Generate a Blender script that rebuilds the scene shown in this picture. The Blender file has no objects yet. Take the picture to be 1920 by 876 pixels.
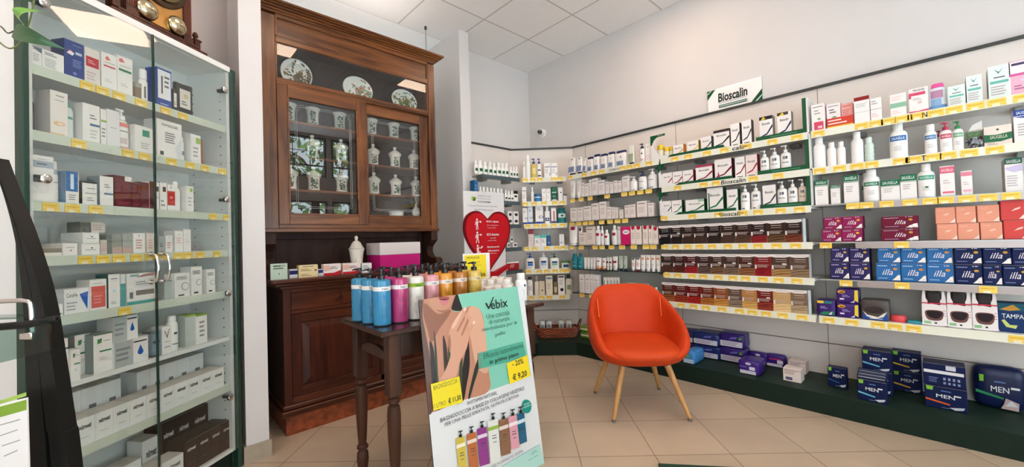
import bpy, math, random
from mathutils import Vector, Matrix
random.seed(7)
D = bpy.data
SC = bpy.context.scene
COL = SC.collection
PI = math.pi

# ------------------------------------------------------------------ camera, light, exposure
FPX, YAW, PITCH, ROLL, EYE = 736.41, 0.7462, 0.0175, -0.0311, 1.16
_cy, _sy, _cp, _sp = math.cos(YAW), math.sin(YAW), math.cos(PITCH), math.sin(PITCH)
FWD = Vector((_sy*_cp, _cy*_cp, _sp))
_r0 = Vector((_cy, -_sy, 0)); _u0 = _r0.cross(FWD)
RGT = _r0*math.cos(ROLL) + _u0*math.sin(ROLL)
UPV = -_r0*math.sin(ROLL) + _u0*math.cos(ROLL)
cam_data = D.cameras.new('camera'); cam_data.sensor_width = 36; cam_data.lens = FPX*36/1920
cam_data.clip_start = 0.02; cam_data.clip_end = 100
cam = D.objects.new('camera', cam_data); COL.objects.link(cam)
cam.matrix_world = Matrix(((RGT.x, UPV.x, -FWD.x, 0), (RGT.y, UPV.y, -FWD.y, 0), (RGT.z, UPV.z, -FWD.z, EYE), (0, 0, 0, 1)))
SC.camera = cam
SC.view_settings.view_transform = 'Standard'
SC.view_settings.look = 'None'
SC.view_settings.exposure = -0.14
SC.view_settings.gamma = 1.0
SC.view_settings.use_curve_mapping = False
try:
    SC.cycles.use_denoising = True
    SC.cycles.max_bounces = 10
    SC.cycles.diffuse_bounces = 5
    SC.cycles.transparent_max_bounces = 16
    SC.cycles.sample_clamp_indirect = 20
    SC.cycles.caustics_reflective = False
    SC.cycles.caustics_refractive = False
except Exception:
    pass
LAMP_STRENGTH = 14.0
SKY_STRENGTH = 6.0
SUN_STRENGTH = 70.0
world = D.worlds.new('sky'); SC.world = world; world.use_nodes = True
_bg = world.node_tree.nodes['Background']
_bg.inputs[0].default_value = (0.80, 0.90, 1.0, 1); _bg.inputs[1].default_value = SKY_STRENGTH
# the sun stands beside the shop and lights the pavement and trees outside; it does not shine in
_l = D.lights.new('sun', 'SUN'); _l.energy = SUN_STRENGTH; _l.angle = 0.01; _l.color = (1.0, 0.985, 0.96)
_o = D.objects.new('sun', _l); COL.objects.link(_o); _o.location = (8, 1, 8)
_o.rotation_euler = Vector((-math.cos(math.radians(12))*math.cos(math.radians(42)), -math.sin(math.radians(12))*math.cos(math.radians(42)), -math.sin(math.radians(42)))).to_track_quat('-Z', 'Y').to_euler()
# daylight that comes in through the four bays of the shop front, and through a side window
for _x, _w in ((-0.65, 1.1), (1.4, 2.3), (2.83, 0.38)):
    _l = D.lights.new('window_daylight', 'AREA'); _l.shape = 'RECTANGLE'; _l.size = _w; _l.size_y = 3.3
    _l.energy = 1.0; _l.cycles.is_portal = True          # guides the sky light in; emits nothing itself
    _o = D.objects.new('window_daylight', _l); COL.objects.link(_o)
    _o.location = (_x, -2.16, 1.69); _o.rotation_euler = (PI/2, 0, 0)

_l = D.lights.new('side_window_daylight', 'AREA'); _l.shape = 'RECTANGLE'; _l.size = 2.6; _l.size_y = 2.5
_l.energy = 1.0; _l.cycles.is_portal = True
_o = D.objects.new('side_window_daylight', _l); COL.objects.link(_o); _o.location = (-3.21, -0.55, 1.65); _o.rotation_euler = (PI/2, 0, -PI/2)

def at(px, py, axis, v):
    """the point where the line of sight through a pixel meets a plane (axis 0/1/2 = v, or a normal vector)"""
    d = FWD + RGT*((px-960)/FPX) - UPV*((py-438)/FPX)
    o = Vector((0, 0, EYE))
    if isinstance(axis, int):
        t = (v-o[axis])/d[axis]
    else:
        n = Vector(axis); t = (v-o.dot(n))/d.dot(n)
    return o + d*t
def pix(p):
    q = Vector(p)-Vector((0, 0, EYE)); z = q.dot(FWD)
    return 960+FPX*q.dot(RGT)/z, 438-FPX*q.dot(UPV)/z

# ------------------------------------------------------------------ materials
def lin(h):
    h = h.lstrip('#'); c = [int(h[i:i+2], 16)/255 for i in (0, 2, 4)]
    return tuple(x/12.92 if x <= 0.04045 else ((x+0.055)/1.055)**2.4 for x in c)+(1,)
_M = {}
def mat(h, rough=0.45, metal=0.0, spec=0.5, coat=0.0, emit=0.0, noise=0.0, scale=30, bump=0.0):
    """a material with a faint procedural variation of its colour"""
    key = (h, rough, metal, spec, coat, emit, noise, bump, scale)
    if key in _M: return _M[key]
    m = D.materials.new('paint_'+h.strip('#')); m.use_nodes = True
    nt = m.node_tree; b = nt.nodes['Principled BSDF']
    b.inputs['Roughness'].default_value = rough; b.inputs['Metallic'].default_value = metal
    b.inputs['Specular IOR Level'].default_value = spec
    if coat: b.inputs['Coat Weight'].default_value = coat; b.inputs['Coat Roughness'].default_value = 0.08
    c = lin(h)
    if noise or bump:
        tc = nt.nodes.new('ShaderNodeTexCoord'); n = nt.nodes.new('ShaderNodeTexNoise')
        n.inputs['Scale'].default_value = scale; n.inputs['Detail'].default_value = 4
        nt.links.new(tc.outputs['Object'], n.inputs['Vector'])
        if noise:
            r = nt.nodes.new('ShaderNodeValToRGB')
            r.color_ramp.elements[0].position = 0.3; r.color_ramp.elements[1].position = 0.7
            r.color_ramp.elements[0].color = tuple(x*(1-noise) for x in c[:3])+(1,)
            r.color_ramp.elements[1].color = tuple(min(1, x*(1+noise)) for x in c[:3])+(1,)
            nt.links.new(n.outputs['Fac'], r.inputs['Fac']); nt.links.new(r.outputs['Color'], b.inputs['Base Color'])
        else: b.inputs['Base Color'].default_value = c
        if bump:
            bp = nt.nodes.new('ShaderNodeBump'); bp.inputs['Strength'].default_value = bump; bp.inputs['Distance'].default_value = 0.004
            nt.links.new(n.outputs['Fac'], bp.inputs['Height']); nt.links.new(bp.outputs['Normal'], b.inputs['Normal'])
    else: b.inputs['Base Color'].default_value = c
    if emit:
        b.inputs['Emission Color'].default_value = c; b.inputs['Emission Strength'].default_value = emit
    _M[key] = m
    return m
def P(h): return mat(h, 0.45, spec=0.15)        # printed card
def PL(h): return mat(h, 0.32, spec=0.3)        # smooth plastic
def wood(name, dark, light, scale=3.0, rough=0.35, axis='Z', coat=0.25):
    m = D.materials.new(name); m.use_nodes = True; nt = m.node_tree; b = nt.nodes['Principled BSDF']
    tc = nt.nodes.new('ShaderNodeTexCoord'); mp = nt.nodes.new('ShaderNodeMapping')
    s = [scale*7, scale*7, scale*7]; s['XYZ'.index(axis)] = scale*0.55
    mp.inputs['Scale'].default_value = s
    n = nt.nodes.new('ShaderNodeTexNoise'); n.inputs['Scale'].default_value = 1.0; n.inputs['Detail'].default_value = 8
    n.inputs['Distortion'].default_value = 1.1
    n2 = nt.nodes.new('ShaderNodeTexNoise'); n2.inputs['Scale'].default_value = 1.6; n2.inputs['Detail'].default_value = 3
    nt.links.new(tc.outputs['Object'], n2.inputs['Vector'])
    nt.links.new(tc.outputs['Object'], mp.inputs['Vector']); nt.links.new(mp.outputs['Vector'], n.inputs['Vector'])
    ad = nt.nodes.new('ShaderNodeMath'); ad.operation = 'MULTIPLY_ADD'
    nt.links.new(n.outputs['Fac'], ad.inputs[0]); ad.inputs[1].default_value = 0.75
    m2 = nt.nodes.new('ShaderNodeMath'); m2.operation = 'MULTIPLY'; m2.inputs[1].default_value = 0.35
    nt.links.new(n2.outputs['Fac'], m2.inputs[0]); nt.links.new(m2.outputs[0], ad.inputs[2])
    r = nt.nodes.new('ShaderNodeValToRGB')
    r.color_ramp.elements[0].position = 0.38; r.color_ramp.elements[1].position = 0.72
    r.color_ramp.elements[0].color = lin(dark); r.color_ramp.elements[1].color = lin(light)
    nt.links.new(ad.outputs[0], r.inputs['Fac']); nt.links.new(r.outputs['Color'], b.inputs['Base Color'])
    b.inputs['Roughness'].default_value = rough; b.inputs['Specular IOR Level'].default_value = 0.3; b.inputs['Coat Weight'].default_value = coat; b.inputs['Coat Roughness'].default_value = 0.2
    bp = nt.nodes.new('ShaderNodeBump'); bp.inputs['Strength'].default_value = 0.12; bp.inputs['Distance'].default_value = 0.002
    nt.links.new(n.outputs['Fac'], bp.inputs['Height']); nt.links.new(bp.outputs['Normal'], b.inputs['Normal'])
    return m
def glass(name, tint='#FFFFFF', refl=1.0, rough=0.0):
    """clear pane: passes light straight through and mirrors by the angle it is met at"""
    m = D.materials.new(name); m.use_nodes = True; nt = m.node_tree; nt.nodes.clear()
    out = nt.nodes.new('ShaderNodeOutputMaterial'); mix = nt.nodes.new('ShaderNodeMixShader')
    tr = nt.nodes.new('ShaderNodeBsdfTransparent'); tr.inputs[0].default_value = lin(tint)
    gl = nt.nodes.new('ShaderNodeBsdfGlossy'); gl.inputs['Roughness'].default_value = rough
    g = nt.nodes.new('ShaderNodeNewGeometry'); dt = nt.nodes.new('ShaderNodeVectorMath'); dt.operation = 'DOT_PRODUCT'
    nt.links.new(g.outputs['Incoming'], dt.inputs[0]); nt.links.new(g.outputs['Normal'], dt.inputs[1])
    def mth(op, a, b=None):
        n = nt.nodes.new('ShaderNodeMath'); n.operation = op
        for i, v in enumerate((a, b)):
            if v is None: continue
            if isinstance(v, (int, float)): n.inputs[i].default_value = v
            else: nt.links.new(v, n.inputs[i])
        return n.outputs[0]
    c = mth('ABSOLUTE', dt.outputs['Value']); c = mth('SUBTRACT', 1.0, c); c = mth('POWER', c, 5.0)
    c = mth('MULTIPLY', c, 0.96); c = mth('ADD', c, 0.045); c = mth('MULTIPLY', c, refl)
    nt.links.new(c, mix.inputs[0]); nt.links.new(tr.outputs[0], mix.inputs[1]); nt.links.new(gl.outputs[0], mix.inputs[2])
    nt.links.new(mix.outputs[0], out.inputs[0])
    return m
def grid_mat(name, base, line, size, lw, ang, ox, oy, rough, bump=0.4, var=0.05, spec=0.5, nscale=4, marble=0.0):
    """square tiles with joints, laid at an angle, from world coordinates"""
    m = D.materials.new(name); m.use_nodes = True; nt = m.node_tree; b = nt.nodes['Principled BSDF']
    N = nt.nodes.new; L = nt.links.new
    tc = N('ShaderNodeTexCoord'); mp = N('ShaderNodeMapping'); mp.vector_type = 'TEXTURE'
    mp.inputs['Location'].default_value = (ox, oy, 0); mp.inputs['Rotation'].default_value = (0, 0, ang)
    mp.inputs['Scale'].default_value = (size, size, 1)
    L(tc.outputs['Object'], mp.inputs['Vector'])
    sx = N('ShaderNodeSeparateXYZ'); L(mp.outputs['Vector'], sx.inputs[0])
    def mth(op, a, b=None):
        n = N('ShaderNodeMath'); n.operation = op
        for i, v in enumerate((a, b)):
            if v is None: continue
            if isinstance(v, (int, float)): n.inputs[i].default_value = v
            else: L(v, n.inputs[i])
        return n.outputs[0]
    ds = []
    for k in (0, 1):
        f = mth('FRACT', sx.outputs[k]); f = mth('SUBTRACT', f, 0.5); f = mth('ABSOLUTE', f); ds.append(mth('SUBTRACT', 0.5, f))
    dmin = mth('MINIMUM', ds[0], ds[1])
    fac = mth('LESS_THAN', dmin, lw/size/2)
    cellx = mth('FLOOR', sx.outputs[0]); celly = mth('FLOOR', sx.outputs[1])
    cb = N('ShaderNodeCombineXYZ'); L(cellx, cb.inputs[0]); L(celly, cb.inputs[1])
    wn = N('ShaderNodeTexWhiteNoise'); L(cb.outputs[0], wn.inputs[0])
    no = N('ShaderNodeTexNoise'); no.inputs['Scale'].default_value = nscale; no.inputs['Detail'].default_value = 6
    L(tc.outputs['Object'], no.inputs['Vector'])
    s = mth('ADD', mth('MULTIPLY', wn.outputs[0], 0.5), mth('MULTIPLY', no.outputs['Fac'], 1.0))
    rp = N('ShaderNodeValToRGB'); c = lin(base)
    rp.color_ramp.elements[0].position = 0.35; rp.color_ramp.elements[1].position = 1.1 if False else 1.0
    rp.color_ramp.elements[0].color = tuple(x*(1-var) for x in c[:3])+(1,)
    rp.color_ramp.elements[1].color = tuple(min(1, x*(1+var)) for x in c[:3])+(1,)
    L(s, rp.inputs['Fac'])
    mx = N('ShaderNodeMixRGB'); L(fac, mx.inputs[0]); L(rp.outputs['Color'], mx.inputs[1]); mx.inputs[2].default_value = lin(line)
    L(mx.outputs[0], b.inputs['Base Color'])
    b.inputs['Roughness'].default_value = rough; b.inputs['Specular IOR Level'].default_value = spec
    bp = N('ShaderNodeBump'); bp.inputs['Strength'].default_value = bump; bp.inputs['Distance'].default_value = 0.002
    L(mth('SUBTRACT', 1.0, fac), bp.inputs['Height']); L(bp.outputs['Normal'], b.inputs['Normal'])
    return m

WALL = mat('#D6D2D0', 0.85, spec=0.2, noise=0.02, scale=2.0, bump=0.05)
WALLP = mat('#CFC0B9', 0.85, spec=0.2, noise=0.02, scale=2.0, bump=0.05)
PLASTER = mat('#FAFAF9', 0.9, spec=0.2, noise=0.015, scale=2.0)
PANEL = mat('#DBD3CC', 0.5, spec=0.25, noise=0.015, scale=3.0)
GREEN = mat('#14261E', 0.5, spec=0.2, noise=0.08, scale=12)
GREENT = mat('#10301F', 0.25, spec=0.5)
RAILD = mat('#2B2F2E', 0.4)
GLASS = glass('clear_glass', '#FBFDFC')
GLASSW = glass('old_window_glass', '#FAFBFA', 1.6)
GLASSD = glass('door_glass', '#FAFCFB', 1.1)
GLASSG = glass('shelf_glass', '#C9DAD5', 1.0)
GLASSE = mat('#24302D', 0.12, spec=0.6)
ALU = mat('#A9A9A6', 0.35, metal=0.8)
CHROME = mat('#D8D8D6', 0.12, metal=1.0)
BRASS = mat('#B98F55', 0.32, metal=0.9, noise=0.12, scale=14)
WOODZ = wood('chestnut_upright', '#3A1D10', '#84502A', axis='Z')
WOODX = wood('chestnut_rail', '#452410', '#8C552C', axis='X')
WOODD = wood('chestnut_dark', '#2A1710', '#452A1E', axis='Z', rough=0.6, coat=0.0)
WOODR = wood('chestnut_red', '#2A0F08', '#532413', axis='Z', coat=0.12)
WOODRX = wood('chestnut_red_rail', '#2E130A', '#5E2E19', axis='X', coat=0.12)
TABLEW = wood('table_walnut', '#26150D', '#4E2D1D', axis='Z', rough=0.5, coat=0.05)
TABLET = wood('table_top_walnut', '#241713', '#3E2A22', axis='X', rough=0.22)
BEECH = wood('beech', '#A8753F', '#CF9F66', axis='Z', rough=0.45, coat=0.1)
WHITE = P('#EDEBE8')
TAG = P('#EFCD60')

# ------------------------------------------------------------------ mesh building
_GL = {}
def glyphs(s, bold=0.0, shear=0.0):
    key = (s, bold, shear)
    if key in _GL: return _GL[key]
    c = D.curves.new('t', 'FONT'); c.body = s; c.size = 1.0; c.offset = bold; c.shear = shear
    c.resolution_u = 2; c.align_x = 'CENTER'
    o = D.objects.new('t', c); me = D.meshes.new_from_object(o)
    vs = [v.co.to_2d() for v in me.vertices]; fs = [tuple(p.vertices) for p in me.polygons]
    D.objects.remove(o); D.curves.remove(c); D.meshes.remove(me)
    xs = [v.x for v in vs] or [0]; ys = [v.y for v in vs] or [0]
    cx, cy = (min(xs)+max(xs))/2, (min(ys)+max(ys))/2
    r = ([(v.x-cx, v.y-cy) for v in vs], fs, max(xs)-min(xs), max(ys)-min(ys))
    _GL[key] = r
    return r

class MB:
    def __init__(s): s.v = []; s.f = []; s.m = []; s.mats = []; s.sm = []; s.T = None
    def mi(s, m):
        if m not in s.mats: s.mats.append(m)
        return s.mats.index(m)
    def av(s, p):
        p = Vector(p)
        if s.T is not None: p = s.T @ p
        s.v.append(p); return len(s.v)-1
    def face(s, idx, m, smooth=False): s.f.append(tuple(idx)); s.m.append(s.mi(m)); s.sm.append(smooth)
    def poly(s, pts, m): s.face([s.av(p) for p in pts], m)
    def box(s, x0, x1, y0, y1, z0, z1, m, side=None, top=None, back=None):
        i = [s.av(p) for p in ((x0,y0,z0),(x1,y0,z0),(x1,y1,z0),(x0,y1,z0),(x0,y0,z1),(x1,y0,z1),(x1,y1,z1),(x0,y1,z1))]
        side = side or m; top = top or m
        s.face((i[0],i[1],i[5],i[4]), m); s.face((i[1],i[2],i[6],i[5]), side); s.face((i[2],i[3],i[7],i[6]), back or m)
        s.face((i[3],i[0],i[4],i[7]), side); s.face((i[4],i[5],i[6],i[7]), top); s.face((i[3],i[2],i[1],i[0]), top)
        return s
    def bbox(s, x0, x1, y0, y1, z0, z1, b, m):
        """box with chamfered edges"""
        P_ = []
        for sx in (0, 1):
            for sy in (0, 1):
                for sz in (0, 1):
                    X = (x0, x1)[sx]; Y = (y0, y1)[sy]; Z = (z0, z1)[sz]
                    dx = b if sx == 0 else -b; dy = b if sy == 0 else -b; dz = b if sz == 0 else -b
                    P_.append((s.av((X, Y+dy, Z+dz)), s.av((X+dx, Y, Z+dz)), s.av((X+dx, Y+dy, Z))))
        def V(a, c, e, k): return P_[a*4+c*2+e][k]
        for a in (0, 1):
            q = [V(a,0,0,0), V(a,1,0,0), V(a,1,1,0), V(a,0,1,0)]; s.face(q if a else q[::-1], m)
            q = [V(0,a,0,1), V(1,a,0,1), V(1,a,1,1), V(0,a,1,1)]; s.face(q[::-1] if a else q, m)
            q = [V(0,0,a,2), V(1,0,a,2), V(1,1,a,2), V(0,1,a,2)]; s.face(q if a else q[::-1], m)
            for c in (0, 1):
                q = [V(a,c,0,0), V(a,c,1,0), V(a,c,1,1), V(a,c,0,1)]; s.face(q if (a+c) % 2 else q[::-1], m)
                q = [V(a,0,c,0), V(a,1,c,0), V(a,1,c,2), V(a,0,c,2)]; s.face(q[::-1] if (a+c) % 2 else q, m)
                q = [V(0,a,c,1), V(1,a,c,1), V(1,a,c,2), V(0,a,c,2)]; s.face(q if (a+c) % 2 else q[::-1], m)
                for e in (0, 1):
                    q = [V(a,c,e,0), V(a,c,e,1), V(a,c,e,2)]; s.face(q if (a+c+e) % 2 else q[::-1], m)
        return s
    def rbox(s, x0, x1, y0, y1, z0, z1, r, m, n=5, lump=0.0, seed=0):
        """soft box: a gridded cube whose edges are rounded by r"""
        rnd = random.Random(seed)
        hx, hy, hz = (x1-x0)/2, (y1-y0)/2, (z1-z0)/2; c = Vector(((x0+x1)/2, (y0+y1)/2, (z0+z1)/2)); r = min(r, hx, hy, hz)
        ph = [rnd.uniform(0, 6.28) for _ in range(6)]
        cache = {}
        def pt(i, j, k):
            key = (i, j, k)
            if key in cache: return cache[key]
            def co(t, h):
                if t == 0: return -h
                if t == n: return h
                return -h + r*0.5 + (2*h-r)*((t-1)/(n-2)) if n > 2 else 0
            p = Vector((co(i, hx), co(j, hy), co(k, hz)))
            q = Vector((max(-hx+r, min(hx-r, p.x)), max(-hy+r, min(hy-r, p.y)), max(-hz+r, min(hz-r, p.z))))
            d = p-q
            if d.length > 1e-9: p = q + d.normalized()*r
            if lump: p = p*(1+lump*(math.sin(p.x/hx*3+ph[0])*math.sin(p.z/hz*3.3+ph[1])+0.6*math.sin(p.y/hy*4+ph[2]+p.x/hx*2)))
            cache[key] = s.av(c+p); return cache[key]
        for i in range(n):
            for j in range(n):
                s.face((pt(i,j,0), pt(i,j+1,0), pt(i+1,j+1,0), pt(i+1,j,0)), m, True)
                s.face((pt(i,j,n), pt(i+1,j,n), pt(i+1,j+1,n), pt(i,j+1,n)), m, True)
                s.face((pt(i,0,j), pt(i+1,0,j), pt(i+1,0,j+1), pt(i,0,j+1)), m, True)
                s.face((pt(i,n,j), pt(i,n,j+1), pt(i+1,n,j+1), pt(i+1,n,j)), m, True)
                s.face((pt(0,i,j), pt(0,i,j+1), pt(0,i+1,j+1), pt(0,i+1,j)), m, True)
                s.face((pt(n,i,j), pt(n,i+1,j), pt(n,i+1,j+1), pt(n,i,j+1)), m, True)
        return s
    def lathe(s, prof, m, seg=16, cx=0, cy=0, sy=1.0, cap=True):
        """prof: [(r, z) or (r, z, material of the band that starts here)]"""
        rings = []; cur = m; cm = []
        for p in prof:
            if len(p) > 2: cur = p[2] or m
            cm.append(cur)
            rings.append([s.av((cx+p[0]*math.cos(2*PI*k/seg), cy+p[0]*sy*math.sin(2*PI*k/seg), p[1])) for k in range(seg)])
        for i in range(len(rings)-1):
            for k in range(seg):
                k2 = (k+1) % seg
                s.face((rings[i][k], rings[i][k2], rings[i+1][k2], rings[i+1][k]), cm[i], True)
        if cap:
            s.face(rings[0][::-1], cm[0]); s.face(rings[-1], cm[-1])
        return s
    def tube(s, pts, r, m, seg=8, closed=False):
        pts = [Vector(p) for p in pts]; n = len(pts)
        rr = r if isinstance(r, (list, tuple)) else [r]*n
        rings = []; up = None
        for i, p in enumerate(pts):
            a = pts[(i-1) % n] if (i > 0 or closed) else pts[i]; b = pts[(i+1) % n] if (i < n-1 or closed) else pts[i]
            t = (b-a).normalized()
            if up is None: up = t.cross(Vector((0.31, 0.12, 0.94)));  up = up if up.length > 1e-3 else t.cross(Vector((1, 0, 0)))
            up = (up - t*up.dot(t)).normalized(); w = t.cross(up)
            rings.append([s.av(p+(up*math.cos(2*PI*k/seg)+w*math.sin(2*PI*k/seg))*rr[i]) for k in range(seg)])
        for i in range(n if closed else n-1):
            A, B = rings[i], rings[(i+1) % n]
            for k in range(seg):
                k2 = (k+1) % seg; s.face((A[k], A[k2], B[k2], B[k]), m, True)
        if not closed: s.face(rings[0][::-1], m); s.face(rings[-1], m)
        return s
    def prism(s, pts, y0, y1, m, side=None):
        """outline in x, z pushed from y0 (front) to y1"""
        a = [s.av((x, y0, z)) for x, z in pts]; b = [s.av((x, y1, z)) for x, z in pts]; n = len(pts)
        s.face(a, m); s.face(b[::-1], side or m)
        for i in range(n): s.face((a[(i+1) % n], a[i], b[i], b[(i+1) % n]), side or m)
        return s
    def flat(s, pts, y, m): s.face([s.av((x, y, z)) for x, z in pts], m); return s
    def text(s, t, x, z, w, h, m, y=0, wrap=None, shear=0.0, bold=0.0, rot=0.0):
        """lettering fitted into a w x h box centred at x, z on the front plane y (or round an ellipse)"""
        vs, fs, W, H = glyphs(t, bold, shear)
        if not fs: return s
        kx, kz = (w/W, h/H) if w and h else ((w/W,)*2 if w else (h/H,)*2)
        ca, sa = math.cos(rot), math.sin(rot); ids = []
        for a, b in vs:
            a, b = a*kx, b*kz; a, b = a*ca-b*sa, a*sa+b*ca
            X = x+a; Y = y
            if wrap:
                rx, ry = wrap; q = max(-0.98, min(0.98, X/rx)); Y = -ry*math.sqrt(1-q*q)+y
            ids.append(s.av((X, Y, z+b)))
        for f in fs: s.face([ids[k] for k in f], m)
        return s
    def build(s, name, parent=None, loc=None, rotz=None):
        me = D.meshes.new(name); me.from_pydata([tuple(v) for v in s.v], [], s.f)
        for m in s.mats: me.materials.append(m)
        me.polygons.foreach_set('material_index', s.m); me.polygons.foreach_set('use_smooth', s.sm)
        me.update()
        if any(s.sm):
            try: me.set_sharp_from_angle(angle=math.radians(38))
            except Exception: pass
        o = D.objects.new(name, me); COL.objects.link(o)
        if parent is not None: o.parent = parent
        if loc is not None: o.location = loc
        if rotz is not None: o.rotation_euler = (0, 0, rotz)
        return o
def curve_pts(pts, n=5, closed=True):
    """smooth outline through the points"""
    out = []; N = len(pts)
    for i in range(N if closed else N-1):
        p = [pts[(i+k) % N] if closed else pts[max(0, min(N-1, i+k))] for k in (-1, 0, 1, 2)]
        for j in range(n):
            t = j/n
            out.append(tuple(0.5*((2*p[1][q])+(-p[0][q]+p[2][q])*t+(2*p[0][q]-5*p[1][q]+4*p[2][q]-p[3][q])*t*t+(-p[0][q]+3*p[1][q]-3*p[2][q]+p[3][q])*t**3) for q in range(len(pts[0]))))
    if not closed: out.append(tuple(pts[-1]))
    return out
def tag(o, label, cat, group=None):
    o['label'] = label; o['category'] = cat
    if group: o['group'] = group
    return o
def empty(name, loc, rotz=0.0):
    o = D.objects.new(name, None); COL.objects.link(o); o.location = loc; o.rotation_euler = (0, 0, rotz); o.empty_display_size = 0.05
    return o
def struct(o): o['kind'] = 'structure'; return o
def place_all(o, loc, rotz): o.location = loc; o.rotation_euler = (0, 0, rotz)

# ------------------------------------------------------------------ the room
CEIL = 3.305
FLOORM = grid_mat('floor_tiles', '#C2AE97', '#735D4B', 0.3975, 0.0042, -0.7683, 1.6642, 1.3274, 0.3, bump=0.25, var=0.09, nscale=5)
CEILM = grid_mat('ceiling_tiles', '#F0EEEC', '#C9C5C1', 0.60, 0.016, 0.0, 3.6046, 3.5022, 0.9, bump=0.0, var=0.03, spec=0.2, nscale=60)
b = MB(); b.box(-3.2, 3.8, -2.2, 3.9, -0.1, 0, FLOORM); struct(b.build('floor'))
b = MB(); b.box(-3.2, 3.8, -2.2, 3.50, CEIL, CEIL+0.1, CEILM); struct(b.build('ceiling'))
b = MB(); b.box(0.2, 2.45, 3.50, 4.0, CEIL+0.002, CEIL+0.1, PLASTER); struct(b.build('ceiling'))
b = MB(); b.box(3.60, 3.80, -2.2, 3.7, 0, CEIL, WALL); struct(b.build('wall_right'))
b = MB(); b.box(2.43, 3.62, 3.50, 3.7, 0, CEIL, WALL); struct(b.build('wall_back'))
b = MB(); b.box(2.31, 2.43, 3.20, 3.8, 0, CEIL, WALL); struct(b.build('wall_partition'))
b = MB(); b.box(0.36, 2.45, 3.80, 3.9, 0, CEIL+0.02, PLASTER); struct(b.build('wall_niche'))
b = MB(); b.box(0.374, 0.482, 2.575, 3.80, 0, CEIL, WALL); struct(b.build('wall_pillar'))
# slanting wall behind the glass cabinet
CA = math.radians(39); CD = Vector((math.cos(CA), math.sin(CA), 0)); CN = Vector((-math.sin(CA), math.cos(CA), 0)); CO = Vector((0.34, 2.55, 0))
b = MB(); b.T = Matrix.Translation(CO) @ Matrix.Rotation(CA, 4, 'Z')
b.box(-4.2, 0.325, 0.31, 0.42, 0, CEIL, WALLP); struct(b.build('wall_left'))
b = MB(); b.box(-3.2, -3.05, -2.2, -1.85, 0, CEIL, WALLP); b.box(-3.2, -3.05, 0.75, 1.3, 0, CEIL, WALLP); b.box(-3.2, -3.05, -1.85, 0.75, 0, 0.4, WALLP); b.box(-3.2, -3.05, -1.85, 0.75, 2.9, CEIL, WALLP); struct(b.build('wall_side'))
b = MB()
for y in (-1.85, -1.0, -0.13, 0.71): b.box(-3.16, -3.09, y, y+0.04, 0.4, 2.9, mat('#5E6466', 0.35, metal=0.4))
for z in (0.4, 2.86): b.box(-3.16, -3.09, -1.81, 0.71, z, z+0.04, mat('#5E6466', 0.35, metal=0.4))
w = struct(b.build('window_4')); g = MB(); g.box(-3.13, -3.126, -1.82, 0.72, 0.43, 2.87, GLASS); g.build('window_pane', w)
STONE = mat('#A59887', 0.4, noise=0.1, scale=18)
b = MB(); b.box(0.362, 0.492, 2.562, 2.90, 0, 0.09, STONE); struct(b.build('baseboard_pillar'))
# shop front behind the camera: its daylight and its trees show in the cabinet panes
FRAME = mat('#5E6466', 0.35, metal=0.4)
b = MB()
bays = [(-1.2, -0.1), (0.25, 2.56), (2.64, 3.02)]
xs = [-3.2]+[v for p in bays for v in p]+[3.8]
for i in range(0, len(xs), 2): b.box(xs[i], xs[i+1], -2.15, -2.0, 0, CEIL, WALL)
for x0, x1 in bays:
    b.box(x0, x1, -2.15, -2.0, 2.03, 2.49, WALL); b.box(x0, x1, -2.15, -2.0, 3.26, CEIL, WALL); b.box(x0, x1, -2.15, -2.0, 0, 0.12, WALL)
struct(b.build('wall_front'))
for n, (x0, x1) in enumerate(bays):
    b = MB()
    for z0, z1 in ((0.12, 2.03), (2.49, 3.26)):
        for a, c in ((x0, x0+0.035), (x1-0.035, x1)): b.box(a, c, -2.1, -2.04, z0, z1, FRAME)
        b.box(x0, x1, -2.1, -2.04, z0, z0+0.035, FRAME); b.box(x0, x1, -2.1, -2.04, z1-0.035, z1, FRAME)
    b.box(x0, x1, -2.085, -2.06, 2.70, 2.725, FRAME); b.box(x0, x1, -2.085, -2.06, 2.98, 2.992, FRAME)
    k = x0+0.22
    while k < x1-0.1:
        b.box(k, k+0.012, -2.085, -2.06, 2.49, 3.26, FRAME); k += 0.30
    if x1-x0 > 1.8: b.box(2.28, 2.42, -2.1, -2.04, 0.12, 2.03, FRAME)
    w = struct(b.build('window_%d' % (n+1)))
    g = MB(); g.box(x0+0.03, x1-0.03, -2.075, -2.071, 0.15, 2.0, GLASS); g.box(x0+0.03, x1-0.03, -2.075, -2.071, 2.52, 3.23, GLASS)
    g.build('window_pane', w)
b = MB(); b.box(-14, -3.2, -2.2, 8, -0.12, -0.05, mat('#B6BEC6', 0.9, noise=0.1, scale=3)); b.box(-14, 16, -16, -2.2, -0.12, -0.05, mat('#B6BEC6', 0.9, noise=0.1, scale=3)); o = b.build('ground'); o['kind'] = 'structure'
LEAF = [mat(c, 0.5) for c in ('#4A6A34', '#6E9050', '#9AB57A', '#33502A')]
BARK = mat('#4A3B2E', 0.9, noise=0.2, scale=20)
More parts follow.
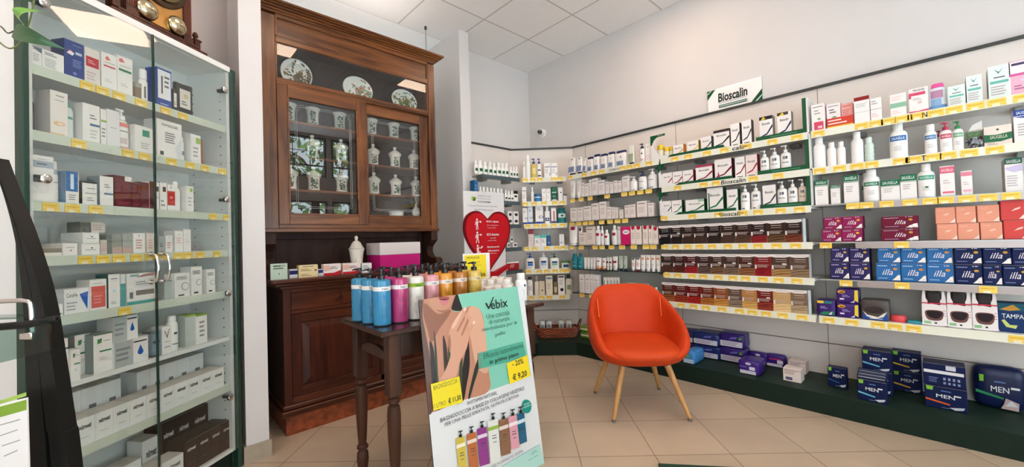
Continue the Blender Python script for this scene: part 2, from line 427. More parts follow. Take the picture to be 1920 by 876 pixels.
for n, (tx, ty, lab) in enumerate(((0.3, -6.6, 'leafy street tree left of the three outside the shop front'), (4.1, -6.4, 'leafy street tree in the middle outside the shop front'), (7.9, -6.8, 'leafy street tree right of the three outside the shop front'))):
    t = tag(empty('street_tree', (tx, ty, -0.05)), lab, 'tree', 'trees outside the shop front')
    b = MB(); b.tube([(0, 0, 0), (0.05, 0.02, 1.5), (0, 0, 3.2)], [0.12, 0.1, 0.06], BARK)
    for k in range(7):
        a = k*2.4; b.tube([(0, 0, 1.6+k*0.25), (math.cos(a)*0.8, math.sin(a)*0.8, 2.6+k*0.3), (math.cos(a)*1.5, math.sin(a)*1.5, 3.0+k*0.3)], [0.05, 0.03, 0.012], BARK, 5)
    b.build('trunk', t)
    b = MB(); rnd = random.Random(n)
    for k in range(900):
        a = rnd.uniform(0, 6.28); q = rnd.random()**0.5*1.7; z = 1.9+rnd.random()*3.6
        if abs(z-3.6) > 1.4: q *= 0.7
        c = Vector((q*math.cos(a), q*math.sin(a), z)); u = Vector((rnd.gauss(0, 1), rnd.gauss(0, 1), rnd.gauss(0, 1))).normalized(); w = u.orthogonal().normalized()
        L = rnd.uniform(0.09, 0.19); b.poly([c-u*L, c+w*L*0.45, c+u*L, c-w*L*0.45], LEAF[k % 4])
    b.build('foliage', t)
# ceiling lamps
LAMPM = mat('#FFDCC2', 0.5, emit=LAMP_STRENGTH)
for n, (x, y) in enumerate(((0.62, 1.12), (2.44, 1.14), (-1.2, 1.1), (0.6, -1.3), (-1.2, -1.3))):
    t = tag(empty('ceiling_lamp', (x+0.3, y+0.3, CEIL)), ('square warm ceiling lamp above the display table', 'square warm ceiling lamp above the orange chair', 'square warm ceiling lamp at the far left of the shop', 'square warm ceiling lamp behind the viewer, right one', 'square warm ceiling lamp behind the viewer, left one')[n], 'lamp', 'square lamps in the ceiling grid')
    b = MB()
    for a in (-0.29, 0.275): b.box(a, a+0.015, -0.29, 0.29, -0.012, 0, WHITE); b.box(-0.275, 0.275, a, a+0.015, -0.012, 0, WHITE)
    b.build('lamp_frame', t)
    b = MB(); b.box(-0.274, 0.274, -0.274, 0.274, -0.008, -0.002, LAMPM); b.build('diffuser', t)
# security camera on the right wall, high over the corner shelves
p = at(1018, 250, 0, 3.6)
t = tag(empty('security_camera', (3.6, p.y, p.z)), 'small white security camera with black lens on the wall above the corner shelves', 'camera')
b = MB(); b.T = Matrix.Rotation(-PI/2, 4, 'Y'); b.lathe([(0.05, 0), (0.05, 0.012), (0.03, 0.02), (0.022, 0.05)], WHITE, 20); b.build('wall_mount', t)
b = MB(); dirv = Vector((-0.78, -0.6, -0.1)).normalized(); q = dirv.to_track_quat('Z', 'Y').to_matrix().to_4x4(); b.T = Matrix.Translation((-0.05, 0, 0)) @ q
b.lathe([(0.026, -0.03), (0.036, -0.02), (0.038, 0.045), (0.034, 0.055)], PL('#EDEDEB'), 20); b.build('housing', t)
b = MB(); b.T = Matrix.Translation((-0.05, 0, 0)) @ q; b.lathe([(0.031, 0.056), (0.027, 0.062), (0.012, 0.060)], mat('#101114', 0.1), 20); b.build('lens', t)
# hanging rod above the wooden cabinet
b = MB(); b.tube([(2.035, 3.37, CEIL), (2.035, 3.37, CEIL-0.03)], 0.012, mat('#3A3A3C', 0.5)); b.tube([(2.035, 3.37, CEIL-0.03), (2.035, 3.37, 2.80)], 0.004, ALU)
tag(b.build('hanging_rod'), 'thin metal rod hanging from the ceiling to the wooden cabinet top', 'rod')
# dark green mat corner in front
b = MB(); g = [at(1234, 869, 2, 0.012), at(1400, 877, 2, 0.012)]
d = (g[1]-g[0]).normalized(); nrm = Vector((d.y, -d.x, 0)); nrm = nrm if nrm.y < 0 else -nrm
cs = [g[0], g[0]+nrm*0.6, g[0]+nrm*0.6+d*0.9, g[0]+d*0.9]
t0 = [b.av((c.x, c.y, 0.012)) for c in cs]; t1 = [b.av((c.x, c.y, 0.0)) for c in cs]
GM = mat('#1C4233', 0.9, noise=0.15, scale=80, bump=0.3); b.face(t0, GM); b.face(t1[::-1], GM)
for i in range(4): b.face((t0[i], t1[i], t1[(i+1) % 4], t0[(i+1) % 4]), mat('#0E1512', 0.8))
tag(b.build('floor_mat'), 'dark green mat edge on the tiled floor at the bottom of the view', 'mat')

# ------------------------------------------------------------------ shelving around the right side
ORD = ['', 'second', 'third', 'fourth', 'fifth', 'sixth', 'seventh', 'eighth', 'ninth', 'tenth', 'eleventh', 'twelfth', 'thirteenth']
REG = []                                              # (object, look, place, position along the run)
def finish_labels():
    d = {}
    for o, look, place, u in REG: d.setdefault((look, place), []).append((u, o))
    for (look, place), L in d.items():
        L.sort(key=lambda q: q[0])
        for i, (u, o) in enumerate(L):
            n = len(L)
            if n == 1: o['label'] = look+', '+place
            elif n == 2: o['label'] = look+', '+place+', '+('left' if i == 0 else 'right')+' one'
            else: o['label'] = look+', '+place+', '+('leftmost' if i == 0 else 'rightmost' if i == n-1 else ORD[i]+' from left')
            q = o['label'].split()
            while len(q) > 16 and any(x in ('a', 'the', 'an') for x in q): q.remove(next(x for x in q if x in ('a', 'the', 'an')))
            o['label'] = ' '.join(q)
class Run:
    """a straight run of shelves: local x along it to the viewer's right, local y into the wall"""
    def __init__(s, ox, oy, deg):
        s.a = math.radians(deg); s.o = Vector((ox, oy, 0)); s.X = Vector((math.cos(s.a), math.sin(s.a), 0)); s.Y = Vector((-math.sin(s.a), math.cos(s.a), 0))
    def uz(s, px, py, off=0.0):
        n = s.Y; p = at(px, py, tuple(n), n.dot(s.o)+off); return (p-s.o).dot(s.X), p.z
    def w(s, u, off, z): return s.o+s.X*u+s.Y*off+Vector((0, 0, z))
    def mb(s):
        b = MB(); b.T = Matrix.Translation(s.o) @ Matrix.Rotation(s.a, 4, 'Z'); return b
RW = Run(3.24, 0.0, -90); CH = Run(2.985, 3.045, -45); BK = Run(2.5, 3.05, 0); GC = Run(CO.x, CO.y, 39)
LV = [1.82, 1.575, 1.33, 1.085, 0.845, 0.60]          # shelf tops (front strips are 4.5 cm high)
BND = [-2.62, -1.60, -0.555, 0.46]                    # unit borders along RW
# back panels, their dark top rail and seams
b = MB(); 
b.box(3.57, 3.60, -2.0, 2.80, 0, 2.19, PANEL); struct(b.build('wall_panel_right'))
b = MB(); b.T = Matrix.Translation(CH.o) @ Matrix.Rotation(CH.a, 4, 'Z'); 
chd = (6.37-6.03)/math.sqrt(2)
ce_ = [(CH.w(-0.36, chd, 0)), (CH.w(0.36, chd, 0))]
c0 = Vector((3.065, 3.29)); c1 = Vector((3.57, 2.80))
b = MB(); 
i = [b.av(p) for p in ((c0.x, c0.y, 0), (c1.x, c1.y, 0), (3.6, 2.8, 0), (3.6, 3.5, 0), (3.065, 3.5, 0))]; j = [b.av((v.x, v.y, 2.19)) for v in [b.v[k] for k in i]]
b.face(i, PANEL); b.face(j, PANEL)
for k in range(5): b.face((i[k], i[(k+1) % 5], j[(k+1) % 5], j[k]), PANEL)
struct(b.build('wall_panel_corner'))
b = MB(); b.box(2.43, 3.065, 3.29, 3.50, 0, 2.19, PANEL); struct(b.build('wall_panel_back'))
b = MB(); path = [(2.43, 3.285), (3.063, 3.285), (3.566, 2.797), (3.566, -2.0)]
for (xa, ya), (xb, yb) in zip(path, path[1:]):
    d = Vector((xb-xa, yb-ya, 0)).normalized(); n = Vector((d.y, -d.x, 0))*0.012
    n = n if n.dot(Vector((-1, -1, 0))) > 0 else -n
    q = [Vector((xa, ya, 0))+n, Vector((xb, yb, 0))+n, Vector((xb, yb, 0))-n*0.3, Vector((xa, ya, 0))-n*0.3]
    lo = [b.av((v.x, v.y, 2.19)) for v in q]; hi = [b.av((v.x, v.y, 2.208)) for v in q]
    b.face(lo, RAILD); b.face(hi, RAILD)
    for k in range(4): b.face((lo[k], lo[(k+1) % 4], hi[(k+1) % 4], hi[k]), RAILD)
struct(b.build('trim_1'))
SEAM = mat('#6E5B50', 0.6)
b = MB()
for yb in BND: b.box(3.5685, 3.571, -yb-0.0015, -yb+0.0015, 0.13, 2.19, SEAM)
b.box(3.5675, 3.571, -2.0, 2.80, 0.350, 0.356, SEAM); b.T = Matrix.Translation(Vector((c0.x, c0.y, 0))) @ Matrix.Rotation(math.atan2(c1.y-c0.y, c1.x-c0.x), 4, 'Z')
b.box(0, 0.70, -0.003, 0, 0.350, 0.356, SEAM); struct(b.build('trim_2'))
# green plinth
b = MB(); pl = [(3.6, -2.0), (3.13, -2.0), (3.11, 2.47), (2.84, 2.745), (2.44, 2.745), (2.44, 3.3), (3.6, 3.3)]
lo = [b.av((x, y, 0)) for x, y in pl]; hi = [b.av((x, y, 0.128)) for x, y in pl]; b.face(hi[::-1], mat('#1C3027', 0.5, spec=0.2, noise=0.1, scale=9)); b.face(lo, GREEN)
for k in range(7): b.face((lo[k], hi[k], hi[(k+1) % 7], lo[(k+1) % 7]), GREEN)
struct(b.build('plinth'))

def price_tag(run, parent, u, z, w=0.062, off=-0.004, hang=False, h=0.036):
    b = run.mb(); h0 = z-0.040
    b.box(u-w/2, u+w/2, off-0.0035, off-0.0005, h0, h0+h, TAG)
    b.box(u-w*0.42, u+w*0.38, off-0.0040, off-0.0034, h0+h*0.62, h0+h*0.72, P('#D3A43C'))
    b.box(u-w*0.26, u+w*0.16, off-0.0040, off-0.0034, h0, h0+h*0.34, P('#F0E4C4'))
    b.build('price_tag', parent)
def shelf(run, u0, u1, z, label, tags_px=(), kind='strip', depth=0.32, tag_y=None, strip='#E2E3D4', text=(), sz=0.045, board='#E4E2DE', extra=None):
    """a shelf board with its price rail, the tags on it and two brackets"""
    if kind == 'strip':
        b = run.mb(); b.box(u0, u1, 0.002, depth, z-0.02, z, mat(board, 0.5)); root = b.build('wall_shelf')
        b = run.mb(); b.box(u0+0.003, u1-0.003, -0.006, 0.001, z-sz, z+0.002, PL(strip)); b.box(u0+0.003, u1-0.003, -0.009, -0.006, z-sz, z-sz+0.004, PL(strip)); b.build('price_rail', root)
    else:
        b = run.mb(); b.box(u0, u1, 0.004, depth, z-0.008, z, GLASSG); root = b.build('glass_shelf')
        b = run.mb(); b.box(u0, u1, 0.0, 0.0038, z-0.009, z, GLASSE if kind != 'alu' else ALU); b.build('glass_edge', root)
        if kind == 'alu': b = run.mb(); b.box(u0+0.2, u1, -0.003, 0.0, z-0.042, z-0.006, mat('#A79C98', 0.3, metal=0.5)); b.build('price_rail', root)
        elif kind == 'rail': b = run.mb(); b.box(u0, u1, -0.003, 0.0, z-0.04, z-0.004, PL('#4E5C61')); b.build('price_rail', root)
    for uu in (u0+0.22*(u1-u0), u1-0.12*(u1-u0)):
        b = run.mb(); b.box(uu-0.03, uu+0.03, depth-0.10, depth, z-0.045, z-0.021 if kind == 'strip' else z-0.009, mat('#8F8F8C', 0.4, metal=0.3)); b.build('bracket', root)
    for px in tags_px:
        u, _ = run.uz(px, pix(run.w((u0+u1)/2, 0, z))[1]); 
        for _k in range(3): u, _ = run.uz(px, pix(run.w(u, 0, z-0.02))[1])
        if u0 < u < u1: price_tag(run, root, u, z, hang=(kind != 'strip'))
    for t, px, wd, ht, col, sh in text:
        u = 0
        for _k in range(4): u, _ = run.uz(px, pix(run.w(u, 0, z-0.02))[1])
        b = run.mb(); b.text(t, u, z-0.021, wd, ht, P(col), y=-0.0075, shear=sh, bold=0.012); b.build('rail_lettering', root)
    return tag(root, label, 'shelf', 'wall shelves')
NM = ['top', 'second', 'third', 'fourth', 'fifth', 'bottom']
o15 = lambda L, s=4.381, o=1500: [o+v/s for v in L]
tA = [o15([155,505,625,725,840,965,1115,1265,1440,1615,1830]), o15([170,340,490,615,860,980,1140,1270,1450,1670], 4.571), o15([452,572,742,943,1117,1248,1430,1610,1807], 4.571), o15([222,870], 4.571), o15([395,875,1610], 4.571), o15([248,445,670,815,975,1870], 4.571)]
tB = [o15([360,497,690,868,1098,1362,1610], 5.473, 1200), o15([390,655,783,1165,1420], 5.473, 1200), o15([250,540,810,1060,1215,1445,1640], 5.473, 1200), o15([257,370,495,615,745,905,1060,1215,1405,1600], 5.473, 1200), o15([130,215,325,415,530,645,745,880,1003,1145], 4.171, 1220), o15([130,240,338,435,560,697,797,905,1035,1185], 4.171, 1220)]
tC = [o15([97,225,308,382,575,638,705,815], 4.867, 1050), o15([118,195,278,433,590,660,735,812], 4.867, 1050), o15([100,157,210,260,345,413,475,537], 4.379, 1050), o15([100,178,290,348,425,512,608,708,768], 4.379, 1050), [], o15([183,262], 4.379, 1050)]
tD = [o15([545,610,665,780,830], 4.379, 860), o15([545,620,700,790,850], 4.379, 860), o15([570,640,700,780,850], 4.379, 860), o15([430,480,560,620,660], 3.371, 860), o15([440,510,558,610,655,690], 3.371, 860), o15([460,525,573,655], 3.371, 860)]
UA, UB, UC = 'right-hand wall unit', 'middle wall unit', 'far wall unit'
for k, z in enumerate(LV):
    kA = 'strip' if k in (0, 1, 5) else 'alu'
    tx = {0: (('II', 1706, 0.02, 0.03, '#1A1A1A', 0), ('N', 1734, 0.02, 0.03, '#1A1A1A', 0)), 1: (('E', 1702, 0.02, 0.03, '#1A1A1A', 0), ('T', 1732, 0.02, 0.03, '#1A1A1A', 0))}.get(k, ())
    shelf(RW, BND[2]+0.006, BND[3], z, '%s shelf of the %s beside the frame edge' % (NM[k], UA), tA[k], kA, text=tx)
    tx = {0: (('calin', 1387, 0.10, 0.03, '#222222', 0.1),), 1: (('Bioscalin', 1375, 0.17, 0.032, '#222222', 0.1),), 2: (('Bioscalin', 1371, 0.17, 0.032, '#222222', 0.1),)}.get(k, ())
    shelf(RW, BND[1]+0.006, BND[2]-0.006, z, '%s shelf of the %s with %s' % (NM[k], UB, 'hair care boxes' if k < 3 else 'hair dye boxes'), tB[k], 'strip', text=tx)
    tx = {0: (('DERMON', 1152, 0.11, 0.022, '#7E7E80', 0.0),)}.get(k, ())
    shelf(RW, BND[0]+0.02, BND[1]-0.006, z, '%s shelf of the %s behind the orange chair' % (NM[k], UC), tC[k], 'strip' if k == 0 else 'glass', text=tx)
    shelf(CH, 0.008, 0.480, z+(0.012, -0.002, 0.0, 0.0, -0.008, -0.045)[k], '%s slanted shelf in the corner of the room' % NM[k], tD[k], 'strip', depth=0.2, sz=0.05)
for k, z in enumerate(LV[:5]):
    shelf(BK, -0.06, 0.455, z+(0.01, 0.0, 0.0, 0.0, 0.0)[k], '%s dark-edged glass shelf behind the red heart sign' % NM[k], (), 'rail', depth=0.2)

# ------------------------------------------------------------------ goods
def decals(b, w, h, dec, y0=-0.0006):
    """printing on the front: all positions are fractions of the width (centre 0) and height (bottom 0)"""
    y = y0
    for d in dec:
        y -= 0.00025
        k = d[0]
        if k == 'r': b.flat([(d[1]*w, d[2]*h), (d[3]*w, d[2]*h), (d[3]*w, d[4]*h), (d[1]*w, d[4]*h)], y, P(d[5]))
        elif k == 'p': b.flat([(x*w, z*h) for x, z in d[1]], y, P(d[2]))
        elif k == 't': b.text(d[1], d[2]*w, d[3]*h, d[4]*w, d[5]*h, P(d[6]), y=y, shear=d[7] if len(d) > 7 else 0, bold=d[8] if len(d) > 8 else 0.01)
        elif k == 'c':
            rr = d[3]*w; b.flat([(d[1]*w+rr*math.cos(2*PI*i/16), d[2]*h+rr*math.sin(2*PI*i/16)*(d[5] if len(d) > 5 else 1)) for i in range(16)], y, P(d[4]))
        elif k == 'l':                                     # lines of print too small to read
            n, x0, z0, x1, z1, col = d[1:7]
            for i in range(n):
                z = (z1+(z0-z1)*(i+0.5)/n)*h; t = (z1-z0)*h/n*0.22; xr = x1-(x1-x0)*random.Random(i*7+n).uniform(0, 0.45)
                b.flat([(x0*w, z-t), (xr*w, z-t), (xr*w, z+t), (x0*w, z+t)], y, P(col))
    return b
def carton(w, h, d, base='#EDE9E6', dec=(), side=None, top=None, name='carton', bevel=False):
    b = MB()
    if bevel: b.bbox(-w/2, w/2, 0, d, 0, h, min(0.003, w*0.04), P(base))
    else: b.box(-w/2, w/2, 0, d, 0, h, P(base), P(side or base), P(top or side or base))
    b.box(-w/2+0.001, w/2-0.001, d*0.1, d*0.9, h, h+0.0006, P(top or side or base))                 # tucked top flap
    b.flat([(-w/2, h-0.0012), (w/2, h-0.0012), (w/2, h-0.0004), (-w/2, h-0.0004)], -0.0003, P('#B9B3AE'))
    decals(b, w, h, dec)
    return b
def SMALL(col='#55565C', extra=()):
    return [('l', 2, -0.34, 0.78, 0.30, 0.90, col), ('l', 3, -0.34, 0.30, 0.25, 0.52, '#A9A6A8')]+list(extra)
def put(b, name, look, cat, group, run, place, u, off, z, rot=0.0, kids=(), label=None):
    o = b.build(name) if isinstance(b, MB) else b
    place_all(o, run.w(u, off, z), run.a+rot)
    for nm, kb in kids: kb.build(nm, o)
    tag(o, label or look, cat, group)
    if label is None: REG.append((o, look, place, u))
    return o
def span(run, x0, x1, yt, z, off):
    """pixel columns and top row of a thing standing on a shelf -> place, width, height"""
    u = 0.0; yb = None
    um, _ = run.uz((x0+x1)/2, yt, off)
    for _ in range(3):
        yb = pix(run.w(um, off, z))[1]; ym = (yb+yt)/2
        u0, _ = run.uz(x0, ym, off); u1, _ = run.uz(x1, ym, off); um = (u0+u1)/2
    _, zt = run.uz((x0+x1)/2, yt, off)
    return um, abs(u1-u0), max(0.012, zt-z)
GAP = 0.0008
def box_at(run, z, place, x0, x1, yt, look, dec=(), base='#EDE9E6', side=None, top=None, d=0.07, off=0.02, name='product_carton', cat='box', group=None, rot=0.0, h=None, bevel=False, fill=1.0):
    u, w, hh = span(run, x0, x1, yt, z, off); hh = h or hh; w = w*fill
    return put(carton(w-GAP, hh, d, base, dec, side, top, bevel=bevel), name, look, cat, group or 'cartons on the wall shelves', run, place, u, off, z, rot)
def bottle(w, h, body='#EEEDEA', cap='#F2F1EF', kind='screw', sy=0.62, label=None, dec=(), neck=0.45, bands=()):
    """returns the body and its cap / pump as separate meshes"""
    R = w/2; B = MB(); K = MB(); m = PL(body)
    hb = h*{'screw': 0.80, 'flip': 0.86, 'pump': 0.74, 'tall': 0.70, 'spray': 0.76}[kind]
    nr = R*neck
    prof = [(R*0.90, 0), (R*0.985, h*0.015), (R, h*0.04)]
    bd = sorted(bands)
    for z0, z1, c in bd: prof += [(R*1.004, z0*hb, PL(c)), (R*1.004, z1*hb, m)]
    sh = hb*0.86 if kind != 'tall' else hb*0.93
    prof += [(R, sh*0.97), (R*0.93, sh+(hb-sh)*0.35), (R*0.70, sh+(hb-sh)*0.75), (nr*1.05, hb)]
    B.lathe(prof, m, 20, sy=sy)
    y = 0
    for dd in dec:
        y -= 0.0002
        if dd[0] == 't': B.text(dd[1], dd[2]*w, dd[3]*hb, dd[4]*w, dd[5]*hb, P(dd[6]), y=y-0.0004, wrap=(R*1.01, R*sy*1.01), shear=dd[7] if len(dd) > 7 else 0, bold=0.01)
        elif dd[0] == 'r':
            x0, z0, x1, z1 = dd[1:5]; n = 6; xs_ = [x0+(x1-x0)*i/n for i in range(n+1)]
            f = lambda x: -R*1.008*sy*math.sqrt(max(0.02, 1-(x*w/R/1.008)**2))+y-0.0003
            for a, c in zip(xs_, xs_[1:]): B.poly([(a*w, f(a), z0*hb), (c*w, f(c), z0*hb), (c*w, f(c), z1*hb), (a*w, f(a), z1*hb)], P(dd[5]))
    cm = PL(cap)
    sy2 = min(1.0, sy*1.25)
    if kind in ('screw', 'tall'):
        K.lathe([(nr, hb), (nr*1.12, hb+0.001), (nr*1.12, h*0.985), (nr*0.98, h)], cm, 16, sy=sy2)
    elif kind == 'flip':
        K.lathe([(R*0.72, hb*0.985), (R*0.74, hb+0.002), (R*0.70, h*0.97), (R*0.55, h)], cm, 16, sy=sy)
    elif kind == 'spray':
        K.lathe([(nr*1.2, hb), (nr*1.25, hb+(h-hb)*0.5), (nr*0.9, hb+(h-hb)*0.55), (nr*0.9, h)], cm, 14); K.box(-nr*0.3, nr*0.3, -nr*1.1, -nr*0.7, hb+(h-hb)*0.7, hb+(h-hb)*0.85, cm)
    else:
        t = h-hb
        K.lathe([(nr*1.15, hb), (nr*1.15, hb+t*0.35), (nr*0.8, hb+t*0.42), (nr*0.32, hb+t*0.45), (nr*0.32, hb+t*0.74), (nr*0.75, hb+t*0.76), (nr*0.75, hb+t*0.98)], cm, 14)
        K.box(-R*0.85, nr*0.6, -nr*0.32, nr*0.32, hb+t*0.84, hb+t, cm)
    return B, K
def bottle_at(run, z, place, x0, x1, yt, look, body='#EEEDEA', cap='#F2F1EF', kind='screw', dec=(), sy=0.62, off=None, name='bottle', cat='bottle', group=None, bands=(), neck=0.45, rot=0.0):
    u, w, h = span(run, x0, x1, yt, z, 0.03)
    B, K = bottle(w-GAP, h, body, cap, kind, sy, None, dec, neck, bands)
    return put(B, name, look, cat, group or 'bottles on the wall shelves', run, place, u, off or (0.02+w*sy/2), z, rot, kids=((('pump' if kind == 'pump' else 'cap'), K),))
def tube_mesh(w, h, body, cap, d=None, dec=()):
    R = w/2*0.86; B = MB(); K = MB(); n = 16; ch = h*0.13
    rings = []
    for t in (0, 0.12, 0.5, 0.85, 0.96, 1.0):
        z = ch+(h-ch)*t; rx = R+(w/2-R)*t; ry = R*0.8*(1-t)+0.0012*t
        if t > 0.85: ry = 0.0016
        rings.append([B.av((rx*math.cos(2*PI*k/n), ry*math.sin(2*PI*k/n), z)) for k in range(n)])
    for a, c in zip(rings, rings[1:]):
        for k in range(n): B.face((a[k], a[(k+1) % n], c[(k+1) % n], c[k]), PL(body), True)
    B.face(rings[0][::-1], PL(body)); B.face(rings[-1], PL(body))
    for dd in dec:                                            # printed on the tapering front
        if dd[0] == 'r':
            x0, z0, x1, z1 = dd[1:5]
            def fy(z): return -(R*0.8*(1-z)+0.0012*z)*0.96-0.0018
            for a, c in ((z0, (z0+z1)/2), ((z0+z1)/2, z1)):
                B.poly([(x0*w, fy(a), ch+(h-ch)*a), (x1*w, fy(a), ch+(h-ch)*a), (x1*w, fy(c), ch+(h-ch)*c), (x0*w, fy(c), ch+(h-ch)*c)], P(dd[5]))
    K.lathe([(R*0.72, 0), (R*0.78, 0.002), (R*0.82, ch*0.9), (R*0.7, ch*1.02)], PL(cap), 14, sy=0.85)
    return B, K
def tube_at(run, z, place, x0, x1, yt, look, body='#ECEAE6', cap='#ECEAE6', dec=(), off=None, group=None):
    u, w, h = span(run, x0, x1, yt, z, 0.025)
    B, K = tube_mesh(w-GAP, h, body, cap, dec=dec)
    return put(B, 'cream_tube', look, 'tube', group or 'tubes on the wall shelves', run, place, u, off or 0.04, z, 0, kids=(('cap', K),))
def pl_(k, unit): return '%s shelf of %s' % (NM[k], unit)
_ps = 0
# ---- right-hand unit, top shelf
z, pl = LV[0], pl_(0, UA)
TEAL = '#6FB9AE'
def vbox(): return [('r', -0.5, 0, 0.5, 1, '#DDE9E4'), ('p', [(-0.22, 0.90), (-0.02, 0.74), (0.22, 0.92), (0.0, 0.80)], '#4F8F8A'), ('r', -0.42, 0.46, 0.42, 0.54, TEAL), ('l', 1, -0.25, 0.60, 0.3, 0.68, '#5E6E70'), ('l', 4, -0.4, 0.10, 0.35, 0.40, '#B9A9AA')]
box_at(RW, z, pl, 1521.7, 1546.8, 194.7, 'white carton with a pink lower label', [('l', 1, -0.4, 0.86, 0.4, 0.92, '#777777'), ('p', [(-0.1, 0.42), (0.15, 0.40), (0.2, 0.46), (0, 0.48)], '#7DA77C'), ('r', -0.34, 0.05, 0.38, 0.34, '#D4506A'), ('r', -0.05, 0.10, 0.28, 0.18, '#EAC6CB'), ('l', 2, -0.3, 0.6, 0.3, 0.8, '#B0AAAA')], side='#E6C9CF')
box_at(RW, z, pl, 1550, 1576.5, 193.6, 'white carton with a green leaf mark', [('l', 1, -0.4, 0.86, 0.4, 0.92, '#888888'), ('p', [(-0.2, 0.42), (0.15, 0.40), (0.2, 0.48), (0, 0.5)], '#7DA77C'), ('l', 2, -0.3, 0.6, 0.3, 0.8, '#777777')], side='#E6B9C4', off=0.045)
box_at(RW, z, pl, 1577.6, 1599.3, 193.6, 'small pink carton', [('l', 1, -0.4, 0.86, 0.4, 0.92, '#A25560'), ('l', 3, -0.4, 0.5, 0.3, 0.76, '#C37A80')], base='#EBA79F', off=0.045)
box_at(RW, z, pl, 1550, 1600, 219, 'low red and yellow offer sleeve', [('r', -0.5, 0, 0.5, 0.22, '#F0BE35'), ('l', 2, -0.45, 0.3, 0.45, 0.9, '#F3D3CE')], base='#CC4436', d=0.02, off=0.02)
box_at(RW, z, pl, 1601.6, 1631, 181, 'white carton with a dark red top', [('r', -0.5, 0.86, 0.5, 1, '#8E2A26'), ('l', 3, -0.4, 0.6, 0.4, 0.76, '#B9C9C5'), ('r', -0.5, 0.42, 0.5, 0.43, '#9FAFAB')])
box_at(RW, z, pl, 1632, 1653, 183, 'narrow white carton with a thin line', [('r', -0.5, 0.50, 0.5, 0.515, '#555555'), ('l', 2, -0.4, 0.7, 0.3, 0.9, '#AAAAAA'), ('l', 2, -0.4, 0.16, 0.3, 0.34, '#E3B9BE')])
box_at(RW, z, pl, 1669, 1699.7, 175, 'white carton with a sage green band', [('r', -0.5, 0.40, 0.5, 0.60, '#8FBCA0'), ('l', 3, -0.4, 0.68, 0.3, 0.9, '#E6CFCB'), ('l', 2, -0.4, 0.12, 0.3, 0.3, '#E6CFCB')])
box_at(RW, z, pl, 1704, 1741, 164, 'white carton with a red top and bottom', [('r', -0.5, 0.70, 0.36, 0.82, '#D24F6E'), ('r', -0.5, 0.6, -0.38, 0.82, '#D24F6E'), ('t', 'TROSYD', 0.02, 0.90, 0.62, 0.08, '#333333'), ('c', 0.05, 0.42, 0.09, '#C7435F'), ('c', 0.05, 0.42, 0.06, '#EDE9E6'), ('p', [(-0.5, 0), (0.5, 0), (0.5, 0.12), (0, 0.08), (-0.5, 0.1)], '#D24F6E'), ('l', 2, -0.3, 0.5, 0.3, 0.62, '#B5B5B5')])
u, w, h = span(RW, 1742, 1775, 155, z, 0.03)
B, K = bottle(w, h, '#DCE3EC', '#E0559A', 'flip', 0.5, None, [('r', -0.42, 0.52, 0.3, 0.85, '#B88AA6'), ('r', -0.42, 0.2, 0.2, 0.5, '#8DB0D2'), ('l', 3, -0.3, 0.1, 0.2, 0.3, '#3F5E94')], bands=((0.02, 0.22, '#6E9CCB'),))
put(B, 'wash_bottle', 'pale bottle with a bright pink cap', 'bottle', 'bottles on the wall shelves', RW, pl, u, 0.05, z, 0, kids=(('cap', K),))
for x0, x1, yt, nm in ((1777, 1810, 160, 'small'), (1811.6, 1842, 141, 'medium'), (1852.6, 1895, 122, 'tall')):
    box_at(RW, z, pl, x0, x1, yt, '%s pale carton with a teal stripe' % nm, vbox(), base='#DDE9E4', side='#7E9C98' if nm == 'medium' else None, d=0.10)
box_at(RW, z, pl, 1892, 1935, 112, 'tall pink carton with a white head', [('r', -0.5, 0.62, 0.5, 0.97, '#F0E6E8'), ('r', -0.5, 0.56, 0.5, 0.63, '#D0609A'), ('r', -0.38, 0.86, 0.5, 0.93, '#4A4060'), ('c', 0.1, 0.42, 0.10, '#D7CFE0'), ('l', 2, -0.3, 0.15, 0.3, 0.3, '#A66B8E')], base='#EBB3C6', d=0.1)
# ---- second shelf
z, pl = LV[1], pl_(1, UA)
for i, (x0, x1, yt) in enumerate(((1524, 1548, 258), (1550, 1568.5, 267), (1568.8, 1585.6, 265.5), (1594.7, 1618.7, 247))):
    bottle_at(RW, z, pl, x0, x1, yt, 'plain white bottle with a white cap', kind='screw', dec=[('r', -0.30, 0.2, 0.30, 0.75, '#F1EFEC')], neck=0.55, sy=0.75)
u, w, h = span(RW, 1620, 1639, 257, z, 0.03)
b = MB(); b.lathe([(w*0.38, 0)]+[(w*(0.5 if k % 2 else 0.42), h*(0.05+0.68*k/8)) for k in range(9)]+[(w*0.3, h*0.78)], PL('#CBDDD2'), 20, sy=0.8)
k_ = MB(); k_.lathe([(w*0.3, h*0.78), (w*0.32, h*0.96), (w*0.28, h)], PL('#DCE8E0'), 16)
put(b, 'ribbed_bottle', 'ribbed pale green bottle', 'bottle', 'bottles on the wall shelves', RW, pl, u, 0.045, z, 0, kids=(('cap', k_),))
SGL = lambda c, z0=0.62, z1=0.80: [('r', -0.44, z0, 0.44, z1, c), ('t', 'SAUGELLA', 0, (z0+z1)/2, 0.72, (z1-z0)*0.5, '#E9EFF2'), ('r', -0.26, 0.40, 0.2, 0.415, '#9A9A9A'), ('r', -0.26, 0.34, 0.15, 0.355, '#9A9A9A'), ('r', -0.26, 0.28, 0.2, 0.295, '#9A9A9A')]
bottle_at(RW, z, pl, 1666.6, 1702, 231, 'large white bottle with a blue label', dec=SGL('#2F6CB0'), neck=0.5)
bottle_at(RW, z, pl, 1732.8, 1757, 233.5, 'slim white bottle with a blue label', dec=SGL('#3F77B5'), neck=0.62)
bottle_at(RW, z, pl, 1755, 1768, 240, 'small bottle with a deep pink cap', cap='#B22A52', kind='pump', off=0.12)
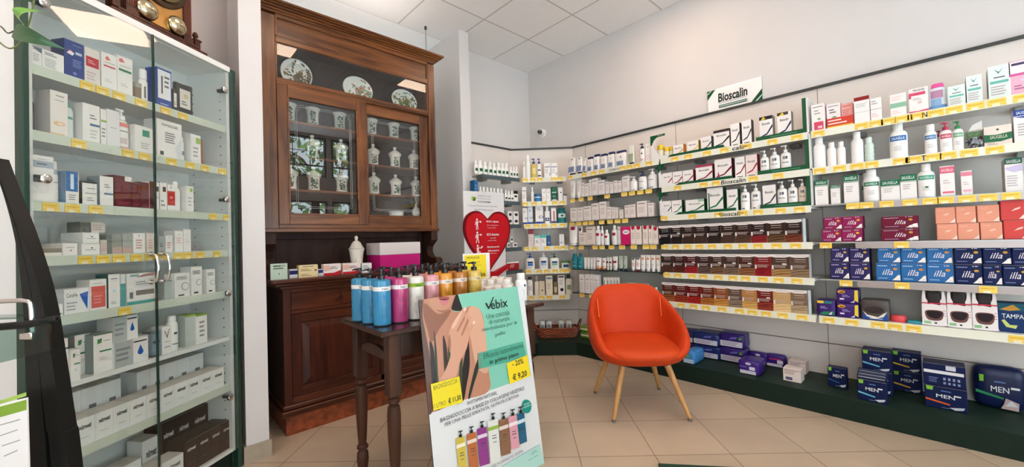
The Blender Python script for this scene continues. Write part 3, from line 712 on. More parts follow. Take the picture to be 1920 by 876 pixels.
bottle_at(RW, z, pl, 1761.5, 1786, 229, 'white pump bottle with a red collar and label', cap='#C23A58', kind='pump', dec=SGL('#C5405C', 0.62, 0.82))
bottle_at(RW, z, pl, 1785.5, 1807, 227, 'white pump bottle with a green collar', cap='#3F8B55', kind='pump', dec=SGL('#6FA77E', 0.62, 0.82))
u, w, h = span(RW, 1808, 1843.5, 226, z, 0.03)
b = MB(); b.rbox(-w/2, w/2, 0, 0.05, 0, h*0.66, 0.02, glass('plastic_film', '#EDF1EE', 1.6, 0.1), 6, lump=0.08, seed=4)
b.poly([(-w*0.3, 0.02, h*0.62), (w*0.45, 0.02, h*0.60), (w*0.5, 0.03, h*0.98), (-w*0.05, 0.03, h*0.86)], mat('#E7E6E4', 0.2))
kb = []
rnd = random.Random(3); q = MB()
for i in range(46):
    c = Vector((rnd.uniform(-0.42, 0.42)*w, rnd.uniform(0.008, 0.042), rnd.uniform(0.05, 0.42)*h)); r_ = 0.006
    q.T = Matrix.Translation(c) @ Matrix.Rotation(rnd.uniform(0, 3), 4, 'X') @ Matrix.Rotation(rnd.uniform(0, 3), 4, 'Z'); q.lathe([(r_*0.5, -r_), (r_, -r_*0.4), (r_, r_*0.4), (r_*0.5, r_)], PL(rnd.choice(('#2B2438', '#5A2E48', '#9C9CA6', '#3A3A60', '#C9C9CE'))), 6)
o = put(b, 'clear_gift_bag', 'clear bag of small dark pieces with green card', 'bag', 'bottles on the wall shelves', RW, pl, u, 0.02, z, 0, kids=(('small_pieces', q), ('green_card', MB().box(-w*0.4, w*0.42, 0.018, 0.024, h*0.42, h*0.62, P('#5E8A58')))))
for ch_ in o.children:
    if ch_.name.startswith('small_pieces'): ch_['kind'] = 'stuff'
box_at(RW, z, pl, 1844.7, 1898, 235, 'wide beige carton with a green wave', [('p', [(-0.5, 0.48), (0.1, 0.42), (0.5, 0.62), (0.5, 0.30), (0.1, 0.2), (-0.5, 0.22)], '#2F6B4C'), ('p', [(-0.5, 0.60), (-0.1, 0.55), (0.5, 0.62), (0.5, 0.3), (-0.5, 0.28)], '#2F6B4C'), ('t', 'SAUGELLA', 0.02, 0.44, 0.62, 0.16, '#D8D2B8', 0.15), ('c', 0, 0.80, 0.05, '#2B2B2B'), ('l', 2, -0.4, 0.05, 0.1, 0.2, '#BBA99A')], base='#E4D7CB', d=0.09)
box_at(RW, z, pl, 1900.5, 1938, 205, 'tall white carton with a blue head', [('r', -0.5, 0.82, 0.5, 1, '#2B4D9A'), ('t', 'SAUGELLA', 0.05, 0.91, 0.8, 0.09, '#E9EFF2'), ('p', [(-0.5, 0.80), (0.5, 0.8), (0.5, 0.7)], '#2B4D9A'), ('l', 5, -0.3, 0.2, 0.4, 0.6, '#B5B0AE')], d=0.09)
# ---- third shelf
z, pl = LV[2], pl_(2, UA)
GH = lambda c='#1F6E4C', lo=0.80: [('r', -0.5, lo, 0.5, 1, c), ('t', 'SAUGELLA', 0, (lo+1)/2, 0.8, (1-lo)*0.5, '#E4EDE6'), ('r', -0.5, lo-0.04, 0.5, lo-0.02, c), ('l', 3, -0.34, 0.38, 0.2, 0.62, '#B9B3B0')]
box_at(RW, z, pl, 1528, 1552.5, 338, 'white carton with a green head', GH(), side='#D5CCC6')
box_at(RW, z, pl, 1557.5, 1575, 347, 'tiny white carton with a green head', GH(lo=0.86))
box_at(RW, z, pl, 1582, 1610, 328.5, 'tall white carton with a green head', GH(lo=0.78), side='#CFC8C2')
bottle_at(RW, z, pl, 1611, 1627, 322, 'white bottle half hidden behind the larger one', dec=SGL('#2E8462', 0.55, 0.72), off=0.13)
bottle_at(RW, z, pl, 1618, 1650, 317.5, 'white bottle with a green label', dec=SGL('#2E8462', 0.6, 0.76), neck=0.55)
box_at(RW, z, pl, 1651.5, 1687.5, 337.5, 'wide white carton with a green head', GH(lo=0.72))
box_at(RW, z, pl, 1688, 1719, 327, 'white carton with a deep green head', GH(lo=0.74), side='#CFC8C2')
bottle_at(RW, z, pl, 1720, 1754, 307, 'large white bottle with a pale green label', dec=SGL('#3D9A7C', 0.66, 0.82)+[('r', -0.08, 0.36, 0.1, 0.42, '#2E8462')], neck=0.5)
box_at(RW, z, pl, 1762.5, 1790.5, 311, 'white carton with a pink head', [('r', -0.5, 0.76, 0.5, 0.97, '#DD6880'), ('t', 'SAUGELLA', 0, 0.86, 0.8, 0.09, '#F3E2E4'), ('r', -0.36, 0.10, 0.42, 0.16, '#DD6880'), ('l', 2, -0.3, 0.4, 0.3, 0.56, '#C9BBBB')])
box_at(RW, z, pl, 1802, 1823.5, 320, 'small white carton with a rose band', [('r', -0.5, 0.78, 0.5, 0.95, '#E28BA0'), ('r', -0.36, 0.14, 0.40, 0.22, '#EFA9B8'), ('l', 2, -0.3, 0.4, 0.3, 0.56, '#C9BBBB')])
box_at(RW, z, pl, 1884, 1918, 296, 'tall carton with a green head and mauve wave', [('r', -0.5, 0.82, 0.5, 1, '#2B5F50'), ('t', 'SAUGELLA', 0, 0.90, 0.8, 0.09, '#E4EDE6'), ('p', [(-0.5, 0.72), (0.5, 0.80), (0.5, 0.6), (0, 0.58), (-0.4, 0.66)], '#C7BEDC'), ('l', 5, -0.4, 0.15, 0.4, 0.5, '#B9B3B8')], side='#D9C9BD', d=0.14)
# ---- fourth to bottom: stacked boxes
def illa(base, gold='#C79A3A', big=False, line='#B9A9C9'):
    return [('t', 'illa', -0.02 if not big else 0.02, 0.50, 0.44 if not big else 0.30, 0.32, '#E6E0E6', 0.35, 0.0), ('l', 1, -0.42, 0.80, 0.0, 0.90, line), ('l', 1, -0.40, 0.12, 0.0, 0.20, line),
            ('c', 0.30, 0.68, 0.09 if not big else 0.055, gold, 0.75), ('c', 0.18, 0.90, 0.025 if not big else 0.013, '#EFEAEA'), ('l', 1, 0.24, 0.86, 0.36, 0.94, '#D8D0D8'),
            ('p', [(0.16, 0.06), (0.30, 0.22), (0.38, 0.34), (0.48, 0.38), (0.49, 0.06)], '#E9E2DC'), ('c', 0.30, 0.14, 0.05, '#F4F0EC'), ('c', 0.41, 0.24, 0.055, '#F6F2EE')]
def stack_box(run, z, place, x0, x1, yt, look, base, dec, h, d=0.13, off=0.02, zadd=0.0, grp='boxed pads on the wall shelves'):
    return box_at(run, z+zadd, place, x0, x1, yt, look, dec, base=base, d=d, off=off, h=h, name='pad_box', group=grp, bevel=True)
z, pl = LV[3], pl_(3, UA); hb = 0.080
for r in (0, 1):
    w_ = ('lower', 'upper')[r]
    for x0, x1 in (((1540.5, 1577.7), (1577.7, 1616)), ((1543.8, 1578.8), (1578.8, 1617)))[r]: stack_box(RW, z, pl, x0, x1, (424, 398)[r], w_+' magenta box with white lettering', '#8E1F52', illa(0, '#D9A23A'), hb, zadd=r*(hb+0.001))
    stack_box(RW, z, pl, (1651.5, 1652)[r], (1723, 1722)[r], (425, 401)[r], w_+' wide maroon box with white lettering', '#6E1732', illa(0, '#C79A3A', True), hb*0.92, zadd=r*(hb*0.92+0.001))
    for x0, x1 in (((1756, 1795), (1795.5, 1836.5), (1838, 1880)), ((1753.8, 1792), (1792.5, 1831), (1832.5, 1875)))[r]: stack_box(RW, z, pl, x0, x1, 418, w_+' salmon box', '#E39A80', [('p', [(-0.1, 0.48), (0.18, 0.55), (0.2, 0.62), (0.0, 0.58)], '#F1CDBE'), ('p', [(0.2, 0.05), (0.49, 0.3), (0.49, 0.05)], '#F2D9CC'), ('l', 1, -0.4, 0.78, 0, 0.86, '#EBB5A2')], 0.092, zadd=r*0.093)
    for x0, x1 in (((1881, 1926),), ((1876, 1922),))[r]: stack_box(RW, z, pl, x0, x1, 400, w_+' red box', '#CF4A48', [('p', [(-0.05, 0.45), (0.3, 0.55), (0.35, 0.66), (0.1, 0.58)], '#F1CDBE'), ('p', [(0.25, 0.05), (0.49, 0.3), (0.49, 0.05)], '#F2D9CC')], 0.098 if r == 0 else 0.103, zadd=r*0.099)
z, pl = LV[4], pl_(4, UA)
for r in (0, 1):
    w_ = ('lower', 'upper')[r]; H = 0.108 if r == 0 else 0.094
    for x0, x1 in (((1556, 1592.5), (1593, 1631.5)), ((1558, 1592), (1592.5, 1630.5)))[r]: stack_box(RW, z, pl, x0, x1, 490, w_+' dark violet box with pale lettering', '#2E2A5C', illa(0), H, zadd=r*0.109)
    for x0, x1 in (((1642, 1688.5), (1689, 1737), (1737.5, 1788)), ((1645.5, 1689), (1689.5, 1736.5), (1738, 1786)))[r]: stack_box(RW, z, pl, x0, x1, 490, w_+' mid blue box with pale lettering', '#2F6AA5', illa(0, '#D08A3A', line='#A9C4E0'), H, zadd=r*0.109)
    for x0, x1 in (((1790, 1842), (1843, 1879), (1880, 1930)), ((1789, 1841.5), (1843, 1897), (1898, 1945)))[r]: stack_box(RW, z, pl, x0, x1, 490, w_+' navy box with pale lettering', '#16224E', illa(0, line='#7C88B4'), H, zadd=r*0.109)
z, pl = LV[5], pl_(5, UA)
def soft_at(run, z, place, x0, x1, yt, look, base, dec, d=0.10, off=0.02, h=None, name='pad_pack', cat='pack', grp='soft packs of pads', r=0.010, rot=0.0, lump=0.012, seed=1, label=None, zadd=0.0):
    u, w, hh = span(run, x0, x1, yt, z, off); hh = h or hh; w -= GAP
    b = MB(); b.rbox(-w/2, w/2, 0, d, 0, hh, r, mat(base, 0.3, spec=0.35), 6, lump=lump, seed=seed)
    q = [(k[0], *k[1:]) for k in dec]; decals(b, w*0.96, hh, q, y0=-0.003)
    return put(b, name, look, cat, grp, run, place, u, off, z+zadd, rot, label=label)
PUR = '#3A1C6E'
soft_at(RW, z, pl, 1530.6, 1566.5, 562.5, 'small purple and green pack of pads', PUR, [('r', -0.46, 0.78, -0.1, 0.94, '#E6C33A'), ('r', -0.08, 0.78, 0.35, 0.92, '#2F7F7A'), ('p', [(-0.4, 0.08), (0.46, 0.08), (0.46, 0.3), (-0.1, 0.28)], '#2F7C58'), ('l', 2, -0.3, 0.45, 0.2, 0.62, '#B5A6D2'), ('p', [(0.15, 0.12), (0.36, 0.32), (0.3, 0.1)], '#DAD6E6')])
for r in (0, 1):
    soft_at(RW, z, pl, 1568.5, 1611.5, (566, 539)[r], ('lower', 'upper')[r]+' purple pack with a yellow side panel', PUR, [('c', -0.28, 0.78, 0.18, '#D9A12E', 0.55), ('r', -0.36, 0.72, -0.16, 0.8, '#7B2E2E'), ('p', [(0.30, 0.25), (0.47, 0.12), (0.47, 0.94), (0.33, 0.92)], '#E3CC3A'), ('l', 2, -0.25, 0.42, 0.2, 0.6, '#A99BD0'), ('r', -0.36, 0.24, -0.16, 0.34, '#E6E2EE'), ('p', [(0.1, 0.06), (0.33, 0.26), (0.3, 0.06)], '#B9B4DA')], h=0.092, zadd=r*0.093, seed=r+2)
soft_at(RW, z, pl, 1614, 1668, 563, 'grey and blue pack with a moon-shaped picture', '#4E4744', [('c', -0.02, 0.52, 0.36, '#3A2F2C', 0.5), ('p', [(-0.45, 0.34), (-0.1, 0.14), (0.25, 0.2), (0.44, 0.44), (0.46, 0.05), (-0.46, 0.05)], '#2B4D9A'), ('p', [(-0.46, 0.46), (-0.28, 0.26), (0.1, 0.18), (0.3, 0.36), (0.44, 0.46), (0.3, 0.2), (0, 0.1), (-0.3, 0.18)], '#E6DFC8'), ('l', 1, -0.2, 0.06, 0.3, 0.14, '#C9D2EA')], d=0.12)
u, w, h = span(RW, 1668, 1700, 591, z, 0.03)
b = MB(); b.lathe([(w*0.46, 0), (w*0.5, 0.006), (w*0.5, h*0.6), (w*0.4, h*0.9)], PL('#DA4A4E'), 24, sy=0.7); put(b, 'comb_tin', 'flat round red tin', 'tin', None, RW, pl, u, 0.06, z, label='flat round red tin lying on the bottom shelf of the right-hand unit')
u, w, h = span(RW, 1701, 1729, 594, z, 0.03)
b = MB(); b.rbox(-w/2, w/2, 0, 0.06, 0, 0.018, 0.006, PL('#2E8FA0'), 4); put(b, 'small_case', 'flat teal case', 'case', None, RW, pl, u, 0.03, z, label='flat teal case lying beside the round red tin')
for x0, x1 in ((1728, 1775), (1775.5, 1822), (1822.5, 1871)):
    u, w, h = span(RW, x0, x1, 546, z, 0.02)
    b = MB(); pts = curve_pts([(-0.46*w, 0.02*h), (0.46*w, 0.02*h), (0.49*w, 0.10*h), (0.49*w, 0.60*h), (0.44*w, 0.97*h), (0.34*w, 0.98*h), (0.26*w, 0.72*h), (-0.26*w, 0.72*h), (-0.34*w, 0.98*h), (-0.44*w, 0.97*h), (-0.49*w, 0.6*h), (-0.49*w, 0.1*h)], 3)
    b.prism(pts, 0, 0.004, P('#E6E0DF'), P('#B23A4C'))
    b.box(-w*0.47, w*0.47, 0.005, 0.05, 0.004, h*0.9, P('#2E2224'))
    b.flat(curve_pts([(-0.30*w, 0.44*h), (0.30*w, 0.44*h), (0.36*w, 0.30*h), (0.22*w, 0.17*h), (-0.22*w, 0.17*h), (-0.36*w, 0.30*h)], 4), -0.0006, P('#6B4A45'))
    b.flat(curve_pts([(-0.24*w, 0.42*h), (0.26*w, 0.42*h), (0.30*w, 0.32*h), (0.12*w, 0.22*h), (-0.16*w, 0.24*h), (-0.3*w, 0.33*h)], 4), -0.0009, P('#2A2024'))
    b.flat([(-0.42*w, 0.06*h), (-0.14*w, 0.06*h), (-0.14*w, 0.13*h), (-0.42*w, 0.13*h)], -0.0008, P('#8DBE8A')); b.flat([(0.0, 0.07*h), (0.1*w, 0.07*h), (0.1*w, 0.11*h), (0, 0.11*h)], -0.0008, P('#2A2A2A'))
    for k in range(3): b.flat([(0.36*w, (0.3+k*0.07)*h), (0.46*w, (0.3+k*0.07)*h), (0.46*w, (0.32+k*0.07)*h), (0.36*w, (0.32+k*0.07)*h)], -0.0008, P('#C98A92'))
    s1 = MB(); s1.rbox(-w*0.28, w*0.28, -0.002, 0.03, h*0.60, h*0.99, 0.008, mat('#241C1E', 0.7, noise=0.2, scale=60), 5, lump=0.04)
    s2 = MB(); s2.box(-w*0.5, w*0.5, -0.006, -0.004, h*0.635, h*0.665, P('#C2324A'))
    put(b, 'hosiery_pack', 'white hosiery pack with a red band', 'pack', 'hosiery packs', RW, pl, u, 0.025, z, kids=(('folded_hosiery', s1), ('red_band', s2)))
box_at(RW, z, pl, 1871.5, 1945, 570, 'dark blue box with a green fruit picture', [('r', -0.5, 0.74, 0.5, 1, '#1E5568'), ('p', [(-0.45, 0.78), (-0.1, 0.96), (0.1, 0.80), (-0.2, 0.74)], '#B98A3A'), ('t', 'TAMPAX', -0.05, 0.56, 0.7, 0.15, '#DDE3E6'), ('p', [(-0.42, 0.4), (-0.3, 0.18), (-0.05, 0.14), (0.0, 0.26), (-0.2, 0.26), (-0.34, 0.44)], '#C7D07A'), ('c', 0.42, 0.12, 0.12, '#7FBF5A', 0.9)], base='#1B3566', d=0.1, off=0.05, name='tampon_box')

# ---- middle unit: hair care
def swoosh(c, word='Bioscalin', extra=()):
    return [('t', word, 0.0, 0.70, 0.62, 0.10, '#3A3A3E', 0.1), ('p', [(-0.42, 0.20), (0.05, 0.30), (0.46, 0.62), (0.5, 0.60), (0.49, 0.52), (0.08, 0.24), (-0.38, 0.16)], c), ('l', 1, -0.3, 0.02, 0.3, 0.10, '#5A5A5E')]+list(extra)
G8 = '#0F5132'
z, pl = LV[0], pl_(0, UB)
for x0, x1, yt in ((1231.5, 1243, 272), (1244, 1253.5, 276), (1254, 1261, 275)):
    u, w, h = span(RW, x0, x1, yt, z, 0.03)
    b = MB(); b.lathe([(w*0.46, 0), (w*0.5, 0.004), (w*0.5, h*0.58), (w*0.44, h*0.66)], PL('#E3DFC9'), 18)
    k_ = MB(); k_.lathe([(w*0.5, h*0.66), (w*0.52, h*0.68), (w*0.52, h*0.97), (w*0.46, h)], PL('#DDBB2E'), 18)
    put(b, 'pill_jar', 'small jar with a yellow lid', 'jar', 'yellow-lidded jars', RW, pl, u, 0.05, z, kids=(('lid', k_),))
for x0, x1, yt, c, s_, look, ex in ((1262, 1281.5, 271, '#E3A23A', '#D98F2A', 'small white carton with an orange side', ()), (1288.6, 1309.6, 264, '#E3C23A', '#D3A92E', 'small white carton with a yellow swoosh', ()), (1314, 1334, 256, '#2E2E33', '#2E2E33', 'small white carton with a black swoosh', ()),
        (1338, 1368, 243, '#2E2E33', '#2E2E33', 'square white carton with a black head band', (('r', -0.5, 0.86, 0.5, 1, '#3C3034'),)), (1370, 1387, 231, '#2E2E33', '#2E2E33', 'tall narrow white carton with a black swoosh', ()), (1391, 1409, 225, '#2E2E33', '#2A2C33', 'tall white carton with a black side', ()),
        (1424, 1449, 218, '#2B3550', '#8F8A88', 'white carton with a black and yellow head', (('r', -0.5, 0.86, 0.5, 1, '#2C2A28'), ('p', [(-0.4, 0.84), (-0.2, 1.0), (0.0, 0.9)], '#E3C93A'))), (1457.6, 1484, 210, '#2B2F50', '#8F8A88', 'white carton with a curled yellow corner', (('r', -0.5, 0.88, 0.3, 1, '#4A4038'), ('p', [(-0.45, 0.84), (-0.1, 1.0), (0.0, 0.9)], '#E3C93A')))):
    box_at(RW, z, pl, x0, x1, yt, look, swoosh(c, extra=ex), side=s_, d=0.06)
z, pl = LV[1], pl_(1, UB)
RED = '#8E1F3A'
for x0, x1, yt in ((1242, 1260.5, 324), (1261, 1279.5, 321.5), (1280, 1300, 319)): box_at(RW, z, pl, x0, x1, yt, 'small white carton with a wine swoosh', swoosh(RED), side=RED, d=0.06)
box_at(RW, z, pl, 1304.5, 1336, 309, 'square white carton with a wine head band', swoosh(RED, extra=(('r', -0.5, 0.88, 0.5, 1, '#A8395A'),)), side=RED, d=0.07)
box_at(RW, z, pl, 1340, 1372, 298, 'large white carton with a wine swoosh', swoosh('#7A1530', extra=(('p', [(-0.36, 0.1), (-0.2, 0.1), (-0.24, 0.3), (-0.28, 0.44), (-0.32, 0.3)], '#B23A6A'),)), side='#5A1226', d=0.08)
box_at(RW, z, pl, 1378, 1397, 294, 'tall white carton with a wine swoosh', swoosh(RED), side=RED, d=0.06)
box_at(RW, z, pl, 1398, 1420, 290, 'tall blush carton with a wine swoosh', swoosh(RED), base='#EADAD4', side=RED, d=0.06)
PD = [('r', -0.22, 0.66, -0.02, 0.80, '#8A8E96'), ('r', 0.02, 0.66, 0.22, 0.80, '#5C6270'), ('t', 'Bioscalin', 0, 0.50, 0.6, 0.07, '#3A3A3E'), ('p', [(-0.3, 0.26), (0.1, 0.34), (0.36, 0.50), (0.36, 0.45), (0.1, 0.29)], '#7A3A48'), ('r', -0.3, 0.06, 0.0, 0.12, '#6A6A72')]
for x0, x1, yt in ((1424.7, 1442, 282), (1443, 1462, 277), (1463, 1483, 272)): bottle_at(RW, z, pl, x0, x1, yt, 'white pump bottle with a red swoosh', kind='pump', dec=PD, sy=0.6, neck=0.35)
z, pl = LV[2], pl_(2, UB)
GD = '#12502F'
for x0, x1, yt in ((1242, 1259, 377), (1259.6, 1278.6, 375.5)): box_at(RW, z, pl, x0, x1, yt, 'small white carton with a green swoosh', swoosh('#3E4A4A' if x0 < 1250 else '#2E7A4A'), side=GD, d=0.05)
box_at(RW, z, pl, 1285.5, 1320.6, 374, 'wide white carton with a green tab', swoosh('#1F6E44', extra=(('p', [(0.15, 1.0), (0.5, 1.0), (0.5, 0.82), (0.22, 0.82)], '#9CBFA8'),)), side=GD, d=0.06)
box_at(RW, z, pl, 1326, 1356, 352, 'large white carton with a green swoosh', swoosh('#1F6E44', extra=(('r', -0.42, 0.1, -0.34, 0.8, '#2E6A4A'),)), side=GD, d=0.07)
box_at(RW, z, pl, 1363, 1383.6, 355, 'tall white carton with a green swoosh', swoosh('#1F6E44'), side=GD, d=0.06)
for x0, x1, yt in ((1388, 1405.6, 347), (1407.4, 1426.6, 345)): bottle_at(RW, z, pl, x0, x1, yt, 'white pump bottle beside the green-swoosh cartons', kind='pump', dec=PD[:3]+[PD[4]], sy=0.6, neck=0.35)
box_at(RW, z, pl, 1430, 1455, 347, 'white carton with a grey swoosh', swoosh('#4A4448'), side='#8F8A88', d=0.06)
for x0, x1, yt, c in ((1456.7, 1476, 340, '#EEEDEA'), (1477, 1495.5, 337, '#EEEDEA'), (1496.5, 1513, 335.5, '#E3D0C0')): bottle_at(RW, z, pl, x0, x1, yt, 'white pump bottle at the green frame' if c[1] == 'E' and c[2] == 'E' else 'beige pump bottle at the green frame', body=c, kind='pump', dec=PD[:3]+[PD[4]], sy=0.6, neck=0.35)
# green display frames round the hair care rows
for k in range(3):
    z = LV[k]; t = empty('shelf_display', (0, 0, 0))
    xs_ = ((1222, 1255, 1357, 1418, 1506), (1236, 1270, 1374, 1421, 1511), (1238, 1270, 1380, 1426, 1514))[k]
    U_ = []
    for x in xs_:
        u = 0
        for _ in range(4): u, _z = RW.uz(x, pix(RW.w(u, 0.01, z+0.02))[1], 0.01)
        U_.append(u)
    H = 0.205
    b = RW.mb(); b.prism(curve_pts([(U_[0], z), (U_[0], z+H), (U_[0]+0.012, z+H), (U_[0]+0.02, z+0.12), (U_[0]+0.07, z+0.035), (U_[1]+0.03, z+0.01), (U_[1]+0.06, z)], 1), 0.004, 0.007, PL('#E4E4E2')); b.build('white_corner', t)
    b = RW.mb(); b.prism([(U_[0]-0.002, z+H+0.008), (U_[0]+0.13, z+H+0.008), (U_[0]+0.13, z+H-0.008), (U_[0]+0.055, z+H-0.012), (U_[0]+0.026, z+H-0.035), (U_[0]+0.008, z+H-0.075), (U_[0]-0.002, z+H-0.075)], 0.0, 0.006, PL(G8)); b.text('Bioscalin', U_[0]+0.09, z+H, 0.045, 0.007, P('#DDE6DF'), y=-0.0008); b.build('green_arc', t)
    b = RW.mb(); b.prism([(U_[1]-0.02, z), (U_[1]+0.02, z+0.022), (U_[2], z+0.024), (U_[2]+0.002, z)], 0.0, 0.012, PL(G8)); b.build('green_lip', t)
    b = RW.mb(); b.prism([(U_[3], z+0.001), (U_[3], z+0.03), (U_[4], z+0.032), (U_[4], z+0.001)], 0.0, 0.012, PL(G8)); b.box(U_[3]+0.09, U_[4]-0.03, -0.001, 0, z+0.014, z+0.018, P('#5E9A76')); b.build('green_lip', t)
    b = RW.mb(); b.prism([(U_[4], z), (U_[4]-0.0, z+H+0.03), (U_[4]+0.022, z+H+0.03), (U_[4]+0.022, z)], 0.0, 0.02, PL(G8)); b.prism([(U_[4]+0.0225, z), (U_[4]+0.0225, z+H+0.03), (U_[4]+0.032, z+H+0.03), (U_[4]+0.032, z)], 0.0, 0.26, PL('#D9DAD8')); b.build('green_post', t)
    tag(t, 'white and green display surround on the %s shelf of the %s' % (NM[k], UB), 'display', 'green display frames')
# hair dye rows
DY = [[1235.6,1257,1279,1301,1325,1351.7,1377.6,1407.4,1437.5,1471.3,1504], [1240.4,1262,1284,1307.5,1332,1357,1384.7,1414.7,1446,1481.3,1517.3], [1241.6,1264,1288.3,1313.5,1339,1365,1391.4,1419.5,1449.7,1482.5,1514]]
DC = [['#1B1B1E #1B1B1E', '#231C1C #2A2020', '#2A1D1A #3A2A22', '#2B1F1C #44302A', '#211B1B #302320', '#33241F #4A342B', '#33201C #553A2C', '#2B1A1C #8A2226', '#33231A #6B4A2E', '#2E1C18 #7A3A24'],
      ['#33221D #4A3026', '#331B1A #5A2A24', '#4A1B1E #9A2026', '#38282A #5E4A40', '#3F2B22 #7A5A3E', '#43302A #7A6250', '#4A2820 #8A5A38', '#7A1C1C #8E1B22', '#4A3728 #A8804E', '#574538 #8E7458'],
      ['#5A2A1C #9A5A2E', '#5A1C1C #9A3A22', '#6A1618 #9E2620', '#6A2A1A #A8682E', '#8A4A24 #C28A3E', '#5E4A3E #8E7A66', '#B07A44 #D3A45A', '#6E1F1A #8E3A2A', '#C29A62 #DDBE8A', '#7A624C #B39C78']]
DN = [['black', 'soft black', 'dark brown', 'brown-black', 'deep ebony', 'cocoa brown', 'walnut brown', 'black with a red lock of hair', 'hazel brown', 'dark auburn'], ['dark chestnut', 'dark mahogany', 'dark cherry red', 'ash brown', 'light chestnut', 'greyish brown', 'copper brown', 'bright wine red', 'dark golden blond', 'dark ash blond'], ['copper auburn', 'red copper', 'deep red', 'golden copper', 'golden brown', 'cold ash brown', 'honey blond', 'brick red', 'pale blond', 'beige ash blond']]
for r in range(3):
    z = LV[3+r]; yts = [(420.5, 407), (305/4.171+400, 297/4.171+400), (531/4.171+400, 583/4.171+400)][r]
    for i in range(10):
        c1, c2 = DC[r][i].split(); x0, x1 = DY[r][i], DY[r][i+1]; yt = yts[0]+(yts[1]-yts[0])*i/9
        h = 0.158
        rnd = random.Random(r*10+i); st = []
        for k in range(5):
            zz = 0.05+k*0.06; st.append(('p', [(-0.48, zz), (-0.1, zz+0.05+rnd.random()*0.04), (0.48, zz+0.10), (0.48, zz+0.125), (-0.05, zz+0.08+rnd.random()*0.03), (-0.48, zz+0.02)], c2 if k % 2 else c1))
        dec = [('r', -0.5, 0, 0.5, 0.36, c2)]+st+[('r', -0.5, 0.36, 0.5, 0.90, c1), ('p', [(-0.5, 1), (-0.5, 0.90), (-0.25, 0.86), (0.25, 0.86), (0.5, 0.90), (0.5, 1)], '#E6DEDB'), ('l', 1, -0.3, 0.915, 0.42, 0.955, '#9A9294'),
               ('l', 1, -0.25, 0.75, 0.38, 0.80, '#C9B9B2'), ('l', 1, -0.25, 0.66, 0.38, 0.70, '#B5A49C'), ('r', -0.47, 0.34, -0.37, 0.52, '#DDD5D0'), ('l', 3, -0.34, 0.40, 0.46, 0.54, '#B5A59E')]
        if i in (1, 7) and r == 0 or (r == 1 and i in (2, 4, 5, 6, 8)) or (r == 2 and i == 7): dec.append(('r', 0.1, 0.55, 0.32, 0.60, '#F0EEEC'))
        box_at(RW, z, pl_(3+r, UB), x0, x1, yt, '%s hair dye box' % DN[r][i], dec, base='#C9C2BE', side='#D8D6D4', d=0.075, off=0.012, h=h, name='hair_dye_box', group='hair dye boxes')
    x = (1504, None, 1514)[r]
    if x:
        u, _ = RW.uz(x, yts[1]+20, 0.012)
        b = RW.mb(); b.box(u+0.004, u+0.020, 0.012, 0.10, z, z+h+0.004, glass('acrylic', '#DCE6EA', 1.6)); b.box(u+0.004, u+0.020, 0.010, 0.012, z, z+h+0.004, PL('#BFCBD0')); tag(b.build('acrylic_divider'), 'clear plastic divider ending the %s row of hair dye' % ('upper', '', 'lower')[r], 'divider')

# ---- far unit behind the chair
z, pl = LV[0], pl_(0, UC)
NV = '#2A3560'
for x0, x1, yt in ((1065.5, 1078, 296), (1080, 1091, 294), (1091.5, 1098, 297)): tube_at(RW, z, pl, x0, x1, yt, 'white tube with a slate blue lower half', cap='#1F2A50', dec=[('r', -0.42, 0.05, 0.42, 0.42, '#7A8AA8'), ('r', -0.1, 0.85, 0.12, 0.92, '#333333')])
def pouch_at(run, z, place, x0, x1, yt, look, body='#E9E7E4', cap=NV, dec=()):
    u, w, h = span(run, x0, x1, yt, z, 0.03)
    b = MB(); b.rbox(-w/2, w/2, 0, 0.05, 0, h*0.86, 0.015, PL(body), 5, lump=0.01); decals(b, w*0.9, h*0.86, dec, y0=-0.002)
    k_ = MB(); k_.rbox(-w*0.36, w*0.48, 0.008, 0.042, h*0.85, h, 0.008, PL(cap), 4)
    return put(b, 'refill_bottle', look, 'bottle', 'bottles on the wall shelves', run, place, u, 0.025, z, kids=(('cap', k_),))
for x0, x1, yt in ((1100, 1111.5, 294), (1112, 1123.5, 289), (1124.5, 1137.5, 288), (1138.5, 1151.5, 284.5), (1152.5, 1173, 282)): pouch_at(RW, z, pl, x0, x1, yt, 'white bottle with navy cap', dec=[('r', -0.34, 0.12, 0.34, 0.42, '#8595B0'), ('l', 2, -0.28, 0.15, 0.28, 0.36, '#46557E'), ('c', 0.1, 0.7, 0.06, '#3A3A3A')])
tube_at(RW, z, pl, 1176.5, 1188, 272, 'white and sage green tube', body='#DADBD2', cap='#20263A', dec=[('r', -0.4, 0.02, 0.4, 0.5, '#9AAA92')])
bottle_at(RW, z, pl, 1198.5, 1209, 269, 'white pump bottle with a dark pump', cap='#1E2438', kind='pump', dec=[('r', -0.1, 0.6, 0.15, 0.7, '#333333'), ('r', -0.3, 0.15, 0.3, 0.3, '#D9B5B5')])
box_at(RW, z, pl, 1210.5, 1222, 269, 'tall pale carton with a small black mark', [('c', -0.1, 0.82, 0.08, '#333333'), ('l', 3, -0.4, 0.1, 0.4, 0.4, '#D9C5C5')])
z, pl = LV[1], pl_(1, UC)
def CC(line='#3A3A3A', z0=0.8): return [('l', 1, -0.36, z0, 0.35, z0+0.09, '#6A6A6E'), ('l', 4, -0.34, 0.3, 0.3, 0.66, '#C4B5B2'), ('r', -0.5, 0.03, 0.5, 0.05, line)]
for x0, x1, yt in ((1068, 1078, 338), (1079, 1089.3, 334)): tube_at(RW, z, pl, x0, x1, yt, 'white tube standing on its cap', dec=[('r', -0.3, 0.2, 0.2, 0.7, '#DAD2CE')])
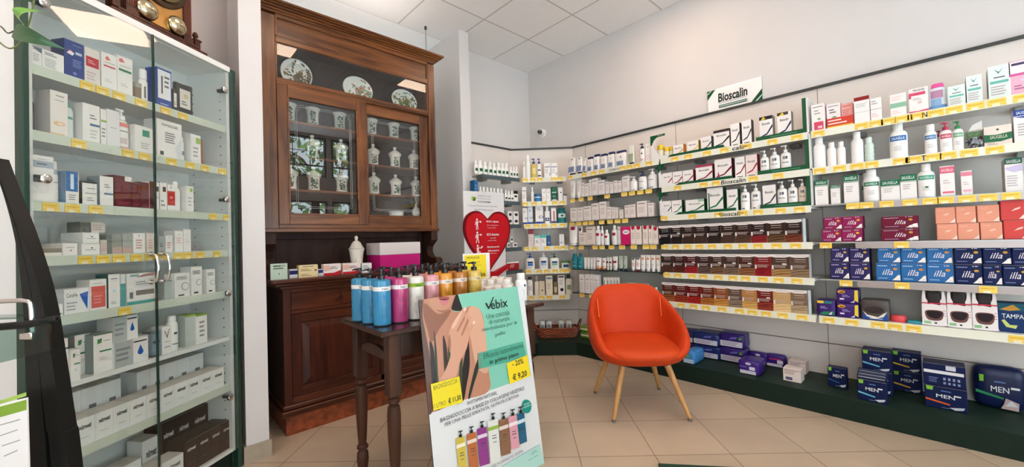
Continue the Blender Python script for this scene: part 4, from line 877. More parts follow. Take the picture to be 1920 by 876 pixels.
for x0, x1, yt in ((1089.5, 1096, 343), (1096.5, 1104, 344), (1104.5, 1109, 337), (1109.5, 1121, 334.5), (1121.8, 1134, 338), (1135, 1142, 341), (1143, 1150, 341), (1151, 1158, 338.5), (1158.6, 1165.5, 338.8), (1166.5, 1180, 330)): box_at(RW, z, pl, x0, x1, yt, 'plain off-white skincare carton', CC('#3E4C86' if x0 > 1130 else '#555555'), base='#E6E0DC', side='#C9C2BD', d=0.06)
bottle_at(RW, z, pl, 1180.5, 1194, 331, 'white pump bottle among pale cartons', kind='pump', dec=[('r', -0.3, 0.10, 0.3, 0.14, '#3E4C86')])
bottle_at(RW, z, pl, 1196, 1212, 321, 'large white pump bottle with a navy pump', cap=NV, kind='pump', dec=[('r', -0.3, 0.14, 0.1, 0.18, '#2E3A6E'), ('r', -0.3, 0.6, 0.2, 0.64, '#777777')], neck=0.4)
bottle_at(RW, z, pl, 1213.5, 1230.5, 316, 'large white pump bottle with a white pump', kind='pump', dec=[('r', -0.3, 0.10, 0.2, 0.14, '#2E3A3A'), ('r', -0.3, 0.6, 0.2, 0.64, '#777777')], neck=0.4)
z, pl = LV[2], pl_(2, UC)
for x0, x1, yt in ((1069.5, 1082, 390), (1082.6, 1093, 389), (1094, 1108.7, 386.5), (1109.5, 1123, 381), (1124, 1137, 378), (1137.6, 1146, 388), (1146.5, 1153, 388.5), (1153.3, 1159, 389), (1161, 1168.6, 393), (1171, 1181, 384.5), (1181.3, 1191.5, 383), (1194, 1213.5, 377), (1215, 1226, 380)): box_at(RW, z, pl, x0, x1, yt, 'pale skincare carton with a thin base line', CC('#8E2A3A' if x0 > 1170 else '#3E3E5A'), base='#E7DFD8', side='#C4BBB4', d=0.06)
z, pl = LV[3], pl_(3, UC)
MR = [('c', 0, 0.78, 0.30, '#A8234A'), ('l', 1, -0.34, 0.83, 0.34, 0.9, '#2E2E3A'), ('l', 3, -0.3, 0.2, 0.3, 0.5, '#CFC0BC')]
tube_at(RW, z, pl, 1066, 1081.5, 422, 'broad white tube with a red flower mark', dec=[('r', -0.25, 0.72, 0.25, 0.9, '#A8234A')])
tube_at(RW, z, pl, 1083, 1091, 424.5, 'slim white tube with a red flower mark', dec=[('r', -0.25, 0.72, 0.25, 0.9, '#6A2A3E')])
for x0, x1, yt in ((1086, 1099, 436), (1099.5, 1114, 425)): box_at(RW, z, pl, x0, x1, yt, 'cream carton in the red flower range', CC(), base='#E9DDD2')
for x0, x1, yt in ((1115.5, 1126.3, 423.5), (1126.8, 1132, 424), (1132.5, 1141.5, 431), (1146.5, 1157, 422.5)): bottle_at(RW, z, pl, x0, x1, yt, 'white bottle with a round red mark', kind='screw', dec=[('r', -0.28, 0.60, 0.28, 0.78, '#A8234A')], sy=0.7)
for x0, x1, yt in ((1158, 1162.5, 425),): box_at(RW, z, pl, x0, x1, yt, 'very thin white carton', CC())
box_at(RW, z, pl, 1164.5, 1182, 425, 'bright magenta pack with a white round label', [('c', 0.05, 0.70, 0.38, '#EDE6E6', 0.6), ('l', 1, -0.2, 0.66, 0.3, 0.74, '#555555')], base='#CF2368', name='wipes_pack', cat='pack')
for x0, x1, yt in ((1182.5, 1191.6, 424), (1192, 1202.8, 424), (1205, 1215, 423), (1216, 1223.5, 423), (1224, 1234, 426)): box_at(RW, z, pl, x0, x1, yt, 'cream carton with a red crest', [('p', [(-0.32, 1), (0.32, 1), (0.32, 0.86), (0, 0.78), (-0.32, 0.86)], '#B2203E')]+CC('#B9A9A2', 0.66)[1:], base='#EDE3D8', side='#D6CBBF', d=0.06)
z, pl = LV[4], pl_(4, UC)
for x0, x1, yt in ((1072, 1082, 476), (1082.8, 1092, 475)): bottle_at(RW, z, pl, x0, x1, yt, 'teal bottle', body='#1F8290', cap='#1C7482', kind='flip' if x0 < 1080 else 'spray', dec=[('r', -0.3, 0.2, 0.3, 0.25, '#8ED0D2'), ('r', -0.3, 0.5, 0.3, 0.54, '#8ED0D2')])
for x0, x1, yt in ((1093, 1098.8, 483), (1099, 1104.7, 483), (1105, 1110, 483.5), (1110.3, 1115.5, 483)): tube_at(RW, z, pl, x0, x1, yt, 'small plain white tube')
for x0, x1, yt in ((1116, 1126.3, 483), (1127, 1135, 484)): tube_at(RW, z, pl, x0, x1, yt, 'white tube with an orange base', cap='#D9743A', dec=[('r', -0.3, 0.05, 0.3, 0.2, '#E39A5E'), ('r', -0.2, 0.6, 0.2, 0.7, '#B23A3A')])
for x0, x1, yt in ((1136, 1140.5, 482.5), (1141, 1146, 482.5), (1147.5, 1157, 481)): tube_at(RW, z, pl, x0, x1, yt, 'white tube with a red oval', dec=[('r', -0.35, 0.45, 0.35, 0.62, '#8E2A2E'), ('r', -0.2, 0.1, 0.2, 0.2, '#C9A3A3')])
for x0, x1, yt in ((1159, 1167, 480), (1167.6, 1175, 480)): tube_at(RW, z, pl, x0, x1, yt, 'grey-green tube with a navy cap', body='#A9B8A8', cap='#1E2A4A', dec=[('r', -0.3, 0.3, 0.3, 0.7, '#C5CFC2')])
for x0, x1, yt, c in ((1182.5, 1189.5, 485, '#C9C9C9'), (1190, 1199.5, 484, '#A32A3A')): tube_at(RW, z, pl, x0, x1, yt, 'white tube with a %s cap' % ('grey' if c == '#C9C9C9' else 'crimson'), cap=c, dec=[('r', -0.35, 0.88, 0.35, 0.97, '#2E2E33'), ('r', -0.3, 0.3, 0.3, 0.6, '#E3C3C0')])
for x0, x1 in ((1199.8, 1209), (1209.3, 1218.5), (1219, 1228), (1228.4, 1237.5)): tube_at(RW, z, pl, x0, x1, 478.5, 'white tube with an orange peak', dec=[('r', -0.3, 0.68, 0.3, 0.76, '#D9823A'), ('r', -0.15, 0.76, 0.15, 0.84, '#E0A05E'), ('r', -0.15, 0.3, 0.15, 0.34, '#9A9A9A')])
z, pl = LV[5], pl_(5, UC)
for x0, x1, yt in ((1086.5, 1095.7, 514.5), (1097, 1106.5, 514.5), (1107.5, 1112, 515), (1112.5, 1117, 515.5), (1117.5, 1122, 516)): box_at(RW, z, pl, x0, x1, yt, 'tall slim white carton', [('l', 1, -0.3, 0.7, 0.3, 0.76, '#444444'), ('l', 4, -0.3, 0.2, 0.3, 0.6, '#D2C9C5')], d=0.05)
for k in range(5): tube_at(RW, z, pl, 1130+k*6.2, 1136+k*6.2, 520.5, 'small white tube peeking over the chair back', dec=[('r', -0.15, 0.5, 0.15, 0.8, '#8FA08F')])
for k in range(4): box_at(RW, z, pl, 1172+k*10, 1181.5+k*10, 531+k*0.8, 'low clear-topped white carton', [('r', -0.5, 0.82, 0.5, 1, '#9FB0AC')], d=0.06)
bottle_at(RW, z, pl, 1225.5, 1235, 539, 'small white bottle by the dye boxes', kind='screw')
# ---- corner shelves
CU = 'the corner unit'
def zc(k): return LV[k]+(0.012, -0.002, 0.0, 0.0, -0.008, -0.045)[k]
z, pl = zc(0), '%s shelf of %s' % (NM[0], CU)
bottle_at(CH, z, pl, 980, 985, 303, 'small white spray bottle', kind='tall')
bottle_at(CH, z, pl, 985.5, 994, 291, 'tall white spray can', kind='tall', neck=0.6)
bottle_at(CH, z, pl, 996, 1006, 297.5, 'yellow oil bottle with a blue pump', body='#D8C05E', cap='#2A4C8C', kind='pump', dec=[('r', -0.3, 0.3, 0.3, 0.7, '#E6DB9A')])
bottle_at(CH, z, pl, 1007, 1015, 297.5, 'white bottle with a violet-blue cap', cap='#3A3A8A', kind='pump', dec=[('r', -0.35, 0.5, 0.35, 0.58, '#2B3A6E'), ('r', -0.35, 0.1, 0.35, 0.2, '#3A3A6E')])
for x0, x1 in ((1020.5, 1032.4), (1033, 1045)): box_at(CH, z, pl, x0, x1, 305.5, 'white carton with a blue line', [('r', -0.42, 0.70, 0.42, 0.75, '#3A5A9A'), ('l', 3, -0.4, 0.3, 0.2, 0.6, '#BDBDC2'), ('p', [(0.25, 0.1), (0.42, 0.2), (0.35, 0.4)], '#6A9A6A')])
z, pl = zc(1), '%s shelf of %s' % (NM[1], CU)
box_at(CH, z, pl, 979, 987, 350.5, 'tall white carton with a dark line', [('r', -0.5, 0.72, 0.5, 0.75, '#333333'), ('l', 2, -0.3, 0.2, 0.3, 0.5, '#C9C2BF')])
bottle_at(CH, z, pl, 995.5, 1001, 351, 'tiny white nozzle bottle', kind='tall')
u, w, h = span(CH, 1001.6, 1015, 364, z, 0.03)
b = MB(); b.lathe([(w*0.46, 0), (w*0.5, 0.004), (w*0.5, h*0.5, PL('#E9EDF0')), (w*0.5, h*0.62)], PL('#2F78A8'), 20); k_ = MB(); k_.lathe([(w*0.51, h*0.62), (w*0.52, h*0.66), (w*0.52, h*0.96), (w*0.46, h)], PL('#2A6A9C'), 20)
put(b, 'cream_jar', 'blue cream jar', 'jar', None, CH, pl, u, 0.04, z, kids=(('lid', k_),))
for x0, x1 in ((1016, 1024), (1024.4, 1032.4)): box_at(CH, z, pl, x0, x1, 353.5, 'white carton with a grey dot', [('c', 0.0, 0.7, 0.12, '#777777'), ('l', 2, -0.3, 0.2, 0.3, 0.45, '#C9C2BF')])
tube_at(CH, z, pl, 1033, 1045.5, 350, 'dark green tube with a white cap', body='#1E5E4C', dec=[('r', -0.35, 0.5, 0.35, 0.58, '#A9C9BC'), ('r', -0.35, 0.2, 0.25, 0.26, '#7EA898')])
box_at(CH, z, pl, 1046.8, 1055, 351.5, 'white carton with a dark dot', [('c', 0.1, 0.62, 0.16, '#3A4A4A')]); box_at(CH, z, pl, 1056, 1063, 364.5, 'short white carton with a black top', [('r', -0.5, 0.84, 0.5, 1, '#2B2B2B')])
z, pl = zc(2), '%s shelf of %s' % (NM[2], CU)
EU = [('c', 0.2, 0.36, 0.30, '#2B4E8C', 0.6), ('c', 0.2, 0.36, 0.2, '#EDEBE8', 0.6), ('r', -0.5, 0, 0.5, 0.12, '#2B4E9A'), ('l', 2, -0.3, 0.7, 0.3, 0.86, '#8E9AB4')]
box_at(CH, z, pl, 980, 989, 390, 'slim white carton with a blue lens', EU); box_at(CH, z, pl, 989.7, 999, 387.5, 'taller slim carton with a blue lens', EU, base='#DDE3EA')
box_at(CH, z, pl, 1004, 1018.7, 384.5, 'large white carton with a blue lens', EU)
bottle_at(CH, z, pl, 1021, 1031, 384.5, 'white bottle with a blue eye mark', kind='tall', dec=[('r', -0.35, 0.2, 0.35, 0.45, '#2B3E7C'), ('r', -0.15, 0.28, 0.15, 0.38, '#EDEBE8')])
box_at(CH, z, pl, 1033.5, 1043, 390, 'white carton with a pink stripe', [('r', -0.1, 0.1, 0.2, 0.8, '#C9787E'), ('r', -0.5, 0, 0.5, 0.15, '#4A5A8A')])
bottle_at(CH, z, pl, 1045.5, 1062, 389.5, 'squat teal and white pump jar', body='#1F7F80', cap='#1C7070', kind='flip', dec=[('r', -0.42, 0.42, 0.42, 0.72, '#E3EBE9'), ('r', -0.15, 0.5, 0.15, 0.64, '#1F6E6E')], sy=0.9)
z, pl = zc(3), '%s shelf of %s' % (NM[3], CU)
box_at(CH, z, pl, 990.5, 1001, 430, 'blush carton with a maroon top', [('r', -0.5, 0.72, 0.5, 1, '#8E4048'), ('l', 2, -0.3, 0.3, 0.3, 0.6, '#C9B9B6')], base='#DDCFCB')
box_at(CH, z, pl, 1002, 1013.5, 442, 'short white carton with a teal corner', [('r', -0.5, 0.78, 0.5, 1, '#8FCFC6'), ('l', 2, -0.3, 0.3, 0.3, 0.6, '#8A8A8A')]); box_at(CH, z, pl, 1014, 1024, 440, 'short white carton with a turquoise head', [('r', -0.5, 0.72, 0.5, 1, '#54C0B4'), ('l', 2, -0.3, 0.3, 0.3, 0.6, '#8A9A9A')])
bottle_at(CH, z, pl, 1024.6, 1032.6, 433, 'deep blue bottle with a pale top', body='#1F5F8E', cap='#9AC2C9', kind='tall', dec=[('r', -0.3, 0.3, 0.3, 0.34, '#BFD5E3')])
box_at(CH, z, pl, 1049, 1058, 439, 'single slim white carton', [('r', -0.3, 0.2, 0.0, 0.35, '#7FB5D2')])
z, pl = zc(4), '%s shelf of %s' % (NM[4], CU)
CE = lambda c: [('c', 0, 0, 0, c)][:0]+[('r', -0.30, 0.52, 0.30, 0.68, '#1E4C86'), ('r', -0.30, 0.30, 0.30, 0.50, c), ('r', -0.2, 0.14, 0.2, 0.2, '#BDBDBD')]
for x0, x1, yt, cp, c, nm in ((986, 1002.4, 476, '#1F4FA0', '#3A78C2', 'a blue pump'), (1011, 1027.6, 474, '#EDEBE8', '#A9C0DC', 'a white pump'), (1031.5, 1048.4, 476, '#2F6A4A', '#8FC09A', 'a green pump')): bottle_at(CH, z, pl, x0, x1, yt, 'white lotion bottle with '+nm, cap=cp, kind='pump', dec=CE(c), neck=0.3, sy=0.55)
u, w, h = span(CH, 1053, 1069, 489.5, z, 0.03)
b = MB(); b.lathe([(w*0.46, 0), (w*0.5, 0.004), (w*0.5, h*0.74)], PL('#E9EDEA'), 20); b.flat([(-w*0.3, h*0.2), (w*0.3, h*0.2), (w*0.3, h*0.55), (-w*0.3, h*0.55)], -w*0.52, P('#1E4C66')); k_ = MB(); k_.lathe([(w*0.51, h*0.74), (w*0.52, h*0.78), (w*0.52, h*0.97), (w*0.46, h)], PL('#5E9A4A'), 20)
put(b, 'cream_jar', 'white jar with a green lid', 'jar', None, CH, pl, u, 0.06, z, kids=(('lid', k_),))
z, pl = zc(5), '%s shelf of %s' % (NM[5], CU)
bottle_at(CH, z, pl, 988, 999, 519.5, 'white bottle with a black cap, partly hidden', cap='#2A2A2A', kind='flip', dec=[('r', -0.3, 0.3, 0.3, 0.6, '#CFCFCF')])
bottle_at(CH, z, pl, 1002, 1010.5, 517, 'slender cream bottle with a beige cap', body='#E3D9C6', cap='#B9A88E', kind='tall'); box_at(CH, z, pl, 1011, 1021.5, 527.5, 'short kraft-coloured carton', [('r', -0.1, 0.3, 0.2, 0.4, '#6A5A4A')], base='#DCCDB5')
box_at(CH, z, pl, 1023.7, 1036, 517, 'cream carton with a blue head line', [('r', -0.4, 0.82, 0.4, 0.9, '#6A86A8'), ('l', 3, -0.3, 0.3, 0.3, 0.6, '#C9B9A2')], base='#E9DFCC')
bottle_at(CH, z, pl, 1037, 1045.5, 517.5, 'olive bottle with a dark cap', body='#7A6A3E', cap='#3A2E26', kind='tall', dec=[('r', -0.3, 0.2, 0.3, 0.6, '#C9BE96')])
box_at(CH, z, pl, 1046.3, 1059, 516.5, 'white carton with a black disc', [('c', 0.05, 0.26, 0.25, '#1F2430'), ('r', -0.4, 0.88, 0.4, 0.96, '#5A3A3A'), ('l', 3, -0.3, 0.5, 0.3, 0.8, '#B9B3AE')])
bottle_at(CH, z, pl, 1060.5, 1073, 514.5, 'cream lotion bottle with a dark green cap', body='#DFDAC6', cap='#2A3A2A', kind='screw', dec=[('r', -0.3, 0.3, 0.3, 0.6, '#8E9A86')])
# ---- glass shelves behind the heart sign
def zb(k): return LV[k]+(0.01, 0, 0, 0, 0)[k]
BKN = lambda k: '%s glass shelf behind the heart sign' % NM[k]
GL_ = [('r', -0.36, 0.30, 0.36, 0.62, '#3E7E58'), ('r', -0.2, 0.38, 0.2, 0.54, '#1F4A34')]
for x0, x1, yt in ((889.7, 896.5, 300.5), (897.7, 905.7, 300.5), (907.3, 914.8, 303.5), (916, 923.5, 303.5), (924.5, 931, 306), (932.5, 940, 305), (940.5, 946.8, 306), (947.3, 953.6, 306), (956, 960.8, 313), (961.5, 966, 313), (966.6, 971.4, 313)): bottle_at(BK, zb(0), BKN(0), x0, x1, yt, 'white bottle with a green square label', kind='tall', dec=GL_, sy=0.8, neck=0.5)
box_at(BK, zb(1), BKN(1), 889.5, 896.5, 338, 'tall blue carton', [('l', 4, -0.3, 0.2, 0.3, 0.8, '#6E9AC2')], base='#2F6496')
for k in range(7): bottle_at(BK, zb(1), BKN(1), 898.5+k*6.6, 904.5+k*6.6, 350+k*0.7, 'small white bottle with a black label', kind='tall', dec=[('r', -0.3, 0.3, 0.3, 0.55, '#2B3A33')], sy=0.8, neck=0.5)
for x0, x1, yt in ((946.5, 951, 356), (952, 957, 358), (957.8, 962, 358)): bottle_at(BK, zb(1), BKN(1), x0, x1, yt, 'slim white bottle with a dark side label', kind='tall', dec=[('r', -0.4, 0.3, 0.4, 0.5, '#20262A')], sy=0.8)
box_at(BK, zb(1), BKN(1), 963, 971, 358, 'white carton with a black top', [('r', -0.5, 0.72, 0.5, 1, '#222222'), ('r', -0.3, 0.4, 0.3, 0.6, '#33443C')])
for r in (0, 1):
    for x0, x1 in ((952.5, 961), (963, 972.5)): box_at(BK, zb(2)+r*0.0705, BKN(2), x0, x1, 412, ('lower', 'upper')[r]+' white cube carton with a dark square', [('r', -0.25, 0.3, 0.3, 0.7, '#2F3A36')], h=0.07)
for x0, x1, zz in ((951, 956.5, 0), (961.5, 970, 0), (956.8, 962.5, 0.055)): box_at(BK, zb(3)+zz, BKN(3), x0, x1, 456, 'small white cube carton' + (' on top' if zz else ''), [('r', -0.2, 0.3, 0.3, 0.7, '#3A3A3A')], h=0.05 if not zz else 0.06)
box_at(BK, zb(4), BKN(4), 950, 973, 491, 'white and red carton', [('r', -0.44, 0.0, 0.5, 0.82, '#A0242C'), ('l', 3, -0.3, 0.3, 0.2, 0.7, '#E0A9A6')], side='#E6E0DC', d=0.08)
# sign behind the rail, over the middle unit
p0 = at(1326, 172, 0, 3.589); p1 = at(1428, 145, 0, 3.589); W_ = p0.y-p1.y; zt = (p0.z+p1.z)/2+0.004; H_ = zt-2.16
b = MB(); b.box(-W_/2, W_/2, 0, 0.012, 0, H_, P('#F2F0EE'), P('#9FB5AE'))
z0_ = 0.05/H_
dec = [('r', -0.5, 0.0, 0.5, 0.012, '#8E9A95'), ('r', -0.5, 0.0, -0.494, 0.99, '#B9BDBB'), ('p', [(-0.34, 1.0), (-0.1, 0.92), (0.5, 0.985), (0.5, 1.0)], '#FFFFFF'), ('p', [(-0.5, 0.99), (-0.34, 0.99), (-0.5, 0.66)], G8), ('p', [(-0.5, 0.90), (-0.42, 0.985), (-0.40, 0.985), (-0.5, 0.86)], '#CFE3D8'), ('p', [(0.5, 0.60), (0.5, 0.18), (0.28, 0.18)], G8), ('p', [(0.5, 0.38), (0.5, 0.42), (0.34, 0.18), (0.38, 0.18)][::-1], '#CFE3D8'),  # grey strips along bottom and left put the board's outline shadow into the colour
       ('t', 'Bioscalin', -0.02, 0.66, 0.54, 0.32, '#2E3834', 0.05, 0.03), ('r', -0.28, 0.30, 0.24, 0.40, '#4A6A5E'), ('l', 1, -0.26, 0.33, 0.3, 0.38, '#C9D8D2'), ('l', 1, -0.28, 0.45, 0.26, 0.49, '#A8AAA9')]
decals(b, W_, H_, dec); tag(b.build('product_sign', None, (3.589, (p0.y+p1.y)/2, 2.16), -PI/2), 'white hair care sign with green corners standing behind the dark wall rail', 'sign')
# ---- goods on the green plinth
def plinth_pt(px, py): p = at(px, py, 2, 0.128); return (p-RW.o).dot(RW.X), (p-RW.o).dot(RW.Y)
PT = 0.1285
def floor_pack(x0, x1, ytop, ybot, base, dec, look, d=0.22, h=None, kind='soft', zadd=0.0, rot=0.0, name='pad_pack', r=0.02, grp='packs on the green plinth', seed=1, top=None, cat='pack'):
    u0, o0 = plinth_pt(x0, ybot); u1, o1 = plinth_pt(x1, ybot); u = (u0+u1)/2; off = (o0+o1)/2
    _, q = plinth_pt((x0+x1)/2, ybot); off = q; ua, _ = RW.uz(x0, ybot, off); ub, _ = RW.uz(x1, ybot, off); w = ub-ua; u = (ua+ub)/2
    if h is None: _, zt = RW.uz((x0+x1)/2, ytop, off); h = zt-PT
    d = min(d, 0.33-off-0.005)
    if kind == 'soft':
        b = MB(); b.rbox(-w/2, w/2, 0, d, 0, h, r, mat(base, 0.3, spec=0.35), 7, lump=0.015, seed=seed); decals(b, w*0.97, h, dec, y0=-0.004)
    else: b = carton(w, h, d, base, dec, top=top, bevel=kind == 'bevel')
    o = b.build(name); place_all(o, RW.w(u, off, PT+zadd), RW.a+rot); tag(o, look, cat, grp); return u, off, w, h
WB = [('r', -0.46, 0.08, 0.44, 0.46, '#CFCBD6'), ('l', 3, -0.40, 0.14, 0.38, 0.42, '#8A86A0'), ('p', [(-0.1, 0.6), (0.2, 0.66), (0.25, 0.8), (0, 0.75)], '#6A6AB0')]
NB = '#1C2A66'
floor_pack(1281, 1303, 655, 683, '#3E86C6', [('r', -0.46, 0.08, 0.44, 0.40, '#B9CBE0'), ('p', [(-0.3, 0.5), (0.1, 0.5), (0, 0.8)], '#6AA84A')], 'light blue pack on the plinth half hidden by the chair', h=0.10, d=0.2)
for r in (0, 1): floor_pack(1300, 1350, 640, 672, NB, WB, ('lower','upper')[r]+' dark blue pack on the plinth right of the chair', h=0.105, zadd=r*0.106, d=0.2, seed=r)
for r in (0, 1): floor_pack(1276, 1302, 640, 664, NB, WB, ('lower','upper')[r]+' dark blue pack on the plinth behind the chair arm', h=0.10, zadd=r*0.101, d=0.16, seed=r+5)
for r in (0, 1): floor_pack(1350, 1397, 650, 680, '#33206E', WB+[('r', 0.30, 0.62, 0.42, 0.78, '#5FA03A')], ('lower','upper')[r]+' violet pack of the tallest stack on the plinth', h=0.115, zadd=r*0.116, d=0.24, seed=r+3)
VB = [('r', -0.40, 0.06, 0.36, 0.30, '#CFCBD6'), ('r', 0.05, 0.36, 0.32, 0.60, '#D9D6E0'), ('c', 0.0, 0.80, 0.14, '#C9C3DD', 0.5), ('l', 1, -0.4, 0.5, -0.05, 0.6, '#8E7ACB')]
floor_pack(1384, 1424, 668, 703, '#3A1F78', VB, 'violet pack lying alone in front on the plinth', h=0.10, d=0.17, seed=9)
floor_pack(1404, 1440, 655, 683, '#3A1F78', VB, 'violet pack behind the lone front one', h=0.09, d=0.12, seed=12)
floor_pack(1436, 1473, 658, 689, '#3A1F78', [('r', -0.44, 0.06, 0.36, 0.28, '#CFCBD6'), ('r', 0.1, 0.32, 0.4, 0.6, '#D9D6E0'), ('p', [(-0.3, 0.6), (0.3, 0.62), (0.3, 0.72), (-0.3, 0.68)], '#C23A6A')], 'violet pack with a red line left of the white cartons', h=0.095, d=0.16, seed=14)
WC = [('r', -0.36, 0.10, 0.02, 0.34, '#5A5A74'), ('l', 3, -0.42, 0.55, 0.3, 0.86, '#A38A86'), ('r', -0.49, 0.88, 0.49, 0.94, '#B39A92')]
uu = floor_pack(1469, 1502, 688, 716, '#E3D6CE', WC, 'front one of two white cartons lying on the plinth', d=0.10, h=0.085, kind='box', name='product_carton', grp='white cartons on the plinth', cat='box')
floor_pack(1479, 1511, 672, 700, '#E3D6CE', WC, 'rear one of two white cartons lying on the plinth', d=0.10, h=0.085, kind='box', name='product_carton', grp='white cartons on the plinth', cat='box')
def MEN(bar, sc=1.0): return [('p', [(-0.5, 0.84), (-0.3, 0.84), (-0.3, 0.98), (-0.5, 0.98)][:0] or [(-0.44, 0.80), (-0.30, 0.80), (-0.28, 0.97), (-0.46, 0.97)], '#7FBF3A'), ('l', 1, -0.1, 0.78, 0.15, 0.86, '#6A8AC2'), ('t', 'MEN', 0.0, 0.58, 0.44, 0.16, '#DDE1E8'), ('p', [(-0.48, 0.42), (0.10, 0.28), (0.10, 0.22), (-0.48, 0.34)], bar), ('p', [(0.08, 0.12), (0.44, 0.22), (0.40, 0.10), (0.22, 0.04)], '#C9CCD2'), ('l', 1, -0.1, 0.05, 0.1, 0.1, '#7C88A8'), ('r', 0.2, 0.64, 0.36, 0.70, '#E3E3E6')]
NAV = '#141F48'
floor_pack(1553, 1589, 690, 727, NAV, MEN('#2F5A8E'), 'small single navy pack of men\'s pads on the plinth', d=0.05, kind='bevel', r=0.01)
_u0, _z0 = RW.uz(1617, 692, 0.10); _u1, _ = RW.uz(1672, 692, 0.10)
for look, z_, h_ in (('upper left navy pack with a light blue bar', _z0, 0.128), ('navy pack under the upper light blue bar pack', PT, _z0-PT-0.0005)):
    b = carton(_u1-_u0, h_, 0.11, NAV, MEN('#6AB5D2'), bevel=True); o = b.build('pad_pack'); place_all(o, RW.w((_u0+_u1)/2, 0.10, z_), RW.a); tag(o, look, 'pack', 'packs on the green plinth')
floor_pack(1609, 1664, 705, 754, NAV, MEN('#6AB5D2'), 'front navy pack with a light blue bar at the plinth edge', d=0.05, kind='bevel', h=0.125)
for k in range(3):
    b = carton(0.132, 0.136+k*0.011, 0.024, NAV, [('r', -0.46, 0.87, 0.46, 0.94, '#C9CCD2')], bevel=True); o = b.build('pad_pack'); place_all(o, RW.w(-0.302, -0.022+k*0.03, PT), RW.a); tag(o, 'navy pack standing %s behind the front light blue bar pack' % ('first', 'second', 'third')[k], 'pack', 'packs on the green plinth')
for r in (0, 1): floor_pack(1675.5, 1730, 690, 736, NAV, MEN('#E0B23A'), ('lower', 'upper')[r]+' navy pack with a yellow bar', d=0.10, kind='bevel', h=0.126, zadd=r*0.127)
floor_pack(1735, 1815, 722, 769, NAV, MEN('#E0622E'), 'wide navy pack with an orange bar', d=0.12, kind='bevel', h=0.125)
floor_pack(1734, 1814, 722, 768, NAV, [('r', -0.48, 0.56, 0.46, 0.70, '#DCDCE0'), ('r', 0.05, 0.76, 0.28, 0.96, '#C9CCDA'), ('l', 3, -0.36, 0.14, -0.12, 0.4, '#6A76A8')]+[('r', -0.02+k*0.11, 0.30, 0.04+k*0.11, 0.42, '#8A94B8') for k in range(4)]+[('r', -0.02+k*0.11, 0.12, 0.04+k*0.11, 0.22, '#8A94B8') for k in range(4)], 'navy pack turned back to front on the orange bar pack', d=0.12, kind='bevel', h=0.125, zadd=0.126)
floor_pack(1826, 1931, 690, 770, NAV, [('p', [(-0.38, 0.62), (-0.30, 0.62), (-0.29, 0.78), (-0.38, 0.78)], '#7FBF3A'), ('l', 1, -0.1, 0.62, 0.12, 0.68, '#6A8AC2'), ('t', 'MEN', 0.0, 0.48, 0.34, 0.13, '#DDE1E8'), ('p', [(-0.46, 0.42), (0.06, 0.30), (0.06, 0.26), (-0.46, 0.35)], '#2E8A5A'), ('p', [(0.0, 0.05), (0.32, 0.04), (0.34, 0.22), (0.1, 0.30), (0.06, 0.16)], '#B9A29E'), ('p', [(0.08, 0.12), (0.32, 0.14), (0.2, 0.26)], '#C9CCD2'), ('r', 0.2, 0.52, 0.36, 0.57, '#E3E3E6')], 'large bulging navy bag of men\'s pads at the right edge', d=0.2, kind='soft', r=0.05, h=0.24, seed=21)

# ------------------------------------------------------------------ glass cabinet on the left
CW = mat('#DDDFDD', 0.4); CWF = PL('#E6E7E4')
CABG = mat('#163A2E', 0.22, spec=0.6)
cab = empty('display_cabinet', (0, 0, 0)); tag(cab, 'tall white glass-door display cabinet with dark green edges at the left', 'cabinet')
UL, DP, CT = -0.812, 0.262, 2.135
TILT = -0.7
b = GC.mb()
b.box(UL, -0.012, 0.03, DP, CT-0.03, CT, CWF); b.box(UL, -0.012, 0.004, 0.03, CT-0.028, CT, CWF)
b.box(UL, UL+0.018, 0.012, DP, 0.10, CT-0.03, CW); b.box(-0.030, -0.012, 0.012, DP, 0.10, CT-0.03, CW)
b.box(UL, -0.012, DP-0.012, DP, 0.10, CT-0.03, CW); b.box(UL+0.018, -0.030, 0.012, DP-0.012, 0.10, 0.118, CWF)
b.build('carcass', cab)
b = GC.mb(); b.box(UL, -0.012, 0.03, DP, 0.0, 0.10, GREEN); b.build('base_plinth', cab)
for u0, u1 in ((UL-0.017, UL+0.001), (-0.010, 0.014)):
    b = GC.mb(); b.bbox(u0, u1, -0.006, 0.03, 0.0, CT-0.01, 0.003, CABG); b.build('side_post', cab)
b = GC.mb()
for k in range(38):
    z = 0.22+k*0.048
    for v in (0.05, 0.215): b.box(-0.0312, -0.030, v-0.003, v+0.003, z-0.003, z+0.003, mat('#4A4E4C', 0.6))
b.build('pin_holes', cab)
um = (UL-0.012)/2
